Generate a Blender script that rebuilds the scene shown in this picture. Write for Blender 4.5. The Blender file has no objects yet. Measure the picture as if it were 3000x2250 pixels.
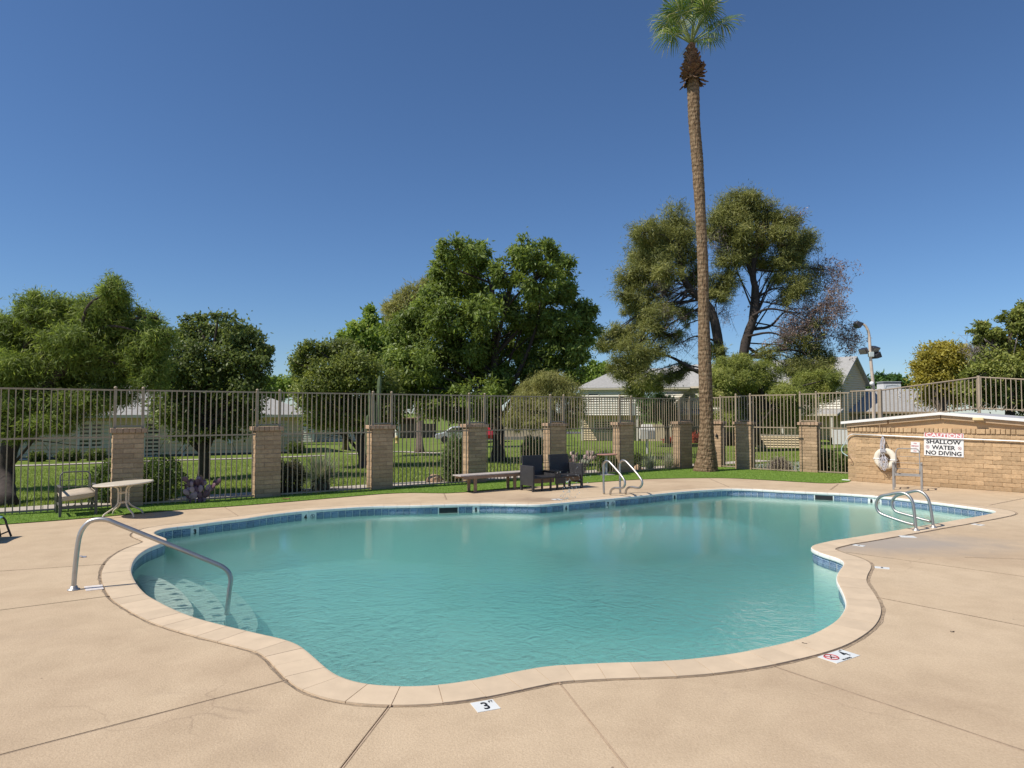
import bpy, bmesh, math, random
import numpy as np
from mathutils import Vector, Matrix
from mathutils.geometry import delaunay_2d_cdt
random.seed(7); RNG = np.random.default_rng(7)
SC = bpy.context.scene; COL = SC.collection
R = math.radians

# ------------------------------------------------------------------ camera
F = 2000.0; EYE = 2.06; TH = math.atan(81 / F); CT, ST = math.cos(TH), math.sin(TH)
cam = bpy.data.cameras.new('camera'); cam.sensor_width = 36; cam.lens = 36 * F / 3000
cam.clip_end = 3000; cam.clip_start = 0.05
co = bpy.data.objects.new('camera', cam); COL.objects.link(co)
co.location = (0, 0, EYE); co.rotation_euler = (R(90) + TH, 0, 0); SC.camera = co
# ------------------------------------------------------------------ sky, sun, exposure
SUN_EL, SUN_DIR = R(51), (0.905, 0.425)          # horizontal direction the light travels
w = bpy.data.worlds.new('World'); SC.world = w; w.use_nodes = True
nt = w.node_tree; sky = nt.nodes.new('ShaderNodeTexSky'); sky.sky_type = 'NISHITA'; sky.sun_disc = False
sky.sun_elevation = SUN_EL; sky.sun_rotation = math.atan2(-SUN_DIR[0], -SUN_DIR[1])
sky.altitude = 350; sky.air_density = 1.0; sky.dust_density = 0.1; sky.ozone_density = 10.8
nt.links.new(sky.outputs[0], nt.nodes['Background'].inputs[0]); nt.nodes['Background'].inputs[1].default_value = 0.079
sl = bpy.data.lights.new('sun', 'SUN'); sl.energy = 3.8; sl.angle = R(0.53); sl.color = (1, 0.94, 0.85)
so = bpy.data.objects.new('sun', sl); COL.objects.link(so)
so.rotation_euler = Vector((SUN_DIR[0] * math.cos(SUN_EL), SUN_DIR[1] * math.cos(SUN_EL), -math.sin(SUN_EL))).to_track_quat('-Z', 'Y').to_euler()
so.location = (-20, -10, 40)
SC.view_settings.view_transform = 'Standard'; SC.view_settings.look = 'None'
SC.view_settings.gamma = 1; SC.view_settings.use_curve_mapping = False; SC.view_settings.exposure = 0.43
SC.cycles.use_denoising = True
try: SC.cycles.denoiser = 'OPENIMAGEDENOISE'
except Exception: pass
SC.cycles.max_bounces = 8; SC.cycles.transparent_max_bounces = 12; SC.cycles.volume_bounces = 2
SC.cycles.use_adaptive_sampling = False

# ------------------------------------------------------------------ surveying: picture ray -> point in the place
def ray(u, v):
    xc = (u - 1500) / F; zc = -(v - 1125) / F
    return np.array([xc, CT - ST * zc, ST + CT * zc])
OR = np.array([0, 0, EYE])
def G(u, v, z=0.0):
    d = ray(u, v); return OR + d * ((z - EYE) / d[2])
def ZY(u, v, Y):
    d = ray(u, v); return OR + d * (Y / d[1])
P1 = np.array([-8.523, 14.613]); FA = R(34.38)
DF = np.array([math.cos(FA), math.sin(FA)]); NB = np.array([-DF[1], DF[0]])
def zg(x, y):
    d = NB[0] * (x - P1[0]) + NB[1] * (y - P1[1])
    return -np.minimum(1.5, 0.02 * np.maximum(0, d - 1.4))
def LG(u, v):
    d = ray(u, v); z = 0.0
    for _ in range(80):
        p = OR + d * ((z - EYE) / d[2]); z = .5 * z + .5 * float(zg(p[0], p[1]))
    return p
def onplane(u, v, p0, dr):
    """ray meets the vertical plane through ground point p0 along direction dr"""
    d = ray(u, v); n = np.array([-dr[1], dr[0]])
    t = (n @ np.array(p0[:2])) / (n @ d[:2]); return OR + d * t

# ------------------------------------------------------------------ material helpers
LEAF_GAIN = 1.18
def newmat(name):
    m = bpy.data.materials.new(name); m.use_nodes = True
    return m, m.node_tree, m.node_tree.nodes['Principled BSDF']
def N(t, kind, **kw):
    n = t.nodes.new('ShaderNode' + kind)
    for k, v in kw.items():
        if k.startswith('i_'):
            key = k[2:]; n.inputs[int(key) if key.isdigit() else key.replace('_', ' ')].default_value = v
        else: setattr(n, k, v)
    return n
def ramp(t, fac, stops):
    r = N(t, 'ValToRGB'); e = r.color_ramp.elements
    while len(e) < len(stops): e.new(0.5)
    for q, (p, c) in zip(e, stops):
        q.position = p; q.color = (*c, 1) if len(c) == 3 else c
    t.links.new(fac, r.inputs[0]); return r.outputs[0]
def mixc(t, fac, a, b, mode='MIX'):
    m = N(t, 'Mix', data_type='RGBA', blend_type=mode)
    for s, x in ((0, fac), (6, a), (7, b)):
        if hasattr(x, 'is_linked'): t.links.new(x, m.inputs[s])
        else: m.inputs[s].default_value = x if not isinstance(x, tuple) or len(x) == 4 else (*x, 1)
    return m.outputs[2]
def coords(t, kind='Object'):
    return N(t, 'TexCoord').outputs[kind]
def noise(t, co_, scale, detail=4, rough=0.6, dist=0.0):
    n = N(t, 'TexNoise', i_Scale=scale, i_Detail=detail, i_Roughness=rough, i_Distortion=dist)
    t.links.new(co_, n.inputs['Vector']); return n
def bump(t, b, h, strength=0.4, dist=0.02):
    n = N(t, 'Bump', i_Strength=strength, i_Distance=dist); t.links.new(h, n.inputs['Height'])
    t.links.new(n.outputs[0], b.inputs['Normal']); return n
def worldpos(t): return N(t, 'NewGeometry').outputs['Position']
def plain(name, c, rough=0.6, metal=0.0, var=0.12, scale=9.0, bmp=0.0, bscale=60, spec=0.4, objvar=0.0, wp=True):
    m, t, b = newmat(name); p = worldpos(t) if wp else coords(t)
    n = noise(t, p, scale, 5)
    lo = tuple(x * (1 - var) for x in c); hi = tuple(min(1, x * (1 + var)) for x in c)
    col = ramp(t, n.outputs[0], [(0.3, lo), (0.7, hi)])
    if objvar:
        oi = N(t, 'ObjectInfo'); v = N(t, 'MapRange', i_3=1 - objvar, i_4=1 + objvar)
        t.links.new(oi.outputs['Random'], v.inputs[0])
        hs = N(t, 'HueSaturation'); t.links.new(v.outputs[0], hs.inputs['Value']); t.links.new(col, hs.inputs['Color']); col = hs.outputs[0]
    t.links.new(col, b.inputs['Base Color'])
    b.inputs['Roughness'].default_value = rough; b.inputs['Metallic'].default_value = metal
    b.inputs['Specular IOR Level'].default_value = spec
    if bmp: bump(t, b, noise(t, p, bscale, 6, 0.65).outputs[0], bmp, 0.01)
    return m
def leafmat(name, a, b2, c3=None, trans=0.35, rough=0.55):
    a, b2, c3 = [None if q is None else tuple(min(.6, x * LEAF_GAIN) for x in q) for q in (a, b2, c3)]
    m = bpy.data.materials.new(name); m.use_nodes = True; t = m.node_tree; t.nodes.clear()
    out = N(t, 'OutputMaterial'); at = N(t, 'Attribute', attribute_name='var')
    stops = [(0.0, a), (0.75, b2)] + ([(1.0, c3)] if c3 else [])
    col = ramp(t, at.outputs['Fac'], stops)
    p = N(t, 'BsdfPrincipled'); p.inputs['Roughness'].default_value = rough; p.inputs['Specular IOR Level'].default_value = 0.3
    t.links.new(col, p.inputs['Base Color'])
    tr = N(t, 'BsdfTranslucent'); hs = N(t, 'HueSaturation', i_Saturation=1.1, i_Value=1.45); hs.inputs['Hue'].default_value = 0.49
    t.links.new(col, hs.inputs['Color']); t.links.new(hs.outputs[0], tr.inputs['Color'])
    mx = N(t, 'MixShader', i_0=trans); t.links.new(p.outputs[0], mx.inputs[1]); t.links.new(tr.outputs[0], mx.inputs[2])
    t.links.new(mx.outputs[0], out.inputs[0]); return m

# ------------------------------------------------------------------ object helpers
def tag(o, label=None, cat=None, group=None, kind=None):
    for k, v in (('label', label), ('category', cat), ('group', group), ('kind', kind)):
        if v: o[k] = v
    return o
def link(o, parent=None):
    COL.objects.link(o)
    if parent is not None: o.parent = parent
    return o
def empty(name, loc=(0, 0, 0), rz=0.0, label=None, cat=None, group=None):
    o = bpy.data.objects.new(name, None); o.empty_display_size = 0.2; link(o)
    o.location = tuple(float(x) for x in loc); o.rotation_euler = (0, 0, rz)
    return tag(o, label, cat, group)
class MB:
    def __init__(s): s.v = []; s.f = []; s.mi = []; s.n = 0
    def add(s, V, Fc, mi=0):
        s.v.append(np.asarray(V, float).reshape(-1, 3)); s.f += [tuple(int(i) + s.n for i in f) for f in Fc]
        s.mi += [mi] * len(Fc); s.n += len(V); return s
    def box(s, c, d, rz=0.0, rx=0.0, ry=0.0, mi=0, taper=1.0):
        x, y, z = d[0] / 2, d[1] / 2, d[2] / 2
        V = [(-x, -y, -z), (x, -y, -z), (x, y, -z), (-x, y, -z), (-x * taper, -y * taper, z), (x * taper, -y * taper, z), (x * taper, y * taper, z), (-x * taper, y * taper, z)]
        M = Matrix.Rotation(rz, 3, 'Z') @ Matrix.Rotation(ry, 3, 'Y') @ Matrix.Rotation(rx, 3, 'X')
        V = [M @ Vector(p) + Vector(c) for p in V]
        return s.add(V, [(3, 2, 1, 0), (4, 5, 6, 7), (0, 1, 5, 4), (1, 2, 6, 5), (2, 3, 7, 6), (3, 0, 4, 7)], mi)
    def tube(s, pts, r, k=8, cap=True, mi=0, jit=0.0):
        P = np.asarray(pts, float); n = len(P); r = np.broadcast_to(np.asarray(r, float), (n,))
        T = np.gradient(P, axis=0); T /= np.linalg.norm(T, axis=1)[:, None] + 1e-9
        up = np.array([0, 0, 1.]) if abs(T[0][2]) < 0.9 else np.array([1., 0, 0])
        a = np.cross(T[0], up); a /= np.linalg.norm(a); V = []
        for i in range(n):
            a = a - T[i] * (a @ T[i]); a /= np.linalg.norm(a) + 1e-9; b = np.cross(T[i], a)
            for j in range(k):
                th = 2 * math.pi * j / k; rr = r[i] * (1 + (jit * RNG.uniform(-1, 1) if jit else 0))
                V.append(P[i] + rr * (math.cos(th) * a + math.sin(th) * b))
        Fc = [(i * k + j, i * k + (j + 1) % k, (i + 1) * k + (j + 1) % k, (i + 1) * k + j) for i in range(n - 1) for j in range(k)]
        if cap: Fc += [tuple(range(k - 1, -1, -1)), tuple((n - 1) * k + j for j in range(k))]
        return s.add(V, Fc, mi)
    def prism(s, poly, z0, z1, mi=0):
        k = len(poly); V = [(p[0], p[1], z0) for p in poly] + [(p[0], p[1], z1) for p in poly]
        a = sum(poly[i][0] * poly[(i + 1) % k][1] - poly[(i + 1) % k][0] * poly[i][1] for i in range(k))
        Fc = [tuple(range(k - 1, -1, -1)), tuple(range(k, 2 * k))] + [(i, (i + 1) % k, k + (i + 1) % k, k + i) for i in range(k)]
        if a < 0: Fc = [f[::-1] for f in Fc]
        return s.add(V, Fc, mi)
    def lathe(s, prof, k=20, c=(0, 0, 0), mi=0):
        n = len(prof); V = [(c[0] + r * math.cos(2 * math.pi * j / k), c[1] + r * math.sin(2 * math.pi * j / k), c[2] + z) for r, z in prof for j in range(k)]
        Fc = [(i * k + j, i * k + (j + 1) % k, (i + 1) * k + (j + 1) % k, (i + 1) * k + j) for i in range(n - 1) for j in range(k)]
        Fc += [tuple(range(k - 1, -1, -1)), tuple((n - 1) * k + j for j in range(k))]
        return s.add(V, Fc, mi)
    def mesh(s, name, mats, smooth=False, bevel=0.0, seg=1):
        me = bpy.data.meshes.new(name); V = np.concatenate(s.v) if s.v else np.zeros((0, 3))
        me.from_pydata(V.tolist(), [], s.f); mats = mats if isinstance(mats, (list, tuple)) else [mats]
        for m in mats: me.materials.append(m)
        if len(mats) > 1: me.polygons.foreach_set('material_index', s.mi)
        if bevel:
            bm = bmesh.new(); bm.from_mesh(me); bmesh.ops.remove_doubles(bm, verts=bm.verts, dist=1e-5)
            bmesh.ops.bevel(bm, geom=bm.edges[:], offset=bevel, segments=seg, affect='EDGES', profile=0.7); bm.to_mesh(me); bm.free()
        if smooth: me.polygons.foreach_set('use_smooth', [True] * len(me.polygons))
        me.update(); return me
    def build(s, name, mats, parent=None, smooth=False, bevel=0.0, loc=None, rz=0.0, seg=1):
        o = bpy.data.objects.new(name, s.mesh(name, mats, smooth, bevel, seg)); link(o, parent)
        if loc is not None: o.location = tuple(float(x) for x in loc)
        if rz: o.rotation_euler = (0, 0, rz)
        return o
def inst(name, me, parent=None, loc=(0, 0, 0), rot=(0, 0, 0), sc=None):
    o = bpy.data.objects.new(name, me); link(o, parent); o.location = tuple(float(x) for x in loc); o.rotation_euler = rot
    if sc is not None: o.scale = sc
    return o
def copy_tree(o, parent=None):
    c = o.copy(); COL.objects.link(c); c.parent = parent
    for ch in list(o.children): copy_tree(ch, c)
    return c
def bez(pts, n=24):
    """smooth Catmull-Rom through points"""
    P = np.asarray(pts, float); P = np.vstack([2 * P[0] - P[1], P, 2 * P[-1] - P[-2]]); out = []
    m = len(P) - 3
    for i in range(m):
        p0, p1, p2, p3 = P[i:i + 4]
        for t in np.linspace(0, 1, max(2, n // m), endpoint=False):
            out.append(.5 * ((2 * p1) + (-p0 + p2) * t + (2 * p0 - 5 * p1 + 4 * p2 - p3) * t * t + (-p0 + 3 * p1 - 3 * p2 + p3) * t ** 3))
    out.append(P[-2]); return np.array(out)
def text_mesh(txt, size, mat, bold=0.0, width=None, height=None, depth=0.002):
    c = bpy.data.curves.new('lettering', 'FONT'); c.body = txt; c.size = size; c.align_x = 'CENTER'; c.align_y = 'CENTER'
    c.extrude = depth; c.offset = bold; c.resolution_u = 3
    o = bpy.data.objects.new('lettering', c); COL.objects.link(o)
    bpy.context.view_layer.update()
    me = bpy.data.meshes.new_from_object(o.evaluated_get(bpy.context.evaluated_depsgraph_get()))
    COL.objects.unlink(o); bpy.data.objects.remove(o)
    V = np.empty(len(me.vertices) * 3); me.vertices.foreach_get('co', V); V = V.reshape(-1, 3)
    lo, hi = V.min(0), V.max(0); V[:, :2] -= (lo[:2] + hi[:2]) / 2
    if width: V[:, 0] *= width / (hi[0] - lo[0])
    if height: V[:, 1] *= height / (hi[1] - lo[1])
    me.vertices.foreach_set('co', V.ravel()); me.materials.clear(); me.materials.append(mat); me.name = 'lettering'; me.update()
    return me
def quads_mesh(name, V, var, mat, k=4):
    """V (n*k,3) loose polygons with k corners each; var (n,) stored as attribute 'var'"""
    n = len(V) // k; me = bpy.data.meshes.new(name)
    me.vertices.add(n * k); me.vertices.foreach_set('co', np.ascontiguousarray(V, dtype=np.float32).ravel())
    me.loops.add(n * k); me.loops.foreach_set('vertex_index', np.arange(n * k, dtype=np.int32))
    me.polygons.add(n); me.polygons.foreach_set('loop_start', np.arange(0, n * k, k, dtype=np.int32))
    me.polygons.foreach_set('loop_total', np.full(n, k, dtype=np.int32))
    a = me.attributes.new('var', 'FLOAT', 'POINT'); a.data.foreach_set('value', np.repeat(var, k).astype(np.float32))
    me.materials.append(mat); me.update(calc_edges=True); me.validate(); return me
def unit(a): return a / (np.linalg.norm(a, axis=-1, keepdims=True) + 1e-9)
def leaves(C, L, W, droop=0.3, up=0.5, outdir=None, outw=0.0, lv=0.35, dirs=None):
    n = len(C); d = unit(RNG.normal(size=(n, 3))) if dirs is None else dirs.copy()
    d[:, 2] -= droop
    if outdir is not None: d += outdir * outw
    d = unit(d); nr = RNG.normal(size=(n, 3)) * .75; nr[:, 2] += up * 1.6
    if outdir is not None: nr += outdir * 1.25
    s = unit(np.cross(d, nr))
    ln = (L * (1 + lv * RNG.uniform(-1, 1, n)))[:, None]; wd = W * (ln / L)
    V = np.empty((n, 4, 3)); V[:, 0] = C; V[:, 1] = C + d * ln * .45 + s * wd * .5; V[:, 2] = C + d * ln; V[:, 3] = C + d * ln * .45 - s * wd * .5
    return V.reshape(-1, 3)
# ================================================================== SETTING: pool outline
PIX = [(385.4,1672),(390.9,1691),(401.7,1710),(416.6,1729),(435.6,1745.5),(462.7,1760.4),(489.9,1775.3),(525.1,1791.6),(560.4,1805.1),(603.8,1818.2),(668.9,1835),(739.4,1851.2),(804.5,1866.2),
(844.7,1876),(877.2,1888.7),(902.5,1907.9),(927.8,1930.3),(953.2,1953),(974.9,1971.2),(1000.2,1984.5),(1036.3,1997.2),(1079.7,2005.5),(1134,2009.1),(1188.2,2011),(1242.5,2009.1),(1296.7,2005.5),(1351,1998.3),(1405.2,1988.2),(1500,1969.3),
(1540,1961),(1605.8,1950.6),(1678,1946),(1768.5,1941.6),(1890.6,1938),(2000,1932.6),(2090.4,1922.7),(2180.8,1909),(2248.6,1894.7),(2300,1883),(2336.2,1873.9),(2372.3,1861.2),(2408.5,1844),(2444.7,1821.4),(2466.4,1798.8),(2475.4,1780.7),(2477.5,1766.5),(2471.5,1748),(2462.7,1726.3),(2453.7,1711.8),(2448.8,1697.3),(2451,1684.7),(2458.2,1671.1),(2467.5,1659.3),(2472,1651.2),(2469,1644),(2457.3,1637.6),(2433.8,1630.4),(2408.5,1622.3),(2386.8,1614.1),(2375,1607.8),(2373.2,1603.3),(2377.8,1598.8),(2394,1593.3),(2439.2,1583.5),(2491.7,1575.5),(2571.2,1562.5),(2645,1550.3),(2711.4,1538.5),(2774.7,1528.2),(2838,1517.1),(2885.4,1508.5),(2912,1502.8),(2918,1499.2),(2910.8,1496),(2885.4,1491.2),(2838,1484.9),(2774.7,1476.4),(2727.2,1470.7),(2648,1461.5),(2569,1453.5),(2489.9,1447.5),(2394.9,1442.6),(2300,1438.3),(2261,1436),(2206.8,1433.2),(2152.6,1431.8),(2117,1432.3),(2098,1433.6),(2044,1436.6),(1989.9,1441),(1935.6,1446),(1881.4,1452),(1800,1459.7),(1711,1467.2),(1629.7,1474.6),(1580.9,1478),(1548.3,1478.3),(1494.1,1477.3),(1439.9,1476.2),(1385.6,1476.5),(1331.4,1477.8),(1250,1480.2),(1215.3,1481),(1106.8,1483),(1025.5,1487),(944.1,1492.3),(862.7,1499.6),(781.4,1509.5),(727.1,1518),(652.6,1526.4),(571.2,1537.3),(517,1543.2),(476.3,1549.5),(454.6,1558),(451.9,1563.7),(460,1567.8),(479,1574),(489.9,1578.7),(491.2,1582.7),(485.8,1588.2),(460,1597.6),(435.6,1607.1),(413.9,1620.7),(400.4,1632.9),(390.9,1647.8),(386.8,1664.1)]
def closed_smooth(P, step, it=2):
    P = np.array(P); n = len(P); out = []
    for i in range(n):
        p0, p1, p2, p3 = P[i - 1], P[i], P[(i + 1) % n], P[(i + 2) % n]
        for t in np.linspace(0, 1, 8, endpoint=False):
            out.append(.5 * (2 * p1 + (-p0 + p2) * t + (2 * p0 - 5 * p1 + 4 * p2 - p3) * t * t + (-p0 + 3 * p1 - 3 * p2 + p3) * t ** 3))
    out = np.array(out); L = np.r_[0, np.cumsum(np.linalg.norm(np.diff(np.vstack([out, out[:1]]), axis=0), axis=1))]
    m = int(L[-1] / step); s = np.linspace(0, L[-1], m, endpoint=False); q = np.vstack([out, out[:1]])
    Q = np.stack([np.interp(s, L, q[:, 0]), np.interp(s, L, q[:, 1])], 1)
    for _ in range(it): Q = .5 * Q + .25 * (np.roll(Q, 1, 0) + np.roll(Q, -1, 0))
    return Q
POOL = closed_smooth([G(u, v)[:2] for u, v in PIX], 0.075, 4)      # counter-clockwise seen from above
area = .5 * np.sum(POOL[:, 0] * np.roll(POOL[:, 1], -1) - np.roll(POOL[:, 0], -1) * POOL[:, 1])
if area < 0: POOL = POOL[::-1].copy()
NP_ = len(POOL); tang = unit(np.roll(POOL, -1, 0) - np.roll(POOL, 1, 0)); NOUT = np.stack([tang[:, 1], -tang[:, 0]], 1)
def offset(wmax):
    wv = np.full(NP_, wmax)
    D = None
    for i in range(NP_):
        wi = wmax
        while wi > 0.03:
            o = POOL[i] + NOUT[i] * wi
            if np.min(np.sum((POOL - o) ** 2, 1)) >= (wi * .985) ** 2: break
            wi -= 0.01
        wv[i] = wi
    wm = wv.copy()
    for k in range(-3, 4): wm = np.minimum(wm, np.roll(wv, k))
    for _ in range(4): wm = .5 * wm + .25 * (np.roll(wm, 1) + np.roll(wm, -1))
    return np.minimum(wm, wv)
COPW = 0.335
W1 = offset(COPW); W2 = np.minimum(offset(COPW + .04), W1 + .034); W2 = np.maximum(W2, W1 + 0.006)
OUT1 = POOL + NOUT * W1[:, None]; OUT2 = POOL + NOUT * W2[:, None]
def inpoly(p, poly):
    x, y = p; a = poly; b = np.roll(poly, -1, 0)
    c = ((a[:, 1] > y) != (b[:, 1] > y)) & (x < (b[:, 0] - a[:, 0]) * (y - a[:, 1]) / (b[:, 1] - a[:, 1] + 1e-12) + a[:, 0])
    return np.sum(c) % 2 == 1
def cdt(points, faces, keep):
    """triangulate; keep(set_of_input_face_ids) decides which triangles stay"""
    v, e, f, ov, oe, of = delaunay_2d_cdt([Vector((float(p[0]), float(p[1]))) for p in points], [], faces, 0, 1e-5, True)
    return [(p.x, p.y) for p in v], [tuple(t) for t, o in zip(f, of) if keep(set(o))]

# ------------------------------------------------------------------ materials of the ground
def deckmat():
    m, t, b = newmat('cool_deck_concrete'); p = worldpos(t)
    big = noise(t, p, 0.35, 5, 0.6, 0.6); mid = noise(t, p, 2.2, 6, 0.65, 0.4); fine = noise(t, p, 55, 5, 0.7)
    c1 = ramp(t, big.outputs[0], [(0.32, (0.51, 0.382, 0.252)), (0.52, (0.582, 0.448, 0.298)), (0.72, (0.628, 0.492, 0.335))])
    c2 = ramp(t, mid.outputs[0], [(0.34, (0.80, 0.785, 0.77)), (0.60, (1, 1, 1))])
    c = mixc(t, 0.55, c1, c2, 'MULTIPLY')
    c3 = ramp(t, fine.outputs[0], [(0.3, (0.80, 0.77, 0.74)), (0.62, (1.04, 1.04, 1.04))])
    c = mixc(t, 0.8, c, c3, 'MULTIPLY')
    # pale worn patches, grey worn patch by the rail where swimmers climb out, and small dark specks
    sp = noise(t, p, 1.1, 6, 0.7, 1.0); k = ramp(t, sp.outputs[0], [(0.66, (0, 0, 0)), (0.74, (1, 1, 1))])
    c = mixc(t, mixc(t, 0.35, (0, 0, 0), k), c, (0.62, 0.53, 0.42))
    wx = N(t, 'VectorMath', operation='DISTANCE'); sx = N(t, 'VectorMath', operation='MULTIPLY'); sx.inputs[1].default_value = (0.62, 1.25, 0)
    t.links.new(p, sx.inputs[0]); t.links.new(sx.outputs[0], wx.inputs[0]); g = G(2590, 1590); wx.inputs[1].default_value = (g[0] * .62, g[1] * 1.25, 0)
    wn = N(t, 'Math', operation='MULTIPLY_ADD'); t.links.new(mid.outputs[0], wn.inputs[0]); wn.inputs[1].default_value = 1.3; t.links.new(wx.outputs['Value'], wn.inputs[2])
    wk = ramp(t, wn.outputs[0], [(0.0, (0.62,) * 3), (1.0, (0.62,) * 3), (1.75, (0, 0, 0))])
    wk2 = N(t, 'MapRange', i_1=1.0, i_2=2.1, i_3=0.8, i_4=0.0); t.links.new(wn.outputs[0], wk2.inputs[0])
    c = mixc(t, wk2.outputs[0], c, (0.36, 0.315, 0.27))
    cn = N(t, 'TexNoise', i_Scale=1.6, i_Detail=5.0); t.links.new(p, cn.inputs['Vector']); cw = N(t, 'VectorMath', operation='MULTIPLY_ADD'); cw.inputs[1].default_value = (.9, .9, 0); t.links.new(cn.outputs['Color'], cw.inputs[0]); t.links.new(p, cw.inputs[2])
    ve = N(t, 'TexVoronoi', feature='DISTANCE_TO_EDGE', i_Scale=0.30); t.links.new(cw.outputs[0], ve.inputs['Vector']); ck = ramp(t, ve.outputs['Distance'], [(0.0008, (1, 1, 1)), (0.0022, (0, 0, 0))])
    cm = ramp(t, noise(t, p, 0.5, 3).outputs[0], [(.50, (0, 0, 0)), (.62, (1, 1, 1))]); ckm = mixc(t, 1.0, ck, cm, 'MULTIPLY'); c = mixc(t, mixc(t, 0.45, (0, 0, 0), ckm), c, (0.27, 0.19, 0.13))
    wd_ = N(t, 'VectorMath', operation='DISTANCE'); sx3 = N(t, 'VectorMath', operation='MULTIPLY'); sx3.inputs[1].default_value = (0.75, 1.3, 0); t.links.new(p, sx3.inputs[0]); t.links.new(sx3.outputs[0], wd_.inputs[0]); g3 = G(1605, 1464); wd_.inputs[1].default_value = (g3[0] * .75, g3[1] * 1.3, 0)
    wq = N(t, 'Math', operation='MULTIPLY_ADD', i_1=0.9); t.links.new(mid.outputs[0], wq.inputs[0]); t.links.new(wd_.outputs['Value'], wq.inputs[2]); wz = N(t, 'MapRange', i_1=.75, i_2=1.15, i_3=.65, i_4=0.0); t.links.new(wq.outputs[0], wz.inputs[0]); c = mixc(t, wz.outputs[0], c, (0.30, 0.215, 0.15))
    s2_ = ramp(t, noise(t, p, 0.9, 6, .65, 1.5).outputs[0], [(.30, (1, 1, 1)), (.40, (0, 0, 0))]); c = mixc(t, mixc(t, 0.30, (0, 0, 0), s2_), c, (0.40, 0.30, 0.21))
    vo = N(t, 'TexVoronoi', i_Scale=2.3); t.links.new(p, vo.inputs['Vector'])
    dk = ramp(t, vo.outputs['Distance'], [(0.018, (1, 1, 1)), (0.026, (0, 0, 0))]); c = mixc(t, mixc(t, 0.7, (0, 0, 0), dk), c, (0.16, 0.11, 0.08))
    t.links.new(c, b.inputs['Base Color']); b.inputs['Roughness'].default_value = 0.85; b.inputs['Specular IOR Level'].default_value = 0.25
    st = noise(t, p, 75, 4, 0.6, 0.3); hm = N(t, 'Math', operation='ADD'); t.links.new(st.outputs[0], hm.inputs[0])
    ms = N(t, 'Math', operation='MULTIPLY', i_1=0.6); t.links.new(noise(t, p, 26, 4, 0.6).outputs[0], ms.inputs[0]); t.links.new(ms.outputs[0], hm.inputs[1])
    bump(t, b, hm.outputs[0], 0.55, 0.008); return m
M_DECK = deckmat()
M_GROOVE = plain('groove_dirt', (0.29, 0.215, 0.15), 0.95, var=0.35, scale=30)
M_FILL = plain('joint_filler', (0.47, 0.345, 0.235), 0.9, var=0.12, scale=12, bmp=.3)
M_MASTIC = plain('coping_mastic', (0.31, 0.235, 0.16), 0.95, var=0.45, scale=24, bmp=0.8, bscale=80)
def lawnmat():
    m, t, b = newmat('lawn_grass'); p = worldpos(t)
    a = noise(t, p, 0.25, 5, 0.6); f = noise(t, p, 9, 6, 0.75); g = noise(t, p, 60, 4, 0.7)
    c = ramp(t, a.outputs[0], [(0.3, (0.15, 0.21, 0.035)), (0.55, (0.20, 0.265, 0.055)), (0.75, (0.28, 0.31, 0.095))])
    c = mixc(t, 0.7, c, ramp(t, f.outputs[0], [(0.3, (0.5, 0.55, 0.45)), (0.7, (1.15, 1.1, 1.1))]), 'MULTIPLY')
    c = mixc(t, 0.6, c, ramp(t, g.outputs[0], [(0.3, (0.45, 0.5, 0.4)), (0.65, (1.2, 1.2, 1.1))]), 'MULTIPLY')
    t.links.new(c, b.inputs['Base Color']); b.inputs['Roughness'].default_value = 0.9; b.inputs['Specular IOR Level'].default_value = 0.1
    bump(t, b, f.outputs[0], 0.8, 0.06); return m
M_LAWN = lawnmat()
M_TURF = plain('artificial_turf', (0.14, 0.23, 0.038), 0.85, var=0.3, scale=14, bmp=0.9, bscale=90, spec=0.15)
M_WALK = plain('sidewalk_concrete', (0.46, 0.40, 0.33), 0.9, var=0.1, scale=3, bmp=0.25, bscale=60)
M_SOIL = plain('decomposed_granite', (0.40, 0.27, 0.18), 0.95, var=0.3, scale=18, bmp=0.8, bscale=45)
M_ASPH = plain('asphalt', (0.12, 0.115, 0.11), 0.9, var=0.2, scale=4, bmp=0.2)

# ------------------------------------------------------------------ lawn sheet out to the horizon
def fence_pt(s, d): return P1 + DF * s + NB * d
ss = list(np.r_[-900, -400, -200, np.arange(-100, 101, 10), 200, 400, 900]); ds = [0.12, 0.8, 1.4, 3, 6, 10, 15, 22, 30, 40, 55, 76.4, 100, 150, 250, 500, 1200]
mb = MB(); V = []
for d in ds:
    for s in ss:
        q = fence_pt(s, d); V.append((q[0], q[1], float(zg(*q)) - 0.03))
k = len(ss); mb.add(V, [(i * k + j, i * k + j + 1, (i + 1) * k + j + 1, (i + 1) * k + j) for i in range(len(ds) - 1) for j in range(k - 1)])
tag(mb.build('lawn', M_LAWN), kind='structure')
# ------------------------------------------------------------------ deck with grooves
GC = [(7.271, 25.65)]                                            # gate line starts here
GDIR = np.array([math.cos(R(-42)), math.sin(R(-42))]); GN = np.array([-GDIR[1], GDIR[0]]) * 1.0   # GN points away from the pool
GR0 = np.array([7.29, 25.62])
JOINTS = [((1145,2064),(940,2330),.022),((1637,1998),(1900,2330),.014),((846,1991),(-300,2290),.016),((322,1746),(-500,1852),.010),((305,1653),(-400,1700),.009),
((2270,1954),(3300,2300),.016),((2568,1749.5),(3400,1913),.012),((2482,1618),(3300,1730),.009),((2830,1633),(3400,1650),.008),
((1308,1464),(1301,1446),.03),((2141,1429),(2076,1401.5),.03),((2433,1434.8),(2456,1418),.035),((2900,1480),(3100,1440),.03),((700,1513),(655,1484),.02)]
pts = [(-40, -30), (45, -30), (45, 5), (12, 22), (7, 26.5)] + [tuple(fence_pt(s, .2)) for s in (16, 0, -30)] + [(-40, 8)]
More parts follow.
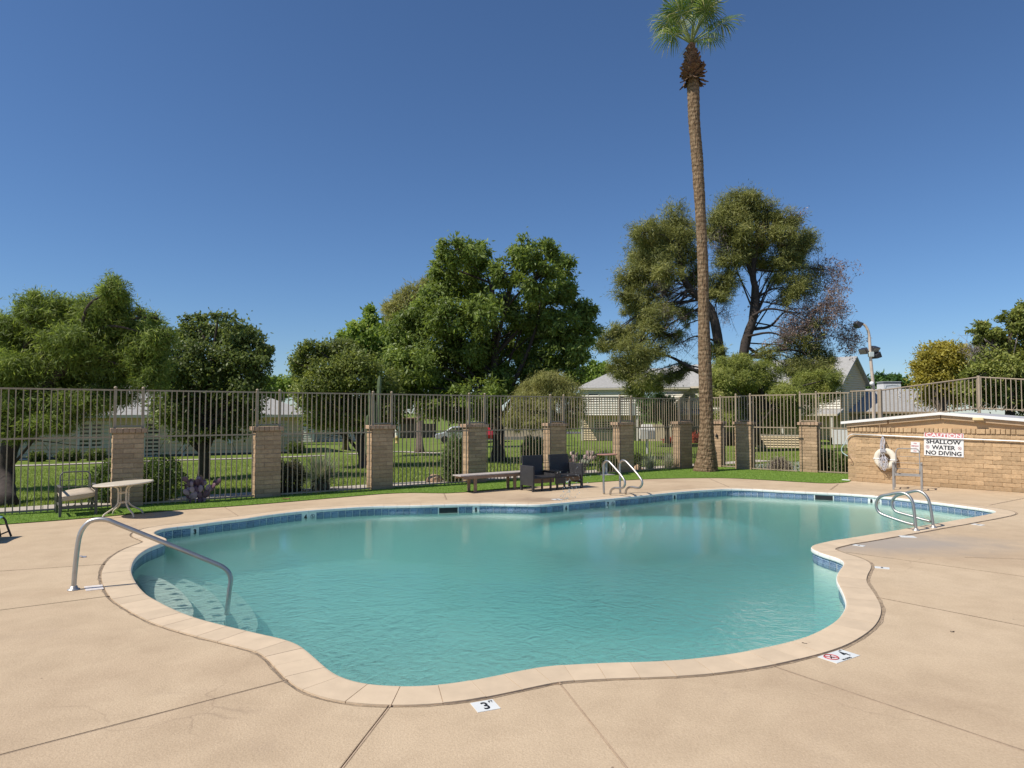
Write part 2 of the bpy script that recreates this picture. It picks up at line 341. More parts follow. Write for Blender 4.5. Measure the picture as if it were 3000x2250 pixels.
pts = [(-40, -30), (45, -30), (45, 4), tuple(GR0 + GDIR * 5 + GN * .3), tuple(GR0 + GN * .3), tuple(fence_pt(19.2, .3)), tuple(fence_pt(-32, .3)), (-40, -6)]
faces = [list(range(len(pts)))]
n0 = len(pts); pts += [tuple(p) for p in OUT2]; faces.append(list(range(n0, n0 + NP_)))
groove = []
for (a, b_, wd) in JOINTS:
    p = G(*a)[:2]; q = G(*b_)[:2]; d = unit(q - p); n = np.array([-d[1], d[0]]) * wd / 2; p = p - d * .02
    quad = [p - n, q - n, q + n, p + n]; groove.append((p, q, d, wd)); n0 = len(pts); pts += [tuple(x) for x in quad]; faces.append([n0, n0 + 1, n0 + 2, n0 + 3])
cv, cf = cdt(pts, faces, lambda o: o == {0})
mb = MB(); mb.add([(x, y, 0.0) for x, y in cv], cf); deck = mb.build('pool_deck', M_DECK); tag(deck, kind='structure')
gm = MB(); fm = MB()
for p, q, d, wd in groove:
    n = np.array([-d[1], d[0]]); L = np.linalg.norm(q - p); ns = max(2, int(L / .15)); prof = [(-wd / 2 - .003, 0.001), (-wd / 2 + .001, -0.016), (wd / 2 - .001, -0.016), (wd / 2 + .003, 0.001)]
    V = [];
    for i in range(ns + 1):
        c = p + d * L * i / ns
        for o, z in prof: V.append((*(c + n * (o + RNG.normal() * .0012)), z))
    gm.add(V, [(i * 4 + j, (i + 1) * 4 + j, (i + 1) * 4 + j + 1, i * 4 + j + 1) for i in range(ns) for j in range(3)])
    if wd > .012:
        V = [];
        for i in range(ns + 1):
            c = p + d * L * i / ns
            for o, z in ((-wd * .2, -.012), (-wd * .16, -.001), (wd * .3, -.001), (wd * .34, -.012)): V.append((*(c + n * (o + RNG.normal() * .0008)), z))
        fm.add(V, [(i * 4 + j, (i + 1) * 4 + j, (i + 1) * 4 + j + 1, i * 4 + j + 1) for i in range(ns) for j in range(3)])
gm.build('groove', M_GROOVE, deck); fm.build('joint_filler', M_FILL, deck)
# mastic joint round the coping
mb = MB(); V = []
for i in range(NP_):
    n = NOUT[i]; a = OUT1[i] - n * .004; b_ = OUT2[i] + n * max(.0, RNG.normal() * .004 + .006)
    V += [(*a, -.010), (*(OUT1[i] * .5 + OUT2[i] * .5), -.006 + RNG.normal() * .002), (*b_, 0.0025)]
mb.add(V, [(i * 3 + j, i * 3 + j + 1, ((i + 1) % NP_) * 3 + j + 1, ((i + 1) % NP_) * 3 + j) for i in range(NP_) for j in range(2)])
mb.build('mastic_joint', M_MASTIC, deck)

# ------------------------------------------------------------------ turf strip, soil, sidewalk, lawn behind the gate
TE = [(-260,1560),(-120,1548),(0,1538.4),(144.7,1527.6),(300,1515),(526,1495),(700,1482.7),(835.6,1471.9),(971.2,1460.2),(1106.8,1448.8),(1188.2,1444.8),(1242.5,1444.8),(1300,1445.6),(1331.4,1444.3),(1391,1441),(1521,1430),(1711,1415.8),(1850,1406.6),(1935.6,1403),(2071.2,1400.9),(2152.6,1402.2),(2261,1408),(2347.5,1413),(2426.6,1416.5),(2477,1414),(2492,1410)]
edge = bez([G(u, v)[:2] for u, v in TE], 150)
back = [tuple(GR0 + GDIR * 5.2 + GN * .25), tuple(GR0 + GN * .25), tuple(fence_pt(19.0, .42)), tuple(fence_pt(-9, .42))]
poly = [tuple(p) for p in edge] + back
def sheet(name, poly, z, mat, kind='structure', parent=None):
    v, f = cdt(poly, [list(range(len(poly)))], lambda o: 0 in o)
    m_ = MB(); m_.add([(x, y, z) for x, y in v], f)
    nrm = np.cross(np.subtract(m_.v[0][f[0][1]], m_.v[0][f[0][0]]), np.subtract(m_.v[0][f[0][2]], m_.v[0][f[0][0]]))
    if nrm[2] < 0: m_.f = [t[::-1] for t in m_.f]
    o = m_.build(name, mat, parent); return tag(o, kind=kind) if parent is None else o
turf = sheet('turf_strip', poly, 0.014, M_TURF)
TURF = np.array(poly)
def scatter_blades(n, sampler, h, wd, mat, name, kind='stuff', z=0.0, parent=None):
    P = sampler(n); m = len(P); a = RNG.uniform(0, 2 * math.pi, m); hh = h * RNG.uniform(.55, 1.25, m)
    sd = np.stack([np.cos(a), np.sin(a), 0 * a], 1) * (wd / 2); ln = np.stack([RNG.normal(0, .35, m), RNG.normal(0, .35, m), np.ones(m)], 1) * hh[:, None]
    V = np.empty((m, 3, 3)); V[:, 0] = P - sd; V[:, 1] = P + sd; V[:, 2] = P + ln
    o = inst(name, quads_mesh(name, V.reshape(-1, 3), RNG.uniform(0, 1, m), mat, 3), parent); return tag(o, kind=kind)
M_TBL = leafmat('turf_blade', (0.13, 0.215, 0.03), (0.235, 0.345, 0.062), (0.31, 0.39, 0.12), trans=.25)
M_GBL = leafmat('grass_blade', (0.14, 0.19, 0.03), (0.25, 0.315, 0.065), (0.38, 0.39, 0.16), trans=.3)
bb0, bb1 = TURF.min(0), TURF.max(0)
def turf_s(n):
    Q = RNG.uniform(bb0, bb1, (n * 6, 2)); keep = np.array([inpoly(q, TURF) for q in Q[:n * 6:1]]) if n < 9000 else None
    return Q
def in_many(Q, poly):
    a = poly; b_ = np.roll(poly, -1, 0); c = np.zeros(len(Q), bool)
    for i in range(len(a)):
        if a[i, 1] == b_[i, 1]: continue
        c ^= ((a[i, 1] > Q[:, 1]) != (b_[i, 1] > Q[:, 1])) & (Q[:, 0] < (b_[i, 0] - a[i, 0]) * (Q[:, 1] - a[i, 1]) / (b_[i, 1] - a[i, 1]) + a[i, 0])
    return c
def turf_samp(n):
    Q = RNG.uniform(bb0, bb1, (n * 9, 2)); Q = Q[in_many(Q, TURF)][:n]; return np.c_[Q, np.full(len(Q), .014)]
scatter_blades(90000, turf_samp, .022, .009, M_TBL, 'turf_grass')
# sidewalk of separate slabs, soil strip and two paths on the lawn
walk = empty('sidewalk', (0, 0, 0)); walk['kind'] = 'structure'
for i in range(-8, 20):
    q = [fence_pt(i * 1.2 + .006, .62), fence_pt((i + 1) * 1.2 - .006, .62), fence_pt((i + 1) * 1.2 - .006, 1.42), fence_pt(i * 1.2 + .006, 1.42)]
    MB().prism([tuple(p) for p in q], -.06, .004 + random.uniform(-.003, .003)).build('concrete_slab', M_WALK, walk)
sheet('soil_strip', [tuple(fence_pt(-12, .30)), tuple(fence_pt(20, .30)), tuple(fence_pt(20, .66)), tuple(fence_pt(-12, .66))], -.012, M_SOIL)
gl = [tuple(GR0 + GN * .2), tuple(GR0 + GDIR * 5.4 + GN * .2), (13.6, 21.0), (18, 24), (60, 5), (140, 40), (140, 95), (40, 46), (9.5, 27.5)]
gl = [tuple(GR0 + GN * .2 - GDIR * .3), tuple(GR0 + GDIR * 5.2 + GN * .2), (16.5, 23.5), (60, 4.2), (200, 60), tuple(fence_pt(140, .2)), tuple(fence_pt(19.0, .2))]
sheet('side_lawn', gl, -0.004, M_LAWN)
def lawn_path(name, px, wd):
    c = bez([LG(u, v)[:2] for u, v in px], 40); tn = unit(np.gradient(c, axis=0)); nn = np.stack([-tn[:, 1], tn[:, 0]], 1)
    V = []
    for p, n in zip(c, nn):
        for s in (-1, 1): q = p + n * s * wd / 2; V.append((q[0], q[1], float(zg(*q)) + .004))
    m_ = MB().add(V, [(2 * i, 2 * i + 1, 2 * i + 3, 2 * i + 2) if True else 0 for i in range(len(c) - 1)]); m_.f = [f[::-1] for f in m_.f]
    tag(m_.build(name, M_WALK), kind='structure')
lawn_path('garden_path', [(-100,1366),(120,1362),(260,1357),(500,1348),(740,1342),(950,1334)], 1.0)
lawn_path('lawn_walkway', [(1020,1330),(1160,1323),(1250,1326),(1400,1331)], 0.9)
def lawn_samp(n):
    s = RNG.uniform(-12, 30, n); d = 1.5 + 17 * RNG.uniform(0, 1, n) ** 1.5; q = P1 + DF * s[:, None] + NB * d[:, None]
    return np.c_[q, zg(q[:, 0], q[:, 1]) - .03]
scatter_blades(90000, lawn_samp, .075, .022, M_GBL, 'lawn_grass_blades')
def lawn2_samp(n):
    Q = RNG.uniform((7.5, 18.5), (30, 50), (n * 4, 2)); Q = Q[in_many(Q, np.array(gl))][:n]; return np.c_[Q, np.full(len(Q), -.004)]
scatter_blades(25000, lawn2_samp, .075, .03, M_GBL, 'side_grass_blades')
# car park beyond the lawn
q = [fence_pt(8, 62), fence_pt(70, 62), fence_pt(70, 76), fence_pt(8, 76)]
sheet('parking_lot', [tuple(p) for p in q], float(zg(*q[0])) + .02, M_ASPH)

# ================================================================== POOL
WZ = -0.150
M_COPE = plain('coping_stone', (0.61, 0.475, 0.325), 0.75, var=0.07, scale=5, bmp=0.15, bscale=90, objvar=0.06)
M_GROUT = plain('coping_grout', (0.54, 0.44, 0.35), 0.9, var=0.15, scale=20)
M_WHITE_EDGE = plain('sunlit_coping_edge', (0.74, 0.72, 0.66), 0.6, var=0.06, scale=8)  # whiter than the stone top: the sunlit look of the face is in its colour
def basinmat():
    m, t, b = newmat('pool_plaster'); p = worldpos(t)
    c = ramp(t, noise(t, p, 1.4, 5, 0.6, .5).outputs[0], [(0.3, (0.58, 0.66, 0.60)), (0.7, (0.68, 0.74, 0.66))])
    t.links.new(c, b.inputs['Base Color']); b.inputs['Roughness'].default_value = 0.7; return m
M_BASIN = basinmat()
def tilemat():
    m, t, b = newmat('waterline_tile'); o = coords(t, 'Object'); oi = N(t, 'ObjectInfo')
    w_ = N(t, 'TexWave', wave_type='RINGS', i_Scale=11.0, i_Distortion=6.0, i_Detail=2.0); w_.inputs['Detail Scale'].default_value = 9.0
    t.links.new(o, w_.inputs['Vector'])
    c = ramp(t, w_.outputs['Fac'], [(0.2, (0.035, 0.075, 0.16)), (0.55, (0.075, 0.14, 0.26)), (0.85, (0.34, 0.42, 0.52))])
    hs = N(t, 'HueSaturation'); mr = N(t, 'MapRange', i_3=.8, i_4=1.2); t.links.new(oi.outputs['Random'], mr.inputs[0]); t.links.new(mr.outputs[0], hs.inputs['Value']); t.links.new(c, hs.inputs['Color'])
    t.links.new(hs.outputs[0], b.inputs['Base Color']); b.inputs['Roughness'].default_value = 0.2; return m
M_TILE = tilemat()
M_TGROUT = plain('tile_grout', (0.55, 0.58, 0.58), 0.8, var=0.1)
M_WTILE = plain('white_marker_tile', (0.72, 0.73, 0.70), 0.35, var=0.05)
M_BLACK = plain('black_paint', (0.02, 0.02, 0.022), 0.5, var=0.1)
M_RED = plain('sign_red', (0.42, 0.045, 0.05), 0.5, var=0.08)
M_DIAM = plain('blue_black_tile', (0.025, 0.035, 0.07), 0.4, var=0.2)
pool = empty('swimming_pool', (*POOL.mean(0), 0), 0, 'free-form swimming pool of rounded lobes with pale coping and blue waterline tiles', 'swimming pool')
PC = np.array([*POOL.mean(0), 0])
def at_pool(o): o.location = tuple(np.array(o.location) - PC); return o
arc = np.r_[0, np.cumsum(np.linalg.norm(np.diff(np.vstack([POOL, POOL[:1]]), axis=0), axis=1))]; PER = arc[-1]
def along(s, arr):
    s = np.asarray(s) % PER; q = np.vstack([arr, arr[:1]]) if arr.ndim == 2 else np.r_[arr, arr[:1]]
    return np.stack([np.interp(s, arc, q[:, j]) for j in range(q.shape[1])], -1) if arr.ndim == 2 else np.interp(s, arc, q)
def cope_profile(s, extra=0.0):
    p = along(s, POOL); n = unit(along(s, NOUT)); wv = float(along(s, W1))
    pr = [(wv, -.05), (wv, .004), (.030, .007), (.010, .003), (.001, -.008), (0.0, -.040), (.006, -.054), (.05, -.056)]
    return [(*(p + n * o), z + extra) for o, z in pr]
nblk = int(round(PER / .268)); lens = RNG.uniform(.93, 1.07, nblk); lens *= PER / lens.sum(); s0 = 0.0; SB = []
for L in lens:
    g_ = .0022; ns = 4; sv = np.linspace(s0 + g_, s0 + L - g_, ns + 1); lift = random.uniform(-.0015, .0015); V = []
    for s in sv: V += cope_profile(s, lift)
    k = 8; fc = [(i * k + j, i * k + (j + 1) % k, (i + 1) * k + (j + 1) % k, (i + 1) * k + j) for i in range(ns) for j in range(k)]
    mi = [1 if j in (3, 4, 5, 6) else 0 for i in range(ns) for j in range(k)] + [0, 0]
    fc += [tuple(range(k - 1, -1, -1)), tuple(ns * k + j for j in range(k))]
    fc = [f[::-1] for f in fc]; mid = np.mean(V, 0)
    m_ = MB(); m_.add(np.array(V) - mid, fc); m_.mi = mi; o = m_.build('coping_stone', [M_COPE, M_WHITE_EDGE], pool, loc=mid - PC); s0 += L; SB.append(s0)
# grout between the stones: one recessed band
V = []
for i in range(NP_):
    n = NOUT[i]; V += [(*(POOL[i] + n * W1[i] * .99), -.002), (*(POOL[i] + n * .012), -.001), (*(POOL[i] + n * .006), -.012), (*(POOL[i] + n * .006), -.046), (*(POOL[i] + n * .06), -.052)]
mb = MB(); mb.add(np.array(V) - PC, [(i * 5 + j, ((i + 1) % NP_) * 5 + j, ((i + 1) % NP_) * 5 + j + 1, i * 5 + j + 1) for i in range(NP_) for j in range(4)]); mb.build('coping_grout', M_GROUT, pool)
# basin: wall and floor
BO = POOL + NOUT * .036
def floor_z(x, y):
    # shallow at the left and along the near side, a deep bowl towards the far right
    c = np.array([G(2050, 1500)[:2]])[0]; r = np.hypot((x - c[0]) / 5.2, (y - c[1]) / 3.6)
    return -0.95 - 0.012 * np.clip(x + 6, 0, 20) - 1.15 * np.exp(-r ** 2 * 1.1)
def basin():
    ins = [tuple(p) for p in (POOL + NOUT * .036)]; pts_ = ins[:]
    gx = np.arange(POOL[:, 0].min(), POOL[:, 0].max(), .45); gy = np.arange(POOL[:, 1].min(), POOL[:, 1].max(), .45)
    Q = np.array([(x, y) for x in gx for y in gy]); Q = Q[in_many(Q, BO)]
    dm = np.array([np.min(np.hypot(*(BO - q).T)) for q in Q]); Q = Q[dm > .22]; pts_ += [tuple(q) for q in Q]
    v, f = cdt(pts_, [list(range(NP_))], lambda o: 0 in o)
    V = [(x, y, float(floor_z(x, y))) for x, y in v]; m_ = MB(); m_.add(np.array(V) - PC, f)
    V = [];
    for p in BO: V += [(*p, -.052), (*p, float(floor_z(*p)) - .02)]
    m_.add(np.array(V) - PC, [(2 * i, 2 * ((i + 1) % NP_), 2 * ((i + 1) % NP_) + 1, 2 * i + 1) for i in range(NP_)])
    return m_.build('basin', M_BASIN, pool)
basin()
# waterline tiles, one object each where the picture shows the wall
TS = .1535; ntile = int(PER / TS); tile_me = MB().box((0, 0, 0), (.1425, .010, .1425)).mesh('tile', M_TILE, bevel=.003)
wt_me = MB().box((0, 0, 0), (.1495, .012, .1495)).mesh('depth_marker_tile', M_WTILE, bevel=.003)
def s_of(u, v=None, z=-.12, far=True):
    """arc length of the pool wall seen at picture column u on the far side"""
    best = None
    for i in range(NP_):
        x, y = POOL[i]; vv = np.array([x, y, z - EYE]); dep = vv @ np.array([0, CT, ST]); uu = 1500 + F * vv[0] / dep
        if abs(uu - u) < 12 and (best is None or (y > POOL[best][1]) == far): best = i if best is None or (y > POOL[best][1]) == far else best
    cand = [i for i in range(NP_) if abs(1500 + F * POOL[i][0] / (POOL[i][1] * CT + (z - EYE) * ST) - u) < 8]
    cand.sort(key=lambda i: -POOL[i][1]); return arc[cand[0]]
MARK = {}
for u, txt in ((560, '3'), (895, '4'), (918, 'nd'), (1388, '5'), (1661, '6'), (1783, '7'), (1797, 'nd'), (1971, '8'), (2556, '8'), (2577, 'nd')):
    MARK[int(s_of(u) / TS)] = txt
skim = []
for ua, ub in ((1287, 1337), (2394, 2444)): a, b_ = sorted((int(s_of(ua) / TS), int(s_of(ub) / TS))); skim.append((a, b_))
vis_rest = MB(); TZ = -.131
def numeral(txt, parent, h=.085):
    if txt == 'nd':
        ring = MB(); cp = [(.042 * math.cos(a), 0, .042 * math.sin(a)) for a in np.linspace(0, 2 * math.pi, 21)]; ring.tube(cp, .005, 5, False); ring.tube([(-.03, 0, .03), (.03, 0, -.03)], .004, 4)
        ring.tube([(-.012, 0, -.024), (.008, 0, -.002), (-.002, 0, .02)], .006, 4); o = ring.build('no_diving_symbol', M_BLACK, parent); o.location = (0, -.008, 0)
    else:
        o = inst('lettering', text_mesh(txt, .1, M_BLACK, .007, None, h * 1.15), parent, (0, -.008, 0), (R(90), 0, 0))
for i in range(ntile):
    s = (i + .5) * PER / ntile; p = along(s, POOL); n = unit(along(s, NOUT)); c = p + n * .030
    tocam = -p / np.linalg.norm(p); vis = (-n) @ tocam > 0.05
    if any(a <= i <= b_ for a, b_ in skim): continue
    rz = math.atan2(n[1], n[0]) - R(90)
    if i in MARK:
        o = inst('depth_marker_tile', wt_me, pool, np.array([*c, TZ]) - PC, (0, 0, rz)); numeral(MARK[i], o)
    elif vis: inst('tile', tile_me, pool, np.array([*c, TZ]) - PC, (0, 0, rz + 0))
    else: vis_rest.box(np.array([*c, TZ]) - PC, (.1495, .010, .1495), rz)
tag(vis_rest.build('tile_band', M_TILE, pool), kind='stuff')
V = [];
for i in range(NP_): V += [(*(POOL[i] + NOUT[i] * .033), -.054), (*(POOL[i] + NOUT[i] * .033), -.21)]
mb = MB(); mb.add(np.array(V) - PC, [(2 * i, 2 * ((i + 1) % NP_), 2 * ((i + 1) % NP_) + 1, 2 * i + 1) for i in range(NP_)]); mb.build('tile_grout', M_TGROUT, pool)
for a, b_ in skim:     # skimmer mouths: a frame round a flat black plate standing for the shaded hollow
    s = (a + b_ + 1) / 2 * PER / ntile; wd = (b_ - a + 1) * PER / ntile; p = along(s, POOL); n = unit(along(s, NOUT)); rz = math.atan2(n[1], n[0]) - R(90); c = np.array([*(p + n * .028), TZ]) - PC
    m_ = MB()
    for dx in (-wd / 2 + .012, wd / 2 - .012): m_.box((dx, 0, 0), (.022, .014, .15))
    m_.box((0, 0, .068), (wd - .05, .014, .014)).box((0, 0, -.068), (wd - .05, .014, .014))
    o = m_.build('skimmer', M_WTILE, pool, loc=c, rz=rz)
    MB().box((0, -.001, 0), (wd - .045, .006, .118)).build('skimmer_dark_plate', M_BLACK, o)
# entry steps: three crescents with dark diamond tiles
STEPS = [(-.34, [(492,985),(560,995),(650,1020),(740,1066),(810,1115),(875,1180),(930,1245),(970,1310),(985,1360),(975,1420)], [(555,1035),(640,1080),(725,1127),(778,1183),(820,1245),(865,1310)]),
(-.53, [(640,972),(740,985),(860,1010),(975,1050),(1090,1105),(1180,1170),(1250,1240),(1310,1330),(1335,1410),(1310,1510)], [(735,1020),(860,1055),(945,1102),(1045,1150),(1180,1267),(1235,1335),(1240,1415)]),
(-.72, [(790,962),(880,972),(1000,1000),(1130,1045),(1270,1085),(1400,1140),(1500,1215),(1600,1320),(1660,1430),(1680,1510),(1650,1610)], [(920,1003),(1045,1042),(1160,1082),(1500,1300),(1560,1455),(1545,1550)])]
M_STEP = plain('step_plaster', (0.54, 0.57, 0.50), 0.8, var=0.06, scale=20)
dia_me = MB().add([(-.065, 0, 0), (0, -.042, 0), (.065, 0, 0), (0, .042, 0), (-.065, 0, .006), (0, -.042, .006), (.065, 0, .006), (0, .042, .006)], [(4, 5, 6, 7), (0, 1, 5, 4), (1, 2, 6, 5), (2, 3, 7, 6), (3, 0, 4, 7)]).mesh('diamond_tile', M_DIAM)
LB = np.array([G(330, 1735)[:2]])[0]
for z, arcpx, dpx in STEPS:
    A_ = bez([G(300 + x / 3.687, 1420 + y / 3.687, z)[:2] for x, y in arcpx], 40)
    e0 = A_[0] + unit(A_[0] - A_[2]) * .3; e1 = A_[-1] + unit(A_[-1] - A_[-3]) * .3
    poly = [tuple(e0)] + [tuple(p) for p in A_] + [tuple(e1), tuple(LB + np.array([.6, -.6])), tuple(LB + np.array([-.25, .2])), tuple(LB + np.array([-.1, 1.0]))]
    o = MB().prism([(x - PC[0], y - PC[1]) for x, y in poly], floor_z(*A_[5]) - .05, z).build('entry_step', M_STEP, pool)
    for x, y in dpx:
        q = G(300 + x / 3.687, 1420 + y / 3.687, z); inst('diamond_tile', dia_me, o, q - PC, (0, 0, R(8)))
# ------------------------------------------------------------------ water body
def watermats():
    mats = []
    for top in (True, False):
        m = bpy.data.materials.new('pool_water' if top else 'pool_water_side'); m.use_nodes = True; t = m.node_tree; t.nodes.clear(); out = N(t, 'OutputMaterial')
        tr = N(t, 'BsdfTransparent')
        if top:
            p = worldpos(t); gl_ = N(t, 'BsdfGlossy', i_Roughness=0.015); fr = N(t, 'Fresnel', i_IOR=1.33)
            st = N(t, 'Mapping'); st.inputs['Scale'].default_value = (1, 1, 1); t.links.new(p, st.inputs['Vector'])
            n1 = noise(t, st.outputs[0], 4.6, 3, 0.55, 1.6); n2 = noise(t, st.outputs[0], 17, 4, 0.65, 1.0); n3 = noise(t, st.outputs[0], .5, 2, .5)
            a1 = N(t, 'Math', operation='MULTIPLY', i_1=1.0); t.links.new(n1.outputs[0], a1.inputs[0])
            a2 = N(t, 'Math', operation='MULTIPLY_ADD', i_1=0.42); t.links.new(n2.outputs[0], a2.inputs[0]); t.links.new(a1.outputs[0], a2.inputs[2])
            bp = N(t, 'Bump', i_Strength=0.10, i_Distance=0.10); t.links.new(a2.outputs[0], bp.inputs['Height'])
            sy = N(t, 'SeparateXYZ'); t.links.new(p, sy.inputs[0]); ya = N(t, 'Math', operation='MULTIPLY_ADD', i_1=5.0); t.links.new(n3.outputs[0], ya.inputs[0]); t.links.new(sy.outputs[1], ya.inputs[2]); mr = N(t, 'MapRange', i_1=7.5, i_2=13.5, i_3=.55, i_4=.03); t.links.new(ya.outputs[0], mr.inputs[0]); t.links.new(mr.outputs[0], bp.inputs['Strength'])
            t.links.new(bp.outputs[0], gl_.inputs['Normal']); t.links.new(bp.outputs[0], fr.inputs['Normal'])
            mx = N(t, 'MixShader'); t.links.new(fr.outputs[0], mx.inputs[0]); t.links.new(tr.outputs[0], mx.inputs[1]); t.links.new(gl_.outputs[0], mx.inputs[2]); t.links.new(mx.outputs[0], out.inputs[0])
        else: t.links.new(tr.outputs[0], out.inputs[0])
        ab = N(t, 'VolumeAbsorption', i_Density=WABS); ab.inputs['Color'].default_value = WCOL
        sc = N(t, 'VolumeScatter', i_Density=WSC, i_Anisotropy=0.3); sc.inputs['Color'].default_value = WSCOL
        ad = N(t, 'AddShader'); t.links.new(ab.outputs[0], ad.inputs[0]); t.links.new(sc.outputs[0], ad.inputs[1]); t.links.new(ad.outputs[0], out.inputs['Volume'])
        mats.append(m)
    return mats
WABS, WCOL, WSC, WSCOL = 0.60, (0.39, 0.84, 0.845, 1), 0.40, (0.61, 0.96, 0.985, 1)
WO = POOL + NOUT * .042
v, f = cdt([tuple(p) for p in WO], [list(range(NP_))], lambda o: 0 in o)
mb = MB(); mb.add([(x, y, WZ) for x, y in v], f, 0)
mb.add([(x, y, -3.6) for x, y in v], [t_[::-1] for t_ in f], 1)
V = []; 
for p in WO: V += [(*p, WZ), (*p, -3.6)]
mb.add(V, [(2 * i, 2 * i + 1, 2 * ((i + 1) % NP_) + 1, 2 * ((i + 1) % NP_)) for i in range(NP_)], 1)
water = mb.build('water', watermats()); tag(water, kind='structure')
bm = bmesh.new(); bm.from_mesh(water.data); bmesh.ops.remove_doubles(bm, verts=bm.verts, dist=1e-4); bmesh.ops.recalc_face_normals(bm, faces=bm.faces); bm.to_mesh(water.data); bm.free()
# ================================================================== BRICK PILLARS
def brickmat(name, c):
    m, t, b = newmat(name); p = worldpos(t); oi = N(t, 'ObjectInfo')
    f = noise(t, p, 16, 6, .7); g = noise(t, p, 2.2, 4, .6)
    col = ramp(t, f.outputs[0], [(.28, tuple(x * .72 for x in c)), (.55, c), (.78, tuple(min(1, x * 1.12) for x in c))])
    col = mixc(t, .5, col, ramp(t, g.outputs[0], [(.3, (.82, .80, .78)), (.7, (1.06, 1.05, 1.03))]), 'MULTIPLY')
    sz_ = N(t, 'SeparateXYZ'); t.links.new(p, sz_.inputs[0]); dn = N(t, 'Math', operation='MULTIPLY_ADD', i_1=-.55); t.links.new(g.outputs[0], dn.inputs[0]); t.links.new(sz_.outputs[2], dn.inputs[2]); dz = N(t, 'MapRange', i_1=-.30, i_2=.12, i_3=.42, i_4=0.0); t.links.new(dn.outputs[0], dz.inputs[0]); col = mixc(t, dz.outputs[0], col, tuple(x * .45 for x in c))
    hs = N(t, 'HueSaturation'); mr = N(t, 'MapRange', i_3=.80, i_4=1.12); t.links.new(oi.outputs['Random'], mr.inputs[0]); t.links.new(mr.outputs[0], hs.inputs['Value']); t.links.new(col, hs.inputs['Color'])
    t.links.new(hs.outputs[0], b.inputs['Base Color']); b.inputs['Roughness'].default_value = .9; b.inputs['Specular IOR Level'].default_value = .2
    bump(t, b, noise(t, p, 38, 6, .7).outputs[0], .55, .015); return m
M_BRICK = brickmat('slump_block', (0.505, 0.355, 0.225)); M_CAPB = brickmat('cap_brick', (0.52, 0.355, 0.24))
M_WBRICK = brickmat('wall_slump_block', (0.545, 0.38, 0.22))
M_MORT = plain('mortar', (0.33, 0.235, 0.15), .95, var=.15, scale=25, bmp=.4)
M_FENCE = plain('fence_paint', (0.35, 0.275, 0.19), .5, var=.1, scale=6, spec=.4)
M_STEEL = plain('stainless_steel', (0.46, 0.445, 0.42), .46, metal=1.0, var=.08, scale=14)
def block_mesh(name, L, D, Hh, mat, slump=.006, bev=.008, cuts=3):
    """a slumped block: subdivided box with swollen, uneven faces"""
    bm = bmesh.new(); bmesh.ops.create_cube(bm, size=1)
    for v in bm.verts: v.co = Vector((v.co.x * L, v.co.y * D, v.co.z * Hh))
    ex = [e for e in bm.edges if abs(e.verts[0].co.x - e.verts[1].co.x) > .01]
    bmesh.ops.bevel(bm, geom=bm.edges[:], offset=bev, segments=1, affect='EDGES')
    bmesh.ops.subdivide_edges(bm, edges=[e for e in bm.edges if abs(e.verts[0].co.x - e.verts[1].co.x) > L * .5], cuts=cuts)
    for v in bm.verts:
        k = 1 - abs(v.co.z) / (Hh / 2 + 1e-6)
        v.co.y += math.copysign(slump * k + random.uniform(-.5, .5) * slump, v.co.y); v.co.z += random.uniform(-.35, .35) * slump * (1 if abs(v.co.x) < L * .45 else .4)
        v.co.x += math.copysign(random.uniform(-.2, .4) * slump, v.co.x)
    me = bpy.data.meshes.new(name); bm.to_mesh(me); bm.free(); me.materials.append(mat); return me
PH, CH = 1.60, .1055                              # pillar height to the cap, course height
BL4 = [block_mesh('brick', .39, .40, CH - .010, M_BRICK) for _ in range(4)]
BL2 = [block_mesh('brick', .192, .40, CH - .010, M_BRICK, cuts=1) for _ in range(3)]
CAPB = [block_mesh('cap_brick', .105, .50, .098, M_CAPB, .004, .008, 0) for _ in range(3)]
core_me = MB().box((0, 0, PH / 2), (.582, .385, PH)).mesh('mortar_core', M_MORT); caps_me = MB().box((0, 0, 0), (.66, .46, .075)).mesh('mortar_cap', M_MORT)
def pillar(p, ang, label):
    """p: front left ground corner; the front runs along ang"""
    d = np.array([math.cos(ang), math.sin(ang)]); n = np.array([-d[1], d[0]]); c = p + d * .3 + n * .2
    t = empty('brick_pillar', (*c, 0), ang, label, 'brick pillar', 'brick pillars of the pool fence')
    inst('mortar_core', core_me, t)
    for i in range(15):
        z = CH * (i + .5) + random.uniform(-.002, .002); a, b_ = (.101 - .005, -.199 - .002) if i % 2 else (-.101 + .005, .199 + .002)
        inst('brick', random.choice(BL4), t, (a, random.uniform(-.003, .003), z), (0, 0, R(180) * (i % 3 == 0)))
        inst('brick', random.choice(BL2), t, (b_, random.uniform(-.003, .003), z), (0, 0, R(180) * (i % 2)))
    inst('mortar_cap', caps_me, t, (0, 0, PH + .045))
    for k in range(6): inst('cap_brick', random.choice(CAPB), t, (-.29 + k * .116, random.uniform(-.006, .006), PH + .050), (0, 0, R(random.uniform(-1.2, 1.2))))
    return t
PITCH = 2.948
PP = [P1 + DF * PITCH * (i - 1) for i in range(8)]            # PP[0] is off the picture on the left
whichp = [None, 'brick pillar behind the white round table, first from the left', 'brick pillar between the purple prickly pear and the spiky grey plant',
          'brick pillar beside the tall green column cactus', 'brick pillar behind the left end of the low wooden bench', 'brick pillar directly behind the black wicker loveseat',
          'shaded brick pillar just behind the small red-topped table', 'shaded brick pillar just left of the palm trunk']
for i in range(1, 8): pillar(PP[i], FA, whichp[i])
GA = R(-42); G1 = np.array([7.271, 25.65]); G2 = np.array([7.98, 24.57]) ; G3 = np.array([9.81, 23.40])
G1 = G(2113, 1370)[:2] - GDIR * .6; G2 = G(2153, 1374.6)[:2]; G3 = G(2342, 1383)[:2]
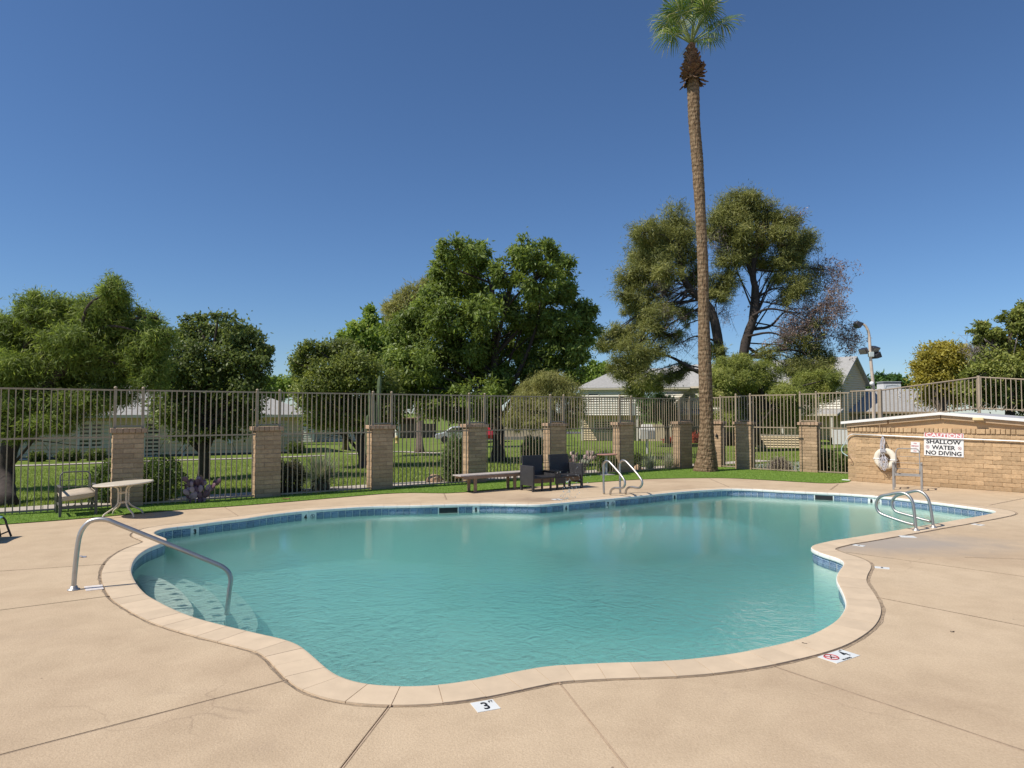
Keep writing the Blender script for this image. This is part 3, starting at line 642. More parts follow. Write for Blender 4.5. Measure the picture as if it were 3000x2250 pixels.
pillar(G1, GA, 'sunlit brick pillar with a black latch box, partly hidden by the palm trunk')
pillar(G2, GA, 'sunlit brick pillar right of the narrow gate')
pillar(G3, GA, 'sunlit brick pillar nearest the brick wall with the caution sign')

# ================================================================== STEEL FENCE
FT, FMID, FBOT = 2.545, 1.515, 0.06
pk = {}
def picket_mesh(h):
    k = round(h, 3)
    if k not in pk: pk[k] = MB().box((0, 0, h / 2), (.021, .021, h)).mesh('picket', M_FENCE)
    return pk[k]
post_me = MB().box((0, 0, .44), (.056, .056, .88)).mesh('fence_post', M_FENCE)
ball_me = MB().lathe([(.001, 0), (.022, .004), (.036, .022), (.036, .036), (.024, .056), (.001, .064)], 10).mesh('post_cap', M_FENCE, True)
def bay(a, b_, ang, label, name='fence_panel', ra=True, cat='fence panel', group='steel fence panels between the pillars', miss=(), low=FBOT, FT=2.545):
    d = np.array([math.cos(ang), math.sin(ang)]); n = np.array([-d[1], d[0]]); L = float(np.linalg.norm(b_ - a)); c = a + n * .07
    t = empty(name, (*c, 0), ang, label, cat, group)
    for z, h in ((FT - .02, .034), (FMID, .034), (low, .034)): MB().box((L / 2, 0, z), (L - .004, .030, h)).build({0: 'top_rail', 1: 'middle_rail', 2: 'bottom_rail'}[[FT - .02, FMID, low].index(z)], M_FENCE, t)
    npk = max(3, int(round(L / .118))); hm = FT - .037 - .02
    for k in range(npk):
        if k in miss: continue
        inst('picket', picket_mesh(hm - (.0 if low < .1 else low - .02)), t, (L * (k + .5) / npk, random.uniform(-.002, .002), .02 if low < .1 else low), (random.uniform(-.003, .003), random.uniform(-.004, .004), 0))
    return t
def topper(p, ang, label, xs=(.035, .565), FT=2.545):
    """the short railing over a pillar: two posts with ball caps and four pickets"""
    d = np.array([math.cos(ang), math.sin(ang)]); n = np.array([-d[1], d[0]]); c = p + n * .07; zb = PH + .102
    t = empty('pillar_railing', (*c, zb), ang, label, 'railing', 'short railings over the brick pillars')
    for x in xs:
        o = inst('fence_post', post_me, t, (x, 0, 0), (0, 0, 0), (1, 1, (FT - zb + .004) / .88)); inst('post_cap', ball_me, o, (0, 0, .878))
    MB().box((.3, 0, .045), (.465, .03, .034)).build('bottom_rail', M_FENCE, t); MB().box((.3, 0, FT - .02 - zb), (.465, .03, .034)).build('top_rail', M_FENCE, t)
    for k in range(4): inst('picket', picket_mesh(FT - zb - .10), t, (.3 + (k - 1.5) * .106, 0, .062))
    return t
names = ['leftmost steel fence panel behind the cushioned patio chair', 'steel fence panel in front of the dark round-topped hedge and purple prickly pear', 'steel fence panel in front of the spiky grey plant',
         'steel fence panel in front of the tan boulder and yellow hydrant', 'steel fence panel behind the right half of the low wooden bench', 'steel fence panel behind the pink prickly pear',
         'steel fence panel in front of the white mailbox box and grey grass tufts']
for i in range(7): bay(PP[i] + DF * .602, PP[i + 1] - DF * .002, FA, names[i])
for i in range(1, 8): topper(PP[i], FA, whichp[i].replace('brick pillar', 'short railing on the brick pillar', 1).replace('shaded short', 'short'))
bay(PP[7] + DF * .602, PP[7] + DF * (.602 + .9), FA, 'short steel fence panel mostly hidden behind the palm trunk')
bay(G1 + GDIR * .602, G2 - GDIR * .002, GA, 'narrow steel gate between the two pillars right of the palm', 'metal_gate', cat='gate', group=None, FT=2.62)
bay(G2 + GDIR * .602, G3 - GDIR * .002, GA, 'steel fence panel in front of the dry twiggy bush', FT=2.655)
EB = np.array([10.03, 20.46]); WA = R(-45.7); WD = np.array([math.cos(WA), math.sin(WA)]); WN = np.array([-WD[1], WD[0]])   # enclosure wall: corner, direction, away from pool
bay(G3 + GDIR * .602, G3 + GDIR * 1.62, GA, 'steel fence panel between the last pillar and the brick wall', FT=2.70)
for g_, l, f_ in ((G1, 'short railing on the sunlit pillar beside the palm trunk', 2.60), (G2, 'short railing on the pillar right of the narrow gate', 2.64), (G3, 'short railing on the sunlit pillar nearest the brick wall', 2.68)): topper(g_, GA, l, FT=f_)
# latch on the gate pillar
c = G1 + GDIR * .45 - GN * .03; t = empty('gate_latch', (*c, 1.17), GA, 'small black latch box on the sunlit pillar beside the palm', 'latch')
MB().box((0, 0, 0), (.07, .05, .10)).build('latch_box', M_BLACK, t, bevel=.008); MB().tube([(-.09, 0, 0), (-.02, 0, 0)], .009, 6).tube([(0, -.02, .09), (0, -.02, .03)], .01, 6).build('lever', M_BLACK, t)

# ================================================================== BRICK EQUIPMENT ENCLOSURE
M_WTRIM = plain('white_trim', (0.78, 0.76, 0.72), .5, var=.05); M_STUC = plain('painted_plaster', (0.53, 0.35, 0.19), .85, var=.08, scale=4, bmp=.3)
M_FASC = plain('tan_fascia_board', (0.42, 0.29, 0.175), .7, var=.12, scale=7); M_ROOFG = plain('rolled_roofing', (0.40, 0.40, 0.41), .9, var=.12, scale=8, bmp=.4)
M_WMORT = plain('wall_mortar', (0.45, 0.315, 0.185), .95, var=.12, scale=25, bmp=.4)
enc = empty('pool_enclosure', (*EB, 0), WA, 'low tan slump-block equipment building with white roof edge and caution sign', 'building')
WLEN, WDEP, WH = 6.4, 4.4, 1.47
def roofz(x):                                     # underside of the roof along the wall
    return np.interp(x, [-.16, 2.46, WLEN + .16], [1.70, 1.985, 1.62])
MB().box((WLEN / 2, .13, WH / 2), (WLEN - .03, .20, WH)).build('mortar_core', M_WMORT, enc)
MB().box((.13, WDEP / 2, WH / 2), (.20, WDEP, WH)).box((WLEN - .13, WDEP / 2, WH / 2), (.20, WDEP, WH)).box((WLEN / 2, WDEP - .1, WH / 2), (WLEN, .2, WH)).build('rear_wall', M_BRICK, enc)
WB4 = [block_mesh('brick', .398, .24, CH + .005, M_WBRICK, .012, .009, 5) for _ in range(9)]; WB2 = [block_mesh('brick', .198, .24, CH + .005, M_WBRICK, .012, .009, 3) for _ in range(5)]
nc = 13; chh = WH / nc
for i in range(nc):
    x = .0
    if i % 2: inst('brick', random.choice(WB2), enc, (.1, .12, chh * (i + .5))); x = .2
    while x < WLEN - .05:
        L = .4 if x + .4 <= WLEN + .01 else .2
        inst('brick', random.choice(WB4 if L > .3 else WB2), enc, (x + L / 2, .12 + random.uniform(-.004, .004), chh * (i + .5) + random.uniform(-.002, .002)), (0, 0, R(180) * random.randint(0, 1))); x += L
SOL = [block_mesh('soldier_brick', .095, .26, .128, M_WBRICK, .004, .008, 0) for _ in range(3)] + [block_mesh('soldier_brick', .20, .26, .128, M_WBRICK, .004, .008, 1)]
MB().box((WLEN / 2, .14, WH + .065), (WLEN - .02, .18, .13)).build('mortar_course', M_MORT, enc)
x = 0.0
while x < WLEN - .1:
    big = random.random() < .22; L = .2 if big else .095
    inst('soldier_brick', SOL[3] if big else random.choice(SOL[:3]), enc, (x + L / 2, .10 + random.uniform(-.004, .004), WH + .066)); x += L + .014
def gstrip(y0, y1, zlo, zhi, mat, name, xs=None):
    """a piece following the low gable from x to x; zlo and zhi may be functions"""
    xs = xs if xs is not None else np.array([-.14, 2.46, WLEN + .14]); V = []
    for x in xs: V += [(x, y0, zlo(x)), (x, y1, zlo(x)), (x, y1, zhi(x)), (x, y0, zhi(x))]
    k = 4; n = len(xs); fc = [(i * k + j, (i + 1) * k + j, (i + 1) * k + (j + 1) % k, i * k + (j + 1) % k) for i in range(n - 1) for j in range(k)] + [(0, 1, 2, 3), tuple((n - 1) * k + j for j in (3, 2, 1, 0))]
    m_ = MB().add(V, [f[::-1] for f in fc]); o = m_.build(name, mat, enc); return o
gstrip(.03, .20, lambda x: WH + .132, lambda x: roofz(x) - .012, M_STUC, 'plaster_band', np.array([.0, 2.46, WLEN]))
gstrip(-.065, .02, lambda x: roofz(x) - .125, lambda x: roofz(x) - .014, M_FASC, 'fascia_board', np.array([.0, 1.12])); gstrip(-.065, .02, lambda x: roofz(x) - .125, lambda x: roofz(x) - .014, M_FASC, 'fascia_board', np.array([1.16, 2.45])); gstrip(-.065, .02, lambda x: roofz(x) - .125, lambda x: roofz(x) - .014, M_FASC, 'fascia_board', np.array([2.47, WLEN]))
gstrip(-.13, -.085, lambda x: roofz(x) - .012, lambda x: roofz(x) + .062, M_WTRIM, 'white_roof_edge'); gstrip(-.082, WDEP + .1, lambda x: roofz(x) - .010, lambda x: roofz(x) + .034, M_ROOFG, 'roof')
# ---- fence over the roof
RP = [G3 + GDIR * 1.64 + np.array([.05, .05]), G3 + GDIR * 2.52 + np.array([.05, .05]), np.array([11.56, 16.9]) * 1.2875, np.array([12.9, 15.53]) * 1.2875]
RT = [2.60, 2.80, 3.16, 2.86]; RB = [1.86, 1.88, 2.12, 1.86]; RT = [float(ZY(2480, 1147, RP[0][1])[2]), float(ZY(2573, 1144, RP[1][1])[2]), float(ZY(2868, 1105, RP[2][1])[2]), float(ZY(3080, 1120, RP[3][1])[2])]
RB = [1.50, float(ZY(2573, 1225, RP[1][1])[2]), float(ZY(2868, 1196, RP[2][1])[2]), float(ZY(3080, 1211, RP[3][1])[2])]
t = empty('rooftop_fence', (*RP[1], 0), 0, 'steel fence rising over the roof of the brick enclosure with bent spikes', 'fence'); O2 = np.array([*RP[1], 0])
for k in range(3):
    a, b_ = RP[k], RP[k + 1]; L = np.linalg.norm(b_ - a); npk = int(L / .125); d = unit(b_ - a); rz = math.atan2(d[1], d[0])
    for zz, nm in ((RT, 'top_rail'), (RB, 'bottom_rail')):
        MB().tube([np.array([*a, zz[k]]) - O2, np.array([*b_, zz[k + 1]]) - O2], .022, 4).build(nm, M_FENCE, t)
    for i in range(npk):
        f_ = (i + .5) / npk; p = a + (b_ - a) * f_; z0 = RB[k] * (1 - f_) + RB[k + 1] * f_; z1 = RT[k] * (1 - f_) + RT[k + 1] * f_
        inst('picket', picket_mesh(1.0), t, np.array([*p, z0 - .04]) - O2, (0, 0, rz), (1, 1, z1 - z0 + .04))
        if k > 0 and i % 2 == 0 and f_ > (.45 if k == 1 else -1): MB().tube([(0, 0, -.05), (.03, -.01, .04), (.10, -.03, .14)], .008, 4).build('spike', M_FENCE, t, loc=np.array([*p, z0]) - O2 + np.array([0, -.03, 0]), rz=rz)
for k in (1, 2):
    zb = float(roofz(0)) if k == 1 else 1.98
    o = MB().box((0, 0, (RT[k] + .05 - 1.62) / 2), (.075, .075, RT[k] + .05 - 1.62)).build('fence_post', M_FENCE, t, loc=np.array([*RP[k], 1.62]) - O2, rz=WA)
# ---- things on the wall
def wallpt(u, v, off=0.0):
    p = onplane(u, v, EB - WN * off, WD); q = p[:2] - EB; return np.array([q @ WD, -off, p[2]])
def W2(x, y, z): return np.array([*(EB + WD * x + WN * y), z])
M_SIGNW = plain('sign_white', (0.78, 0.77, 0.74), .5, var=.04); M_SIGNR = plain('faded_sign_red', (0.60, 0.20, 0.20), .55, var=.12, scale=14)
a = wallpt(2706, 1267, .03); b_ = wallpt(2822, 1268.5, .03); c_ = wallpt(2822, 1339, .03); sw, sh = b_[0] - a[0], (a[2] + b_[2]) / 2 - c_[2]
sg = empty('caution_sign', W2((a[0] + b_[0]) / 2, -.020, c_[2] + sh / 2), WA, 'white and red CAUTION SHALLOW WATER NO DIVING sign on the brick wall', 'sign'); sg.rotation_euler = (0, R(1.2), WA)
MB().box((0, 0, 0), (sw, .006, sh)).build('sign_board', M_SIGNW, sg); MB().box((0, -.0048, sh * .385), (sw * .965, .002, sh * .19)).build('red_band', M_SIGNR, sg)
for txt, zz, ww, hh, mt, yy in (('CAUTION', .385, .90, .155, M_SIGNW, -.0075), ('SHALLOW', .105, .88, .185, M_BLACK, -.005), ('WATER', -.135, .60, .185, M_BLACK, -.005), ('NO DIVING', -.37, .90, .185, M_BLACK, -.005)):
    inst('lettering', text_mesh(txt, .2, mt, .006, sw * ww, sh * hh, .0008), sg, (0, yy, sh * zz), (R(90), 0, 0))
def no_symbol(r, parent, loc, rot=(0, 0, 0), mr=None):
    cp = [(r * math.cos(a_), 0, r * math.sin(a_)) for a_ in np.linspace(0, 2 * math.pi, 25)]
    m_ = MB().tube(cp, r * .09, 4, False); m_.tube([(-r * .7, 0, r * .7), (r * .7, 0, -r * .7)], r * .08, 4)
    o = m_.build('prohibition_symbol', mr or M_RED, parent, loc=loc); o.rotation_euler = rot
    f_ = MB().tube([(-r * .5, .001, -r * .35), (-r * .1, .001, 0), (r * .3, .001, r * .25)], [r * .06, r * .14, r * .06], 4).tube([(-r * .1, .001, 0), (r * .1, .001, -r * .45)], r * .07, 4).lathe([(.001, -r * .12), (r * .12, 0), (.001, r * .12)], 8, (r * .42, 0, r * .38))
    f_.build('diver_figure', M_BLACK, o)
for sx in (-1, 1): no_symbol(sw * .042, sg, (sx * sw * .405, -.006, -sh * .135))
a = wallpt(2668, 1294, .02); c_ = wallpt(2695, 1326, .02)
s2 = empty('emergency_sign', W2((a[0] + c_[0]) / 2, -.022, (a[2] + c_[2]) / 2), WA, 'small white sign with red lettering beside the life ring', 'sign'); s2.rotation_euler = (0, R(2), WA); w2, h2 = c_[0] - a[0], a[2] - c_[2]
MB().box((0, 0, 0), (w2, .005, h2)).build('sign_board', M_SIGNW, s2)
for txt, zz, ww in (('FOR', .34, .34), ('EMERGENCY', .10, .84), ('USE', -.13, .34), ('ONLY', -.36, .42)): inst('lettering', text_mesh(txt, .05, M_RED, .001, w2 * ww, h2 * .13, .0008), s2, (0, -.004, h2 * zz), (R(90), 0, 0))
# shepherd's crook hung along the wall
M_POLE = plain('aluminium_pole', (0.72, 0.71, 0.68), .4, metal=.3, var=.05); M_TEAL = plain('pale_teal_tube', (0.42, 0.55, 0.55), .45, var=.05); M_HOSE = plain('brown_hose', (0.24, 0.13, 0.08), .6)
pl = [wallpt(u, v, .052) for u, v in ((2499, 1272), (2580, 1275.4), (2700, 1281), (2850, 1287), (3010, 1293.6))]
cr = empty('shepherds_crook', W2(*pl[0]), WA, 'long pale rescue pole with hooked end hung across the brick wall', 'rescue pole'); o0 = pl[0]
far = pl[-1] + (pl[-1] - pl[-2]) * 2.2; MB().tube([p - o0 for p in pl] + [np.array([far[0] - o0[0], 0, pl[-1][2] - o0[2] - .06])], .017, 10).build('pole', M_POLE, cr, True)
hk = [np.array([x, -.052, z]) - o0 for x, _, z in [wallpt(u, v, .052) for u, v in ((2499, 1272), (2488, 1276), (2480, 1287), (2475, 1300), (2468, 1309), (2465.5, 1318), (2469, 1326), (2477, 1332), (2484, 1336))]]
MB().tube(bez(hk[:4], 14), .017, 8).build('hook_socket', M_POLE, cr, True); MB().tube(bez(hk[2:], 24) + np.array([0, -.004, 0]), .013, 8).build('hook', M_TEAL, cr, True)
hs_ = [np.array([x, -.06, z]) - o0 for x, _, z in [wallpt(u, v, .06) for u, v in ((2480, 1327), (2490, 1340), (2496, 1350), (2495, 1356), (2488, 1354))]]; MB().tube(bez(hs_, 20), .008, 6).build('tether', M_HOSE, cr, True)
for px in (2620, 2880):
    q = wallpt(px, 1272 + (px - 2499) * .0465, .05) - o0; MB().tube([q + np.array([0, .05, -.022]), q + np.array([0, -.020, -.024]), q + np.array([0, -.028, .0])], .006, 5).build('hanger', M_BLACK, cr)
# life ring with coiled rope
M_RING = plain('life_ring_foam', (0.72, 0.66, 0.54), .6, var=.08, scale=6); M_ROPE = plain('grey_white_rope', (0.50, 0.49, 0.52), .85, var=.35, scale=90)
q = wallpt(2593.5, 1343.5, .10); rr = float(np.linalg.norm(wallpt(2628, 1343.5, .1) - q)); lr = empty('life_ring', W2(*q), WA, 'cream life ring hanging on the brick wall with coiled rope', 'life ring')
m_ = MB(); K, J = 28, 12; V = []
for i in range(K):
    a_ = 2 * math.pi * i / K
    for j in range(J): b2 = 2 * math.pi * j / J; r_ = rr * .725 + rr * .28 * math.cos(b2); V.append((r_ * math.cos(a_), .055 * math.sin(b2) - .0, r_ * math.sin(a_)))
m_.add(V, [(i * J + j, ((i + 1) % K) * J + j, ((i + 1) % K) * J + (j + 1) % J, i * J + (j + 1) % J) for i in range(K) for j in range(J)]); m_.build('ring', M_RING, lr, True)
M_BANDW = plain('ring_band', (0.78, 0.77, 0.76), .6)
for a_ in (R(182), R(-8)): MB().box((0, 0, 0), (rr * .60, .122, .035)).build('band', M_BANDW, lr, bevel=.012, loc=(rr * .725 * math.cos(a_), 0, rr * .725 * math.sin(a_)))
rp = MB(); hang = wallpt(2587, 1278, .10) - q
for k in range(16):
    dx = random.uniform(-.07, .07); top = hang + np.array([random.uniform(-.015, .015), -.03, random.uniform(-.03, .01)]); zb = random.uniform(-.12, .30) * 1.0
    pts_ = [top, top + np.array([dx * .9, random.uniform(-.03, .0), -.14]), np.array([hang[0] + dx * .8, -.07 + random.uniform(-.03, .02), rr * .95 + random.uniform(-.1, .1)]), np.array([hang[0] * .6 + dx * .6, -.085 + random.uniform(-.02, .01), rr * .62 + zb])]
    rp.tube(bez(pts_, 14), .0075, 5)
for k in range(9):   # loose loops over the ring and through its middle
    a0 = random.uniform(-.10, .02); z0 = random.uniform(rr * .1, rr * .7); z1 = random.uniform(-rr * 1.15, -rr * .2); wd_ = random.uniform(.03, .09)
    rp.tube(bez([(a0 - wd_ * .3, -.085, z0), (a0 - wd_, -.09, (z0 + z1) / 2), (a0, -.085, z1), (a0 + wd_, -.09, (z0 + z1) / 2), (a0 + wd_ * .3, -.085, z0)], 20), .0065, 5)
for k in range(5): z = rr * (.62 + k * .05); rp.tube([(hang[0] * .7 + .075 * math.cos(a_), -.085 + .022 * math.sin(a_), z + .01 * math.sin(3 * a_)) for a_ in np.linspace(0, 2 * math.pi, 13)], .007, 5, False)
rp.build('rope', M_ROPE, lr, True); MB().tube([hang + np.array([0, .10, .0]), hang + np.array([0, -.05, .0]), hang + np.array([0, -.06, .03])], .006, 5).build('hook', M_BLACK, lr)
# lamp box under the eave, bracket, small things
q = wallpt(2866, 1227.5, .14); t = empty('wall_light', W2(*q), WA, 'long pale yellow light fitting under the white roof edge', 'light fitting')
MB().box((0, 0, 0), (.245, .09, .075)).build('lamp_cover', plain('aged_plastic', (0.70, 0.56, 0.30), .45, var=.05), t, bevel=.012); MB().box((0, .075, 0), (.20, .10, .055)).build('mounting_box', M_FASC, t)
q = wallpt(2577, 1242, .03); t = empty('conduit', W2(*q), WA, 'thin rusty conduit with junction box below the roof corner', 'conduit'); MB().box((0, 0, 0), (.05, .05, .07)).build('junction_box', M_FASC, t); MB().tube([(0, -.01, -.03), (.015, -.02, -.12), (.015, -.03, -.26)], .009, 6).build('pipe', M_FASC, t)
q = G(2479, 1408.5); t = MB().box((0, 0, .012), (.22, .10, .024)).build('drain_cover', M_SIGNW, None, bevel=.005, loc=q + np.array([0, 0, .012]), rz=WA); tag(t, 'small white drain block on the ground at the corner of the brick wall', 'drain cover')
# ================================================================== FLOODLIGHT POLE
M_PPOLE = plain('painted_light_pole', (0.55, 0.45, 0.36), .5, var=.14, scale=5); M_LBLK = plain('black_housing', (0.035, 0.035, 0.04), .35, var=.2); M_LGLASS = plain('lamp_glass', (0.20, 0.19, 0.16), .12, var=.2); M_BOXG = plain('grey_green_box', (0.52, 0.57, 0.54), .5)
LY = 22.6; lp = [ZY(u, v, LY) for u, v in ((2560, 1232), (2559.5, 1170), (2557.5, 1120), (2552, 1066), (2548.5, 1012), (2546.5, 985), (2542, 966), (2534, 953.5), (2526, 949.5))]
lp[0][2] = 1.60; o0 = lp[0].copy()
t = empty('floodlight_pole', o0, 0, 'pale curved lamp post carrying black floodlights beside the enclosure roof', 'light pole')
Q = bez(lp, 34) - o0; MB().tube(Q, np.linspace(.056, .036, len(Q)), 12).build('pole', M_PPOLE, t, True)
MB().tube([(0, 0, -1.6), (0, 0, .02)], .060, 12).build('pole_foot', M_PPOLE, t)
def flood(px, pv, sz, tilt, rz, nm='floodlight'):
    c = ZY(px, pv, LY) - o0; o = empty(nm, c, rz); o.parent = t; o.rotation_euler = (tilt, 0, rz)
    hb = MB(); hb.add([(-sz / 2, -.09, -sz * .36), (sz / 2, -.09, -sz * .36), (sz / 2, -.09, sz * .36), (-sz / 2, -.09, sz * .36), (-sz * .3, .11, -sz * .2), (sz * .3, .11, -sz * .2), (sz * .3, .11, sz * .2), (-sz * .3, .11, sz * .2)], [(0, 1, 2, 3), (7, 6, 5, 4), (0, 4, 5, 1), (1, 5, 6, 2), (2, 6, 7, 3), (3, 7, 4, 0)])
    hb.build('housing', M_LBLK, o, bevel=.012); MB().box((0, -.094, 0), (sz * .86, .006, sz * .58)).build('lens', M_LGLASS, o); return o
hd = flood(2512, 950.5, .30, R(40), R(100), 'lamp_head'); flood(2531, 1027, .28, R(35), R(-60)); flood(2562, 1022, .28, R(38), R(15)); flood(2566, 1042, .30, R(-30), R(120))
q = ZY(2548, 1039, LY) - o0; MB().box(q + np.array([0, -.08, 0]), (.16, .12, .165)).build('junction_box', M_BOXG, t, bevel=.012); MB().tube([ZY(2532, 1029, LY) - o0, ZY(2550, 1030, LY) - o0, ZY(2562, 1026, LY) - o0], .022, 8).tube([ZY(2550, 1040, LY) - o0, ZY(2565, 1044, LY) - o0], .02, 8).build('bracket', M_LBLK, t)
q = ZY(2553.5, 1123.5, LY) - o0; m_ = MB().lathe([(.001, -.07), (.06, -.05), (.075, 0), (.055, .05), (.001, .07)], 12, q + np.array([-.03, -.07, 0])); m_.build('sensor', M_SIGNW, t, True)
# ================================================================== FURNITURE AND RAILS
M_GREYF = plain('grey_painted_frame', (0.115, 0.108, 0.10), .5, var=.15, scale=12); M_LGREY = plain('weathered_frame', (0.30, 0.285, 0.265), .5, var=.15, scale=12); M_CUSH = plain('beige_cushion', (0.50, 0.41, 0.31), .9, var=.10, scale=9, bmp=.35, bscale=70); M_TTOP = plain('cream_table_top', (0.60, 0.52, 0.41), .5, var=.08); M_TLEG = plain('cream_table_leg', (0.62, 0.55, 0.43), .4, var=.08)
def chair(p, ang, w_, dp, frame, label, arm_h=.585, back_h=.83, seat_h=.33, spring=True):
    """p: front left foot; ang: direction of the front edge seen left to right"""
    t = empty('patio_chair', (*p, 0), ang, label, 'chair')
    for x in (0, w_):
        for nm, a_, b_ in (('leg', (x, .0, 0), (x, .02, arm_h)), ('leg', (x, dp * 1.0, 0), (x, dp * .72, arm_h - .02))):
            a_, b_ = np.array(a_), np.array(b_); c = (a_ + b_) / 2; L = np.linalg.norm(b_ - a_); MB().box((0, 0, 0), (.048, .030, L)).build(nm, frame, t, bevel=.004, loc=c).rotation_euler = (math.atan2(-(b_ - a_)[1], (b_ - a_)[2]), 0, 0)
        MB().box((x, dp * .37, arm_h), (.045, dp * .80, .028)).build('armrest', frame, t, bevel=.006)
        MB().box((x, dp * .45, seat_h - .10), (.022, dp * .80, .035)).build('side_rail', frame, t)
    MB().box((w_ / 2, .03, seat_h - .02 if not spring else seat_h - .13), (w_ - .03, .03, .04)).build('front_rail', frame, t); MB().box((w_ / 2, dp * .72, seat_h - .02), (w_ - .03, .025, .035)).build('rear_rail', frame, t)
    bw = w_ * .86; b0, b1 = dp * .70, dp * .95; zz = lambda f_: (b0 + (b1 - b0) * f_, seat_h + .0 + (back_h - seat_h) * f_); xs = w_ / 2
    path = [(xs - bw / 2, *zz(0)), (xs - bw / 2, *zz(.80)), (xs - bw / 2 + .03, *zz(.95)), (xs - bw / 2 + .09, *zz(1)), (xs + bw / 2 - .09, *zz(1)), (xs + bw / 2 - .03, *zz(.95)), (xs + bw / 2, *zz(.80)), (xs + bw / 2, *zz(0))]
    bk = MB().tube(bez(path, 36), .014, 8).build('back_frame', frame, t, True)
    for f_ in (.18, .42, .68): MB().tube([(xs - bw / 2, *zz(f_)), (xs + bw / 2, *zz(f_))], .006, 6).build('back_slat', frame, bk)
    if spring:
        for x in (w_ * .3, w_ * .7): MB().tube(bez([(x - .08, .06, seat_h - .02), (x - .07, .1, seat_h - .1), (x, .12, seat_h - .13), (x + .07, .1, seat_h - .1), (x + .08, .06, seat_h - .02)], 16), .007, 6).build('spring', frame, t)
    else:
        for y in (.2, .36): MB().tube([(0, dp * y / .6, seat_h - .02), (w_, dp * y / .6, seat_h - .02)], .008, 6).build('seat_bar', frame, t)
    return t
FL = np.array([-6.80, 10.34]) * 1.2875
ch = chair(FL, R(38), .60, .70, M_GREYF, 'grey metal patio chair with a loose beige seat cushion by the fence')
cu = empty('seat_cushion', (*(FL + .30 * np.array([math.cos(R(38)), math.sin(R(38))]) + .30 * np.array([-math.sin(R(38)), math.cos(R(38))])), .405), R(38), 'thick beige seat cushion lying askew on the grey patio chair', 'cushion'); cu.rotation_euler = (R(4), R(-6), R(40))
bm = bmesh.new(); bmesh.ops.create_cube(bm, size=1); bmesh.ops.subdivide_edges(bm, edges=bm.edges[:], cuts=6, use_grid_fill=True)
for v in bm.verts:
    x, y, z = v.co * 2; k = (1 - abs(x) ** 4) * (1 - abs(y) ** 4); v.co = Vector((x * .29 * (1 - .03 * abs(z)), y * .30, z * (.035 + .05 * k ** .5) + random.uniform(-.004, .004)))
me = bpy.data.meshes.new('cushion_body'); bm.to_mesh(me); bm.free(); me.materials.append(M_CUSH); me.polygons.foreach_set('use_smooth', [True] * len(me.polygons)); inst('cushion_body', me, cu)
pp = [(.29 * math.copysign(min(1, abs(math.cos(a_)) * 1.35), math.cos(a_)), .30 * math.copysign(min(1, abs(math.sin(a_)) * 1.35), math.sin(a_)), .045) for a_ in np.linspace(0, 2 * math.pi, 41)]; MB().tube(pp, .007, 5, False).build('piping', M_CUSH, cu)
# round table
tc = G(360.5, 1513); tz = .665; t = empty('round_table', tc, R(12), 'small cream round patio table with tilted top and bent tube legs', 'table')
o = MB().lathe([(.001, 0), (.50, 0), (.525, .010), (.53, .022), (.52, .034), (.49, .036), (.001, .036)], 40).build('table_top', M_TTOP, t, loc=(0, 0, tz - .036)); o.rotation_euler = (R(0), R(-3.2), 0)
for k in range(4):
    a_ = R(45 + 90 * k); ca, sa = math.cos(a_), math.sin(a_); pr = [(.20, .625), (.17, .60), (.115, .555), (.10, .50), (.10, .33), (.11, .26), (.17, .19), (.30, .115), (.365, .07), (.39, .012)]
    MB().tube(bez([(r_ * ca, r_ * sa, z) for r_, z in pr], 40), .0165, 8).build('leg', M_TLEG, t, True)
for z in (.47, .28): MB().tube([(.10 * math.cos(a_), .10 * math.sin(a_), z) for a_ in np.linspace(0, 2 * math.pi, 17)], .011, 6, False).build('leg_ring', M_TLEG, t, True)
# chaise lounge at the left edge of the picture
M_SLING = plain('turquoise_sling', (0.16, 0.34, 0.40), .7, var=.1, scale=40); M_DKB = plain('dark_bronze_frame', (0.045, 0.035, 0.03), .4)
f0 = G(47, 1600); f1 = G(24, 1588); ang = R(196); t = empty('chaise_lounge', (f0[0] - .44, f0[1] + .10, 0), ang, 'end of a dark-framed chaise lounge with turquoise sling at the left edge', 'lounge chair')
sd = .62
for y in (-.06, -.06 - sd):
    MB().tube(bez([(.0, y, .012), (.06, y, .18), (.10, y, .30), (.18, y, .345), (.30, y, .35), (.9, y, .345), (1.85, y, .345)], 40), .017, 8).build('side_rail', M_DKB, t, True)
    for x in (.24, 1.5): MB().tube(bez([(x + .02, y, .345), (x - .05, y, .2), (x - .09, y, .012)], 10), .015, 8).build('leg', M_DKB, t, True)
MB().tube([(.03, -.06, .10), (.03, -.06 - sd, .10)], .012, 6).build('cross_bar', M_DKB, t)
m_ = MB(); V = []
for i, x in enumerate(np.linspace(.12, 1.85, 20)):
    for y, dz in ((-.07, 0), (-.06 - sd / 2, -.025), (-.05 - sd, 0)): V.append((x, y, .362 + dz - (.03 if i == 0 else 0)))
m_.add(V, [(i * 3 + j, (i + 1) * 3 + j, (i + 1) * 3 + j + 1, i * 3 + j + 1) for i in range(19) for j in range(2)]); o = m_.build('sling', M_SLING, t); md = o.modifiers.new('thick', 'SOLIDIFY'); md.thickness = .008
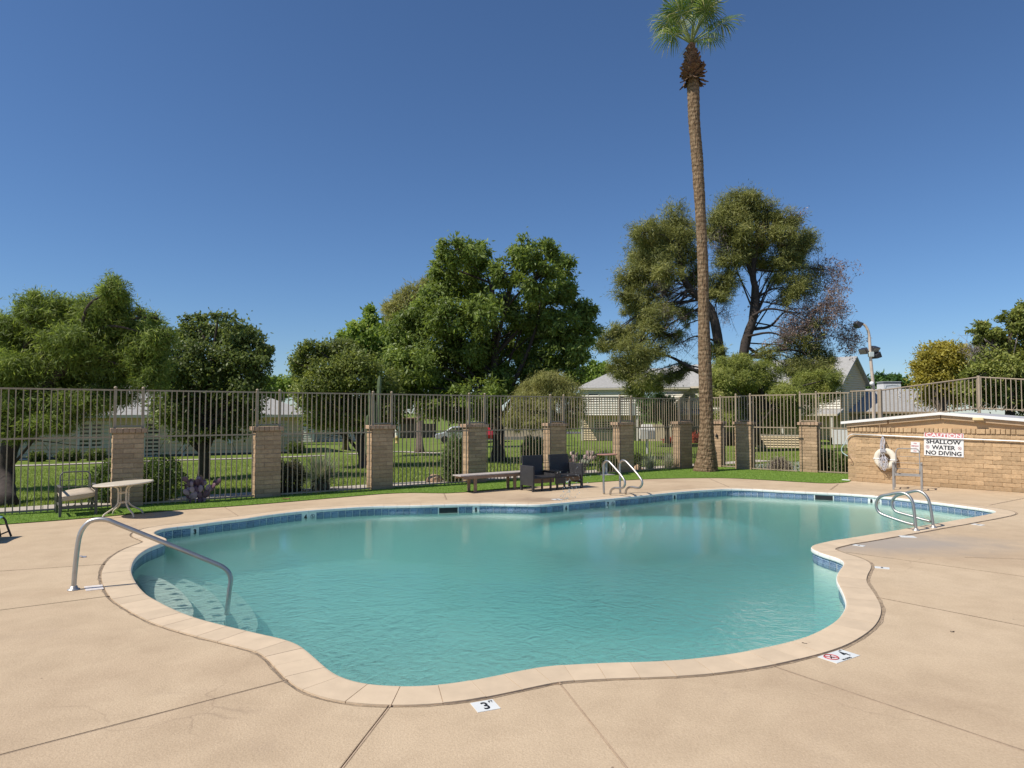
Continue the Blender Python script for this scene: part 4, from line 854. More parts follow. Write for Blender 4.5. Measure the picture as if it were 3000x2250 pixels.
# low wooden bench
M_WOODT = plain('weathered_plank', (0.42, 0.37, 0.33), .85, var=.18, scale=10, bmp=.4); M_WOODS = plain('brown_timber', (0.29, 0.195, 0.13), .75, var=.25, scale=9)
bl = G(1394.3, 1444); br = G(1510, 1434.4); bd = unit(br[:2] - bl[:2]); ba = math.atan2(bd[1], bd[0]); Lb = float(np.linalg.norm(br[:2] - bl[:2])); t = empty('wooden_bench', bl, ba, 'low weathered wooden plank bench on the pool deck left of the loveseat', 'bench')
for k in range(3): MB().box((Lb / 2, .05 + k * .135, .443), (Lb + .92, .130, .030)).build('plank', M_WOODT, t, bevel=.004)
MB().box((Lb / 2 - .02, .0, .392), (Lb + .70, .035, .075)).build('side_beam', M_WOODS, t, bevel=.004); MB().box((Lb / 2 - .02, .37, .392), (Lb + .70, .035, .075)).build('side_beam', M_WOODS, t, bevel=.004)
for x in (0, Lb):
    for y in (.03, .34): MB().box((x, y, .19), (.075, .055, .38)).build('leg', M_WOODS, t, bevel=.004)
# black wicker loveseat with a table between the seats
def wickmat(name, c):
    m, tt, b = newmat(name); o = coords(tt, 'Object'); mp = N(tt, 'Mapping'); tt.links.new(o, mp.inputs['Vector']); ch_ = N(tt, 'TexChecker', i_Scale=85.0); ch_.inputs[1].default_value = (*[x * 1.7 for x in c], 1); ch_.inputs[2].default_value = (*[x * .5 for x in c], 1); tt.links.new(mp.outputs[0], ch_.inputs['Vector'])
    k = noise(tt, o, 5, 4); col = mixc(tt, .6, ch_.outputs[0], ramp(tt, k.outputs[0], [(.3, (.7, .7, .7)), (.7, (1.4, 1.4, 1.4))]), 'MULTIPLY')
    tt.links.new(col, b.inputs['Base Color']); b.inputs['Roughness'].default_value = .5; bump(tt, b, ch_.outputs['Fac'], .5, .004); return m
M_WICK = wickmat('black_wicker', (0.030, 0.029, 0.031)); M_GLT = plain('black_glass', (0.02, 0.02, 0.022), .15)
sl0 = G(1564, 1441.8); t = empty('wicker_loveseat', sl0, FA, 'black wicker loveseat with two backs and a small table between the seats', 'loveseat', None)
Ls, Ds = 1.62, .58
for x in (0.0, Ls):
    MB().box((x, Ds / 2, .40), (.055, Ds, .52)).build('armrest', M_WICK, t, bevel=.008)
    for y in (.03, Ds - .03): MB().box((x, y, .075), (.058, .06, .15)).build('leg', M_WICK, t, bevel=.004)
for x0, x1 in ((.03, .70), (.93, Ls - .03)):
    o = MB().box((0, 0, 0), (x1 - x0, .05, .56)).build('backrest', M_WICK, t, bevel=.01, loc=((x0 + x1) / 2, Ds - .02, .62)); o.rotation_euler = (R(-6), 0, 0)
    MB().box(((x0 + x1) / 2, Ds * .48, .345), (x1 - x0, Ds * .90, .05)).build('seat', M_WICK, t, bevel=.008); MB().box(((x0 + x1) / 2, .05, .265), (x1 - x0, .02, .11)).build('seat_skirt', plain('brown_wicker_skirt', (0.13, 0.085, 0.05), .7), t)  # seat skirt in plain brown wicker
MB().box((.815, Ds * .50, .40), (.222, Ds * .86, .16)).build('console', M_WICK, t, bevel=.006); MB().box((.815, Ds * .50, .492), (.30, Ds * .90, .022)).build('console_top', M_GLT, t, bevel=.004); MB().box((.90, .04, .24), (.34, .022, .17)).build('console_front', M_WICK, t)
for x in (.30, .58, .80, 1.04): MB().box((x, .05, .15), (.045, .045, .30)).build('leg', M_WICK, t, bevel=.003)
for z in (.50, .62): MB().tube([(.68, Ds + .02, z + .06), (.95, Ds + .02, z + .06)], .008, 6).build('link_bar', M_BLACK, t)
t2 = MB().box((0, 0, 0), (.012, .004, .06)).build('paper_tag', M_SIGNW, t, loc=(.80, Ds * .02 + .03, .46)); t2.rotation_euler = (0, R(25), 0)
# small pedestal table
pc = G(1776, 1392); t = empty('pedestal_table', pc, 0, 'small red-topped pedestal table standing on the turf by the fence', 'table')
MB().lathe([(.001, 0), (.34, 0), (.365, .012), (.365, .03), (.35, .036), (.001, .036)], 32).build('table_top', plain('red_tile_top', (0.42, 0.22, 0.17), .5, var=.15), t, loc=(0, 0, .655)); MB().lathe([(.001, 0), (.13, 0), (.13, .03), (.045, .05), (.04, .58), (.10, .655), (.001, .655)], 16).build('pedestal', plain('pale_grey_post', (0.42, 0.43, 0.43), .5), t); MB().lathe([(.001, 0), (.30, 0), (.30, .018), (.001, .025)], 24, (0, 0, .014)).build('base', M_LGREY, t)
# bare chair frame by the brick wall
chair(np.array([9.97, 18.25]) * 1.0 + np.array([.12, -.10]), R(-32), .64, .62, M_LGREY, 'bare grey metal chair frame in front of the brick wall', .70, 1.06, .41, spring=False)
# ---- stainless rails
def rail(name, px, p0, dr, r, label, cat, group=None, flange=True, fh=1.0, foot=None, z0=0.0, n=70):
    P = [onplane(u, v, p0, dr) for u, v in px]; P[0][2] = z0; t = empty(name, P[0], 0, label, cat, group); Q = bez(P, n) - P[0]
    MB().tube(Q, r, 12).build('rail_tube', M_STEEL, t, True)
    if flange: MB().lathe([(.001, 0), (r * 2.5, 0), (r * 2.4, r * .35), (r * 1.5, r * .8), (r * 1.4, r * 1.6 * fh), (r * 1.05, r * 1.8 * fh), (r, r * 1.8 * fh)], 18).build('escutcheon', plain('dull_flange', (0.50, 0.47, 0.43), .4, metal=.7, var=.15), t, True)
    return t
b0 = G(217, 1728); bend_ = G(671, 1738, WZ); dr = unit(bend_[:2] - b0[:2])
px = [(0 + 398 / 1.843, 1350 + 700 / 1.843)] + [(x / 1.843, 1350 + y / 1.843) for x, y in ((401, 640), (408, 560), (418, 470), (430, 405), (450, 362), (482, 330), (525, 317), (580, 320), (640, 343), (800, 407), (1000, 488), (1150, 549), (1205, 575), (1236, 605), (1246, 645), (1240, 690), (1232, 760), (1224, 830))]
rail('hand_rail', px, b0, dr, .027, 'brushed steel handrail slanting from the deck down to the entry steps', 'handrail', None)
ed = unit(G(2885, 1508.5)[:2] - G(2439, 1583.5)[:2]); pd = np.array([-ed[1], ed[0]])
def rp_px(pts): return [(2300 + x / 3.16, 1400 + y / 3.16) for x, y in pts]
A = [(1213, 490), (1207, 420), (1197, 330), (1186, 250), (1168, 195), (1130, 155), (1080, 138), (1020, 142), (960, 155), (900, 166), (866, 188), (847, 225), (845, 265), (860, 305), (890, 333), (950, 358), (1050, 393), (1130, 418), (1198, 434)]
Bp = [(1374, 462), (1366, 400), (1352, 310), (1336, 230), (1316, 180), (1275, 138), (1225, 120), (1170, 127), (1100, 145), (1040, 162), (1010, 185), (992, 215), (990, 245), (1003, 285), (1030, 312), (1080, 330), (1180, 357), (1270, 385), (1350, 403)]
rail('grab_rail', rp_px(A), G(2684, 1555), pd, .025, 'looped steel grab rail on the right deck, the one nearer the camera', 'grab rail', 'looped grab rails on the right deck'); rail('grab_rail', rp_px(Bp), G(2735, 1546.5), pd, .025, 'looped steel grab rail on the right deck, the farther of the pair', 'grab rail', 'looped grab rails on the right deck')
ed2 = unit(G(1881, 1452)[:2] - G(1711, 1467)[:2]); pd2 = np.array([ed2[1], -ed2[0]])
def lp_px(pts): return [(1700 + x / 4.74, 1100 + y / 4.74) for x, y in pts]
C1 = [(330, 1648), (326, 1560), (322, 1400), (320, 1270), (330, 1215), (352, 1190), (380, 1190), (410, 1205), (450, 1250), (530, 1340), (595, 1425), (620, 1480), (616, 1525), (594, 1557), (560, 1568), (490, 1562), (445, 1578), (422, 1612), (416, 1652)]
C2 = [(555, 1640), (553, 1550), (550, 1400), (548, 1260), (556, 1210), (580, 1182), (610, 1182), (642, 1200), (690, 1250), (770, 1340), (835, 1425), (860, 1475), (856, 1515), (835, 1548), (800, 1562), (720, 1550), (668, 1560), (640, 1590), (628, 1645)]
rail('ladder_rail', lp_px(C1), G(1769.6, 1447.7), pd2, .027, 'curved steel ladder rail at the far edge, the left of the pair', 'ladder rail', 'ladder rails at the far edge', flange=False); rail('ladder_rail', lp_px(C2), G(1817, 1446), pd2, .027, 'curved steel ladder rail at the far edge, the right of the pair', 'ladder rail', 'ladder rails at the far edge', flange=False)
# ---- depth markers let into the deck
def marker(px4, label, items, name='depth_marker'):
    q = [G(u, v)[:2] for u, v in px4]; tl, tr, br, bl_ = q; cx = sum(q) / 4; right = ((tr - tl) + (br - bl_)) / 2; upv = ((tl - bl_) + (tr - br)) / 2; W_, H_ = np.linalg.norm(right), np.linalg.norm(upv); rz = math.atan2(right[1], right[0])
    t = empty(name, (*cx, .003), rz, label, 'depth marker', 'depth markers set in the deck'); sh_ = 1 if right[0] * upv[1] - right[1] * upv[0] > 0 else -1
    MB().box((0, 0, -.001), (W_, H_, .004)).build('marker_tile', M_WTILE, t)
    for kind, x, y, s in items:
        if kind == 'nd': no_symbol(H_ * s, t, (x * W_, y * H_, .0025), (R(-90), 0, 0))
        elif kind == 'bar': MB().box((x * W_, y * H_, .0025), (W_ * s, H_ * .2, .002)).build('numeral', M_BLACK, t)
        else: inst('lettering', text_mesh(kind, H_ * s, M_BLACK, H_ * s * .02, None, H_ * s, .0006), t, (x * W_, y * H_, .0022))
marker([(1378, 2061.6), (1443, 2049.6), (1466.7, 2076.8), (1399.8, 2088)], 'white 3 FT depth marker tile in the near deck', [('3', .0, -.02, .72), ('FT', .34, .30, .20)])
marker([(2398.6, 1924.5), (2462.7, 1903.7), (2520.6, 1920.9), (2448.3, 1945.3)], 'white 4 FT NO DIVING depth marker tile in the right deck', [('4', .25, .06, .62), ('FT', .40, .40, .13), ('nd', -.24, .10, .33), ('NO DIVING', -.0, -.41, .13)])
marker([(2560, 1659.2), (2604, 1663.2), (2608, 1668.5), (2565, 1664.6)], 'white depth marker tile reading 5 seen edge-on beside the coping bend', [('5', .0, .0, .62)]); marker([(2500, 1594.4), (2530, 1599), (2535, 1602.6), (2503, 1598)], 'white depth marker tile reading 6 at the tip of the worn grey deck', [('6', .0, .0, .62)])
marker([(2848, 1533.5), (2879, 1537.5), (2884, 1541), (2851, 1537)], 'white depth marker tile reading 7 right of the looped grab rails', [('7', .0, .0, .62)]); marker([(2640, 1569.6), (2684, 1571.4), (2678, 1575), (2632, 1574)], 'faded blank white marker tile beside the near grab rail', []); marker([(1618, 1462.3), (1640, 1461), (1646, 1464), (1622, 1465.5)], 'white marker tile on the far deck left of the ladder rails', [('6', 0, 0, .6)])
q = [G(u, v)[:2] for u, v in ((246, 1719), (300, 1713.5), (304, 1726), (252, 1732))]
t = MB().prism([tuple(x - q[0]) for x in q][::-1], 0, .006).build('deck_cover', M_LGREY if False else plain('worn_white_cover', (0.66, 0.60, 0.55), .8, var=.12, scale=30), None, loc=(*q[0], -.001)); tag(t, 'worn pale cover plate in the deck beside the handrail foot', 'cover plate')
# debris: dry leaf on the turf, scrap on the deck, leaves on the coping
M_DRY = plain('dry_leaf', (0.24, 0.12, 0.05), .8, var=.3, scale=40); M_DK = plain('dark_leaf', (0.05, 0.035, 0.03), .8)
def scrap(u, v, L, W_, mat, label, name='dry_leaf', rz=0.0, z=0.0):
    m_ = MB(); V = []; n = 7
    for i in range(n):
        f_ = i / (n - 1); ww = W_ * math.sin(math.pi * (.08 + .84 * f_)); V += [(L * (f_ - .5), -ww / 2, .12 * L * math.sin(f_ * 5)), (L * (f_ - .5), 0, .03 * L + .12 * L * f_), (L * (f_ - .5), ww / 2, .15 * L * math.sin(f_ * 4 + 1))]
    m_.add(V, [(i * 3 + j, (i + 1) * 3 + j, (i + 1) * 3 + j + 1, i * 3 + j + 1) for i in range(n - 1) for j in range(2)]); o = m_.build(name, mat, None, loc=G(u, v, z) + np.array([0, 0, .004 + .03 * L]), rz=rz); tag(o, label, 'leaf')
scrap(838, 1463, .17, .10, M_DRY, 'curled brown leaf lying on the turf strip', z=.016); scrap(242, 1633, .11, .05, plain('blue_grey_scrap', (0.25, 0.27, 0.33), .6), 'small crumpled grey scrap on the deck left of the handrail', 'litter'); scrap(2357, 1887, .045, .016, M_DK, 'dark narrow leaf on the coping near the no diving marker', rz=R(-30)); scrap(2371, 1884.5, .022, .012, M_DK, 'tiny dark leaf on the coping beside the narrow one', rz=R(10)); scrap(2790, 1852, .04, .02, M_DK, 'dark speck of leaf on the open right deck', rz=R(5))
# water spout: thin jet and spray in front of the loveseat
M_DROP = bpy.data.materials.new('water_drop'); M_DROP.use_nodes = True; b = M_DROP.node_tree.nodes['Principled BSDF']; b.inputs['Base Color'].default_value = (.9, .93, .95, 1); b.inputs['Roughness'].default_value = .05; b.inputs['Transmission Weight'].default_value = .7; b.inputs['IOR'].default_value = 1.33
dm = MB(); s0 = G(1646, 1482); sp_ = []
for k in range(150):
    f_ = random.random() ** .7; u = 1640 + 55 * f_ + random.gauss(0, 4 + 16 * f_); v = 1470 - 60 * f_ + random.gauss(0, 6 + 22 * f_); p = ZY(u, v, s0[1] - .5 + random.uniform(-.6, .5)); r_ = random.uniform(.004, .0125)
    if p[2] < -.1: continue
    dm.add([p + r_ * np.array(d_) for d_ in ((1, 0, 0), (-1, 0, 0), (0, 1, 0), (0, -1, 0), (0, 0, 1), (0, 0, -1))], [(0, 2, 4), (2, 1, 4), (1, 3, 4), (3, 0, 4), (2, 0, 5), (1, 2, 5), (3, 1, 5), (0, 3, 5)])
for k in range(90):
    u = random.uniform(1700, 2160); v = random.uniform(1500, 1560) if random.random() < .7 else random.uniform(1470, 1500); p = G(u, v, WZ + .004); r_ = random.uniform(.004, .016)
    if not inpoly(p[:2], POOL): continue
    dm.add([p + r_ * np.array(d_) for d_ in ((1, 0, 0), (-1, 0, 0), (0, 1, 0), (0, -1, 0), (0, 0, .6), (0, 0, -.6))], [(0, 2, 4), (2, 1, 4), (1, 3, 4), (3, 0, 4), (2, 0, 5), (1, 2, 5), (3, 1, 5), (0, 3, 5)])
tag(dm.build('water_spray', M_DROP, None, True), kind='stuff')
# milky aerated water under the spout, deep end
M_BUB = bpy.data.materials.new('aerated_water'); M_BUB.use_nodes = True; tt = M_BUB.node_tree; tt.nodes.clear(); ou = N(tt, 'OutputMaterial'); trn = N(tt, 'BsdfTransparent'); tt.links.new(trn.outputs[0], ou.inputs[0]); vs = N(tt, 'VolumeScatter', i_Density=4.0, i_Anisotropy=.0); vs.inputs['Color'].default_value = (.07, .92, .97, 1); gco = coords(tt); gmp = N(tt, 'Mapping'); gmp.inputs['Scale'].default_value = (1 / 3.0, 1 / 1.35, 1 / .42); tt.links.new(gco, gmp.inputs['Vector']); gr = N(tt, 'TexGradient', gradient_type='SPHERICAL'); tt.links.new(gmp.outputs[0], gr.inputs['Vector']); gm_ = N(tt, 'MapRange', i_1=.0, i_2=.55, i_3=.0, i_4=7.0); tt.links.new(gr.outputs['Fac'], gm_.inputs[0]); tt.links.new(gm_.outputs[0], vs.inputs['Density']); tt.links.new(vs.outputs[0], ou.inputs['Volume'])
bc = G(1895, 1512, WZ); bm = bmesh.new(); bmesh.ops.create_icosphere(bm, subdivisions=4, radius=1)
for v in bm.verts:
    k = 1 + .16 * math.sin(v.co.x * 4 + 1) * math.cos(v.co.y * 5); v.co = Vector((v.co.x * 3.0 * k, v.co.y * 1.35 * k, v.co.z * .40))
me = bpy.data.meshes.new('aerated_water'); bm.to_mesh(me); bm.free(); me.materials.append(M_BUB); o = inst('aerated_water', me, None, (bc[0], bc[1], WZ - .43), (0, 0, R(6))); tag(o, kind='stuff')
# ================================================================== PALM
M_PTRUNK, t_, b_ = newmat('palm_trunk'); p_ = worldpos(t_); mp = N(t_, 'Mapping'); mp.inputs['Scale'].default_value = (1, 1, .55); t_.links.new(p_, mp.inputs['Vector'])
nn = noise(t_, mp.outputs[0], 11, 6, .7); n2 = noise(t_, mp.outputs[0], 34, 5, .7); vo = N(t_, 'TexVoronoi', i_Scale=13.0); m2 = N(t_, 'Mapping'); m2.inputs['Scale'].default_value = (1.3, 1.3, .5); t_.links.new(p_, m2.inputs['Vector']); t_.links.new(m2.outputs[0], vo.inputs['Vector'])
c_ = ramp(t_, nn.outputs[0], [(.25, (.11, .07, .042)), (.5, (.255, .175, .105)), (.75, (.38, .285, .185))]); c_ = mixc(t_, .75, c_, ramp(t_, vo.outputs['Distance'], [(.05, (.35, .30, .28)), (.30, (1, 1, 1))]), 'MULTIPLY'); c_ = mixc(t_, .5, c_, ramp(t_, n2.outputs[0], [(.3, (.6, .58, .55)), (.6, (1.1, 1.1, 1.1))]), 'MULTIPLY')
wv = N(t_, 'TexWave', wave_type='BANDS', bands_direction='Z', i_Scale=2.1, i_Distortion=3.5, i_Detail=3.0); wv.inputs['Detail Scale'].default_value = 2.5; t_.links.new(p_, wv.inputs['Vector']); c_ = mixc(t_, .55, c_, ramp(t_, wv.outputs['Fac'], [(.1, (.50, .46, .43)), (.55, (1.1, 1.1, 1.1))]), 'MULTIPLY')
t_.links.new(c_, b_.inputs['Base Color']); b_.inputs['Roughness'].default_value = .95; b_.inputs['Specular IOR Level'].default_value = .1
ha = N(t_, 'Math', operation='ADD'); t_.links.new(nn.outputs[0], ha.inputs[0]); t_.links.new(vo.outputs['Distance'], ha.inputs[1]); bump(t_, b_, ha.outputs[0], 1.0, .045)
M_BOOT = plain('palm_boots', (0.165, 0.095, 0.055), .85, var=.5, scale=14, bmp=.5); M_FROND = leafmat('palm_frond', (0.07, 0.125, 0.03), (0.15, 0.21, 0.055), (0.36, 0.36, 0.17), .40); M_PETI = plain('palm_petiole', (0.20, 0.24, 0.07), .5, var=.2)
PY = float(G(2068, 1381)[1]); pb = G(2068, 1381); palm = empty('palm_tree', pb, 0, 'tall slender fan palm with brown skirt rising from the turf by the fence', 'palm tree')
TR = [(2068,1383,37),(2067.5,1368,33),(2068,1345,27.5),(2068.5,1315,24),(2069.5,1270,21),(2070,1231,19.5),(2067,1132,19.5),(2064,1032,18.3),(2061,900,15.8),(2059.5,795,15.8),(2054.5,669,15),(2046,520,16.5),(2043,470,17.2),(2034.5,362,17),(2030.5,256,18),(2026,180,12),(2025,140,9)]
cp = bez([ZY(u, v, PY) for u, v, r_ in TR], 320); rr_ = np.interp(cp[:, 2], [ZY(u, v, PY)[2] for u, v, r_ in TR], [r_ * PY / 2000 for u, v, r_ in TR]); zz_ = cp[:, 2] - cp[0, 2]
K = 28; V = []; ph = RNG.uniform(0, 6.28, 40)
for i in range(len(cp)):
    for j in range(K):
        a_ = 2 * math.pi * j / K; z = zz_[i]; per = .15 + .02 * math.sin(z * 1.7); s_ = (z + .02 * math.sin(3 * a_ + z) + .012 * math.sin(7 * a_ + 2 * z)) / per; fr = s_ - math.floor(s_); up_ = np.clip((z - 4) / 6, 0.12, 1)
        r_ = rr_[i] * (1 + .085 * up_ * (1 - abs(2 * fr - 1)) - .045 * up_ + .012 * math.sin(5 * a_ + z * 3) + .02 * RNG.normal() * (.5 if z > 1 else 1)) * (1 + (.05 * math.sin(4 * a_ + 1) if z < .5 else 0))
        V.append((cp[i, 0] + r_ * math.cos(a_), cp[i, 1] + r_ * math.sin(a_), cp[i, 2]))
mb = MB(); mb.add(np.array(V) - pb, [(i * K + j, i * K + (j + 1) % K, (i + 1) * K + (j + 1) % K, (i + 1) * K + j) for i in range(len(cp) - 1) for j in range(K)]); mb.build('trunk', M_PTRUNK, palm, True)
zs0, zs1 = ZY(2030, 236, PY), ZY(2025, 134, PY); mb = MB()
for k in range(210):
    f_ = (k / 210) ** 1.0; a_ = k * 2.39996 + random.uniform(-.2, .2); c = zs0 * (1 - f_) + zs1 * f_; r0 = .20 * (1 - f_) + .06 * f_; out = (.25 * (1 - f_) ** .7 + .09) * random.uniform(.7, 1.2); pit = (.2 + f_ * 1.1 + random.uniform(-.3, .3)) if k > 26 else random.uniform(-1.2, -.4)
    ca, sa = math.cos(a_), math.sin(a_); wd = random.uniform(.06, .11); curl = random.uniform(-.5, .9); V = []
    for q in range(4):
        g_ = q / 3; ang_ = pit + curl * g_ * (1 if k > 26 else .2); L = out * g_; rad = r0 + L * math.cos(pit + curl * g_ * .5); hz = L * math.sin(pit + curl * g_ * .5); ww = wd * (1 - .35 * g_)
        for s_ in (-1, 1): V.append((c[0] + rad * ca - s_ * ww * sa, c[1] + rad * sa + s_ * ww * ca, c[2] + hz + .02 * random.uniform(-1, 1)))
        V.append((c[0] + (rad + .03) * ca, c[1] + (rad + .03) * sa, c[2] + hz - .025))
    mb.add(np.array(V) - pb, [f for q in range(3) for f in ((q * 3, q * 3 + 2, q * 3 + 5, q * 3 + 3), (q * 3 + 2, q * 3 + 1, q * 3 + 4, q * 3 + 5), (q * 3, q * 3 + 3, q * 3 + 4, q * 3 + 1))])
mb.build('leaf_base_skirt', M_BOOT, palm)
hubc = ZY(2025, 128, PY)
def frond(az, el, Lp, Rf, roll=0.0, dr=.5, seed=0):
    rg = np.random.default_rng(seed); d0 = np.array([math.cos(az) * math.cos(el), math.sin(az) * math.cos(el), math.sin(el)]); side = np.array([-math.sin(az), math.cos(az), 0.]); n = np.cross(side, d0) * -1
    pet = [np.zeros(3)]; d = d0.copy()
    for i in range(8): d = unit(d + np.array([0, 0, -.022])); pet.append(pet[-1] + d * Lp / 8)
    o = MB().tube([hubc - pb + q for q in pet], np.linspace(.032, .014, 9), 6).build('petiole', M_PETI, palm, True)
    nrm = unit(np.cross(d, side)); s_ = side * math.cos(roll) + nrm * math.sin(roll); nrm = unit(np.cross(d, s_)); hub = pet[-1] + hubc - pb; V = []; var = []; ns = 44
    for k in range(ns):
        a_ = R(-148 + 296 * (k + .5) / ns) + rg.normal() * .02; L = Rf * (.62 + .38 * math.cos(a_ * .55)) * rg.uniform(.9, 1.08); e = math.cos(a_) * d + math.sin(a_) * s_; t2_ = -math.sin(a_) * d + math.cos(a_) * s_; pts_ = []
        for g_, ww in ((.03, .15), (.35, .95), (.58, .62), (.8, .34), (1.0, .05)):
            rad = L * g_; dp = np.array([0, 0, -1.]) * dr * L * max(0, g_ - .35) ** 1.8 * rg.uniform(.9, 1.5); pt = hub + e * rad + nrm * (.05 * rad * ((k % 2) * 2 - 1) * .6) + dp; wv = math.pi * 2 * L * g_ / ns * 1.0 * ww * .42
            pts_.append((pt - t2_ * wv, pt + t2_ * wv))
        vv = rg.uniform(0, .85) if rg.random() > .1 else 1.0
        for q in range(4): V += [pts_[q][0], pts_[q][1], pts_[q + 1][1], pts_[q + 1][0]]; var.append(min(1, vv + (.25 if q == 3 else 0)))
    inst('frond', quads_mesh('frond', np.array(V), np.array(var), M_FROND), palm)
    return o
fr_ = [(R(188), .75, 1.25, 1.12, .9), (R(200), .35, .9, 1.05, .9), (R(-95), 1.05, 1.25, 1.05, .35), (R(-60), .95, 1.3, 1.1, .5), (R(-8), .62, 1.45, 1.05, .8), (R(20), .85, 1.35, 1.1, .7), (R(150), .8, 1.3, 1.1, .7), (R(95), .9, 1.3, 1.1, .6), (R(60), .6, 1.2, 1.0, .8), (R(-130), .85, 1.25, 1.05, .6), (R(-25), .25, .75, .8, 1.0), (R(165), 1.1, 1.4, 1.1, .5), (R(5), 1.15, 1.4, 1.1, .5)]
for k in range(7): fr_.append((R(k * 137.5), random.uniform(1.0, 1.45), random.uniform(1.3, 1.6), random.uniform(1.0, 1.2), .35))
for i, (az, el, Lp, Rf, dr_) in enumerate(fr_): frond(az, el, Lp * .84, Rf * .84, random.uniform(-.25, .25), dr_, 100 + i)

# ================================================================== TREES
M_BARK = plain('grey_brown_bark', (0.115, 0.085, 0.065), .95, var=.4, scale=7, bmp=.9, bscale=22); M_BARKD = plain('dark_bark', (0.055, 0.043, 0.036), .95, var=.35, scale=8, bmp=.9, bscale=22); M_TWIG = plain('grey_twig', (0.24, 0.205, 0.19), .9, var=.3, scale=5)
def px3(u, v, Y): return ZY(u, v, Y)
def twig_mesh(name, segs, mat, parent):
    """segs: list of (a, b, r0, r1) thin three-sided sticks"""
    if not segs: return
    A_ = np.array([s[0] for s in segs]); B_ = np.array([s[1] for s in segs]); r0 = np.array([s[2] for s in segs])[:, None]; r1 = np.array([s[3] for s in segs])[:, None]
    d = unit(B_ - A_); up = np.where(np.abs(d[:, 2:3]) < .9, np.array([[0, 0, 1.]]), np.array([[1., 0, 0]])); x = unit(np.cross(d, up)); y = np.cross(d, x); V = []; n = len(segs); P = np.empty((n, 6, 3))
    for j in range(3): a_ = 2 * math.pi * j / 3; o = math.cos(a_) * x + math.sin(a_) * y; P[:, j] = A_ + o * r0; P[:, 3 + j] = B_ + o * r1
    fc = [(i * 6 + j, i * 6 + (j + 1) % 3, i * 6 + 3 + (j + 1) % 3, i * 6 + 3 + j) for i in range(n) for j in range(3)]
    return MB().add(P.reshape(-1, 3), fc).build(name, mat, parent)
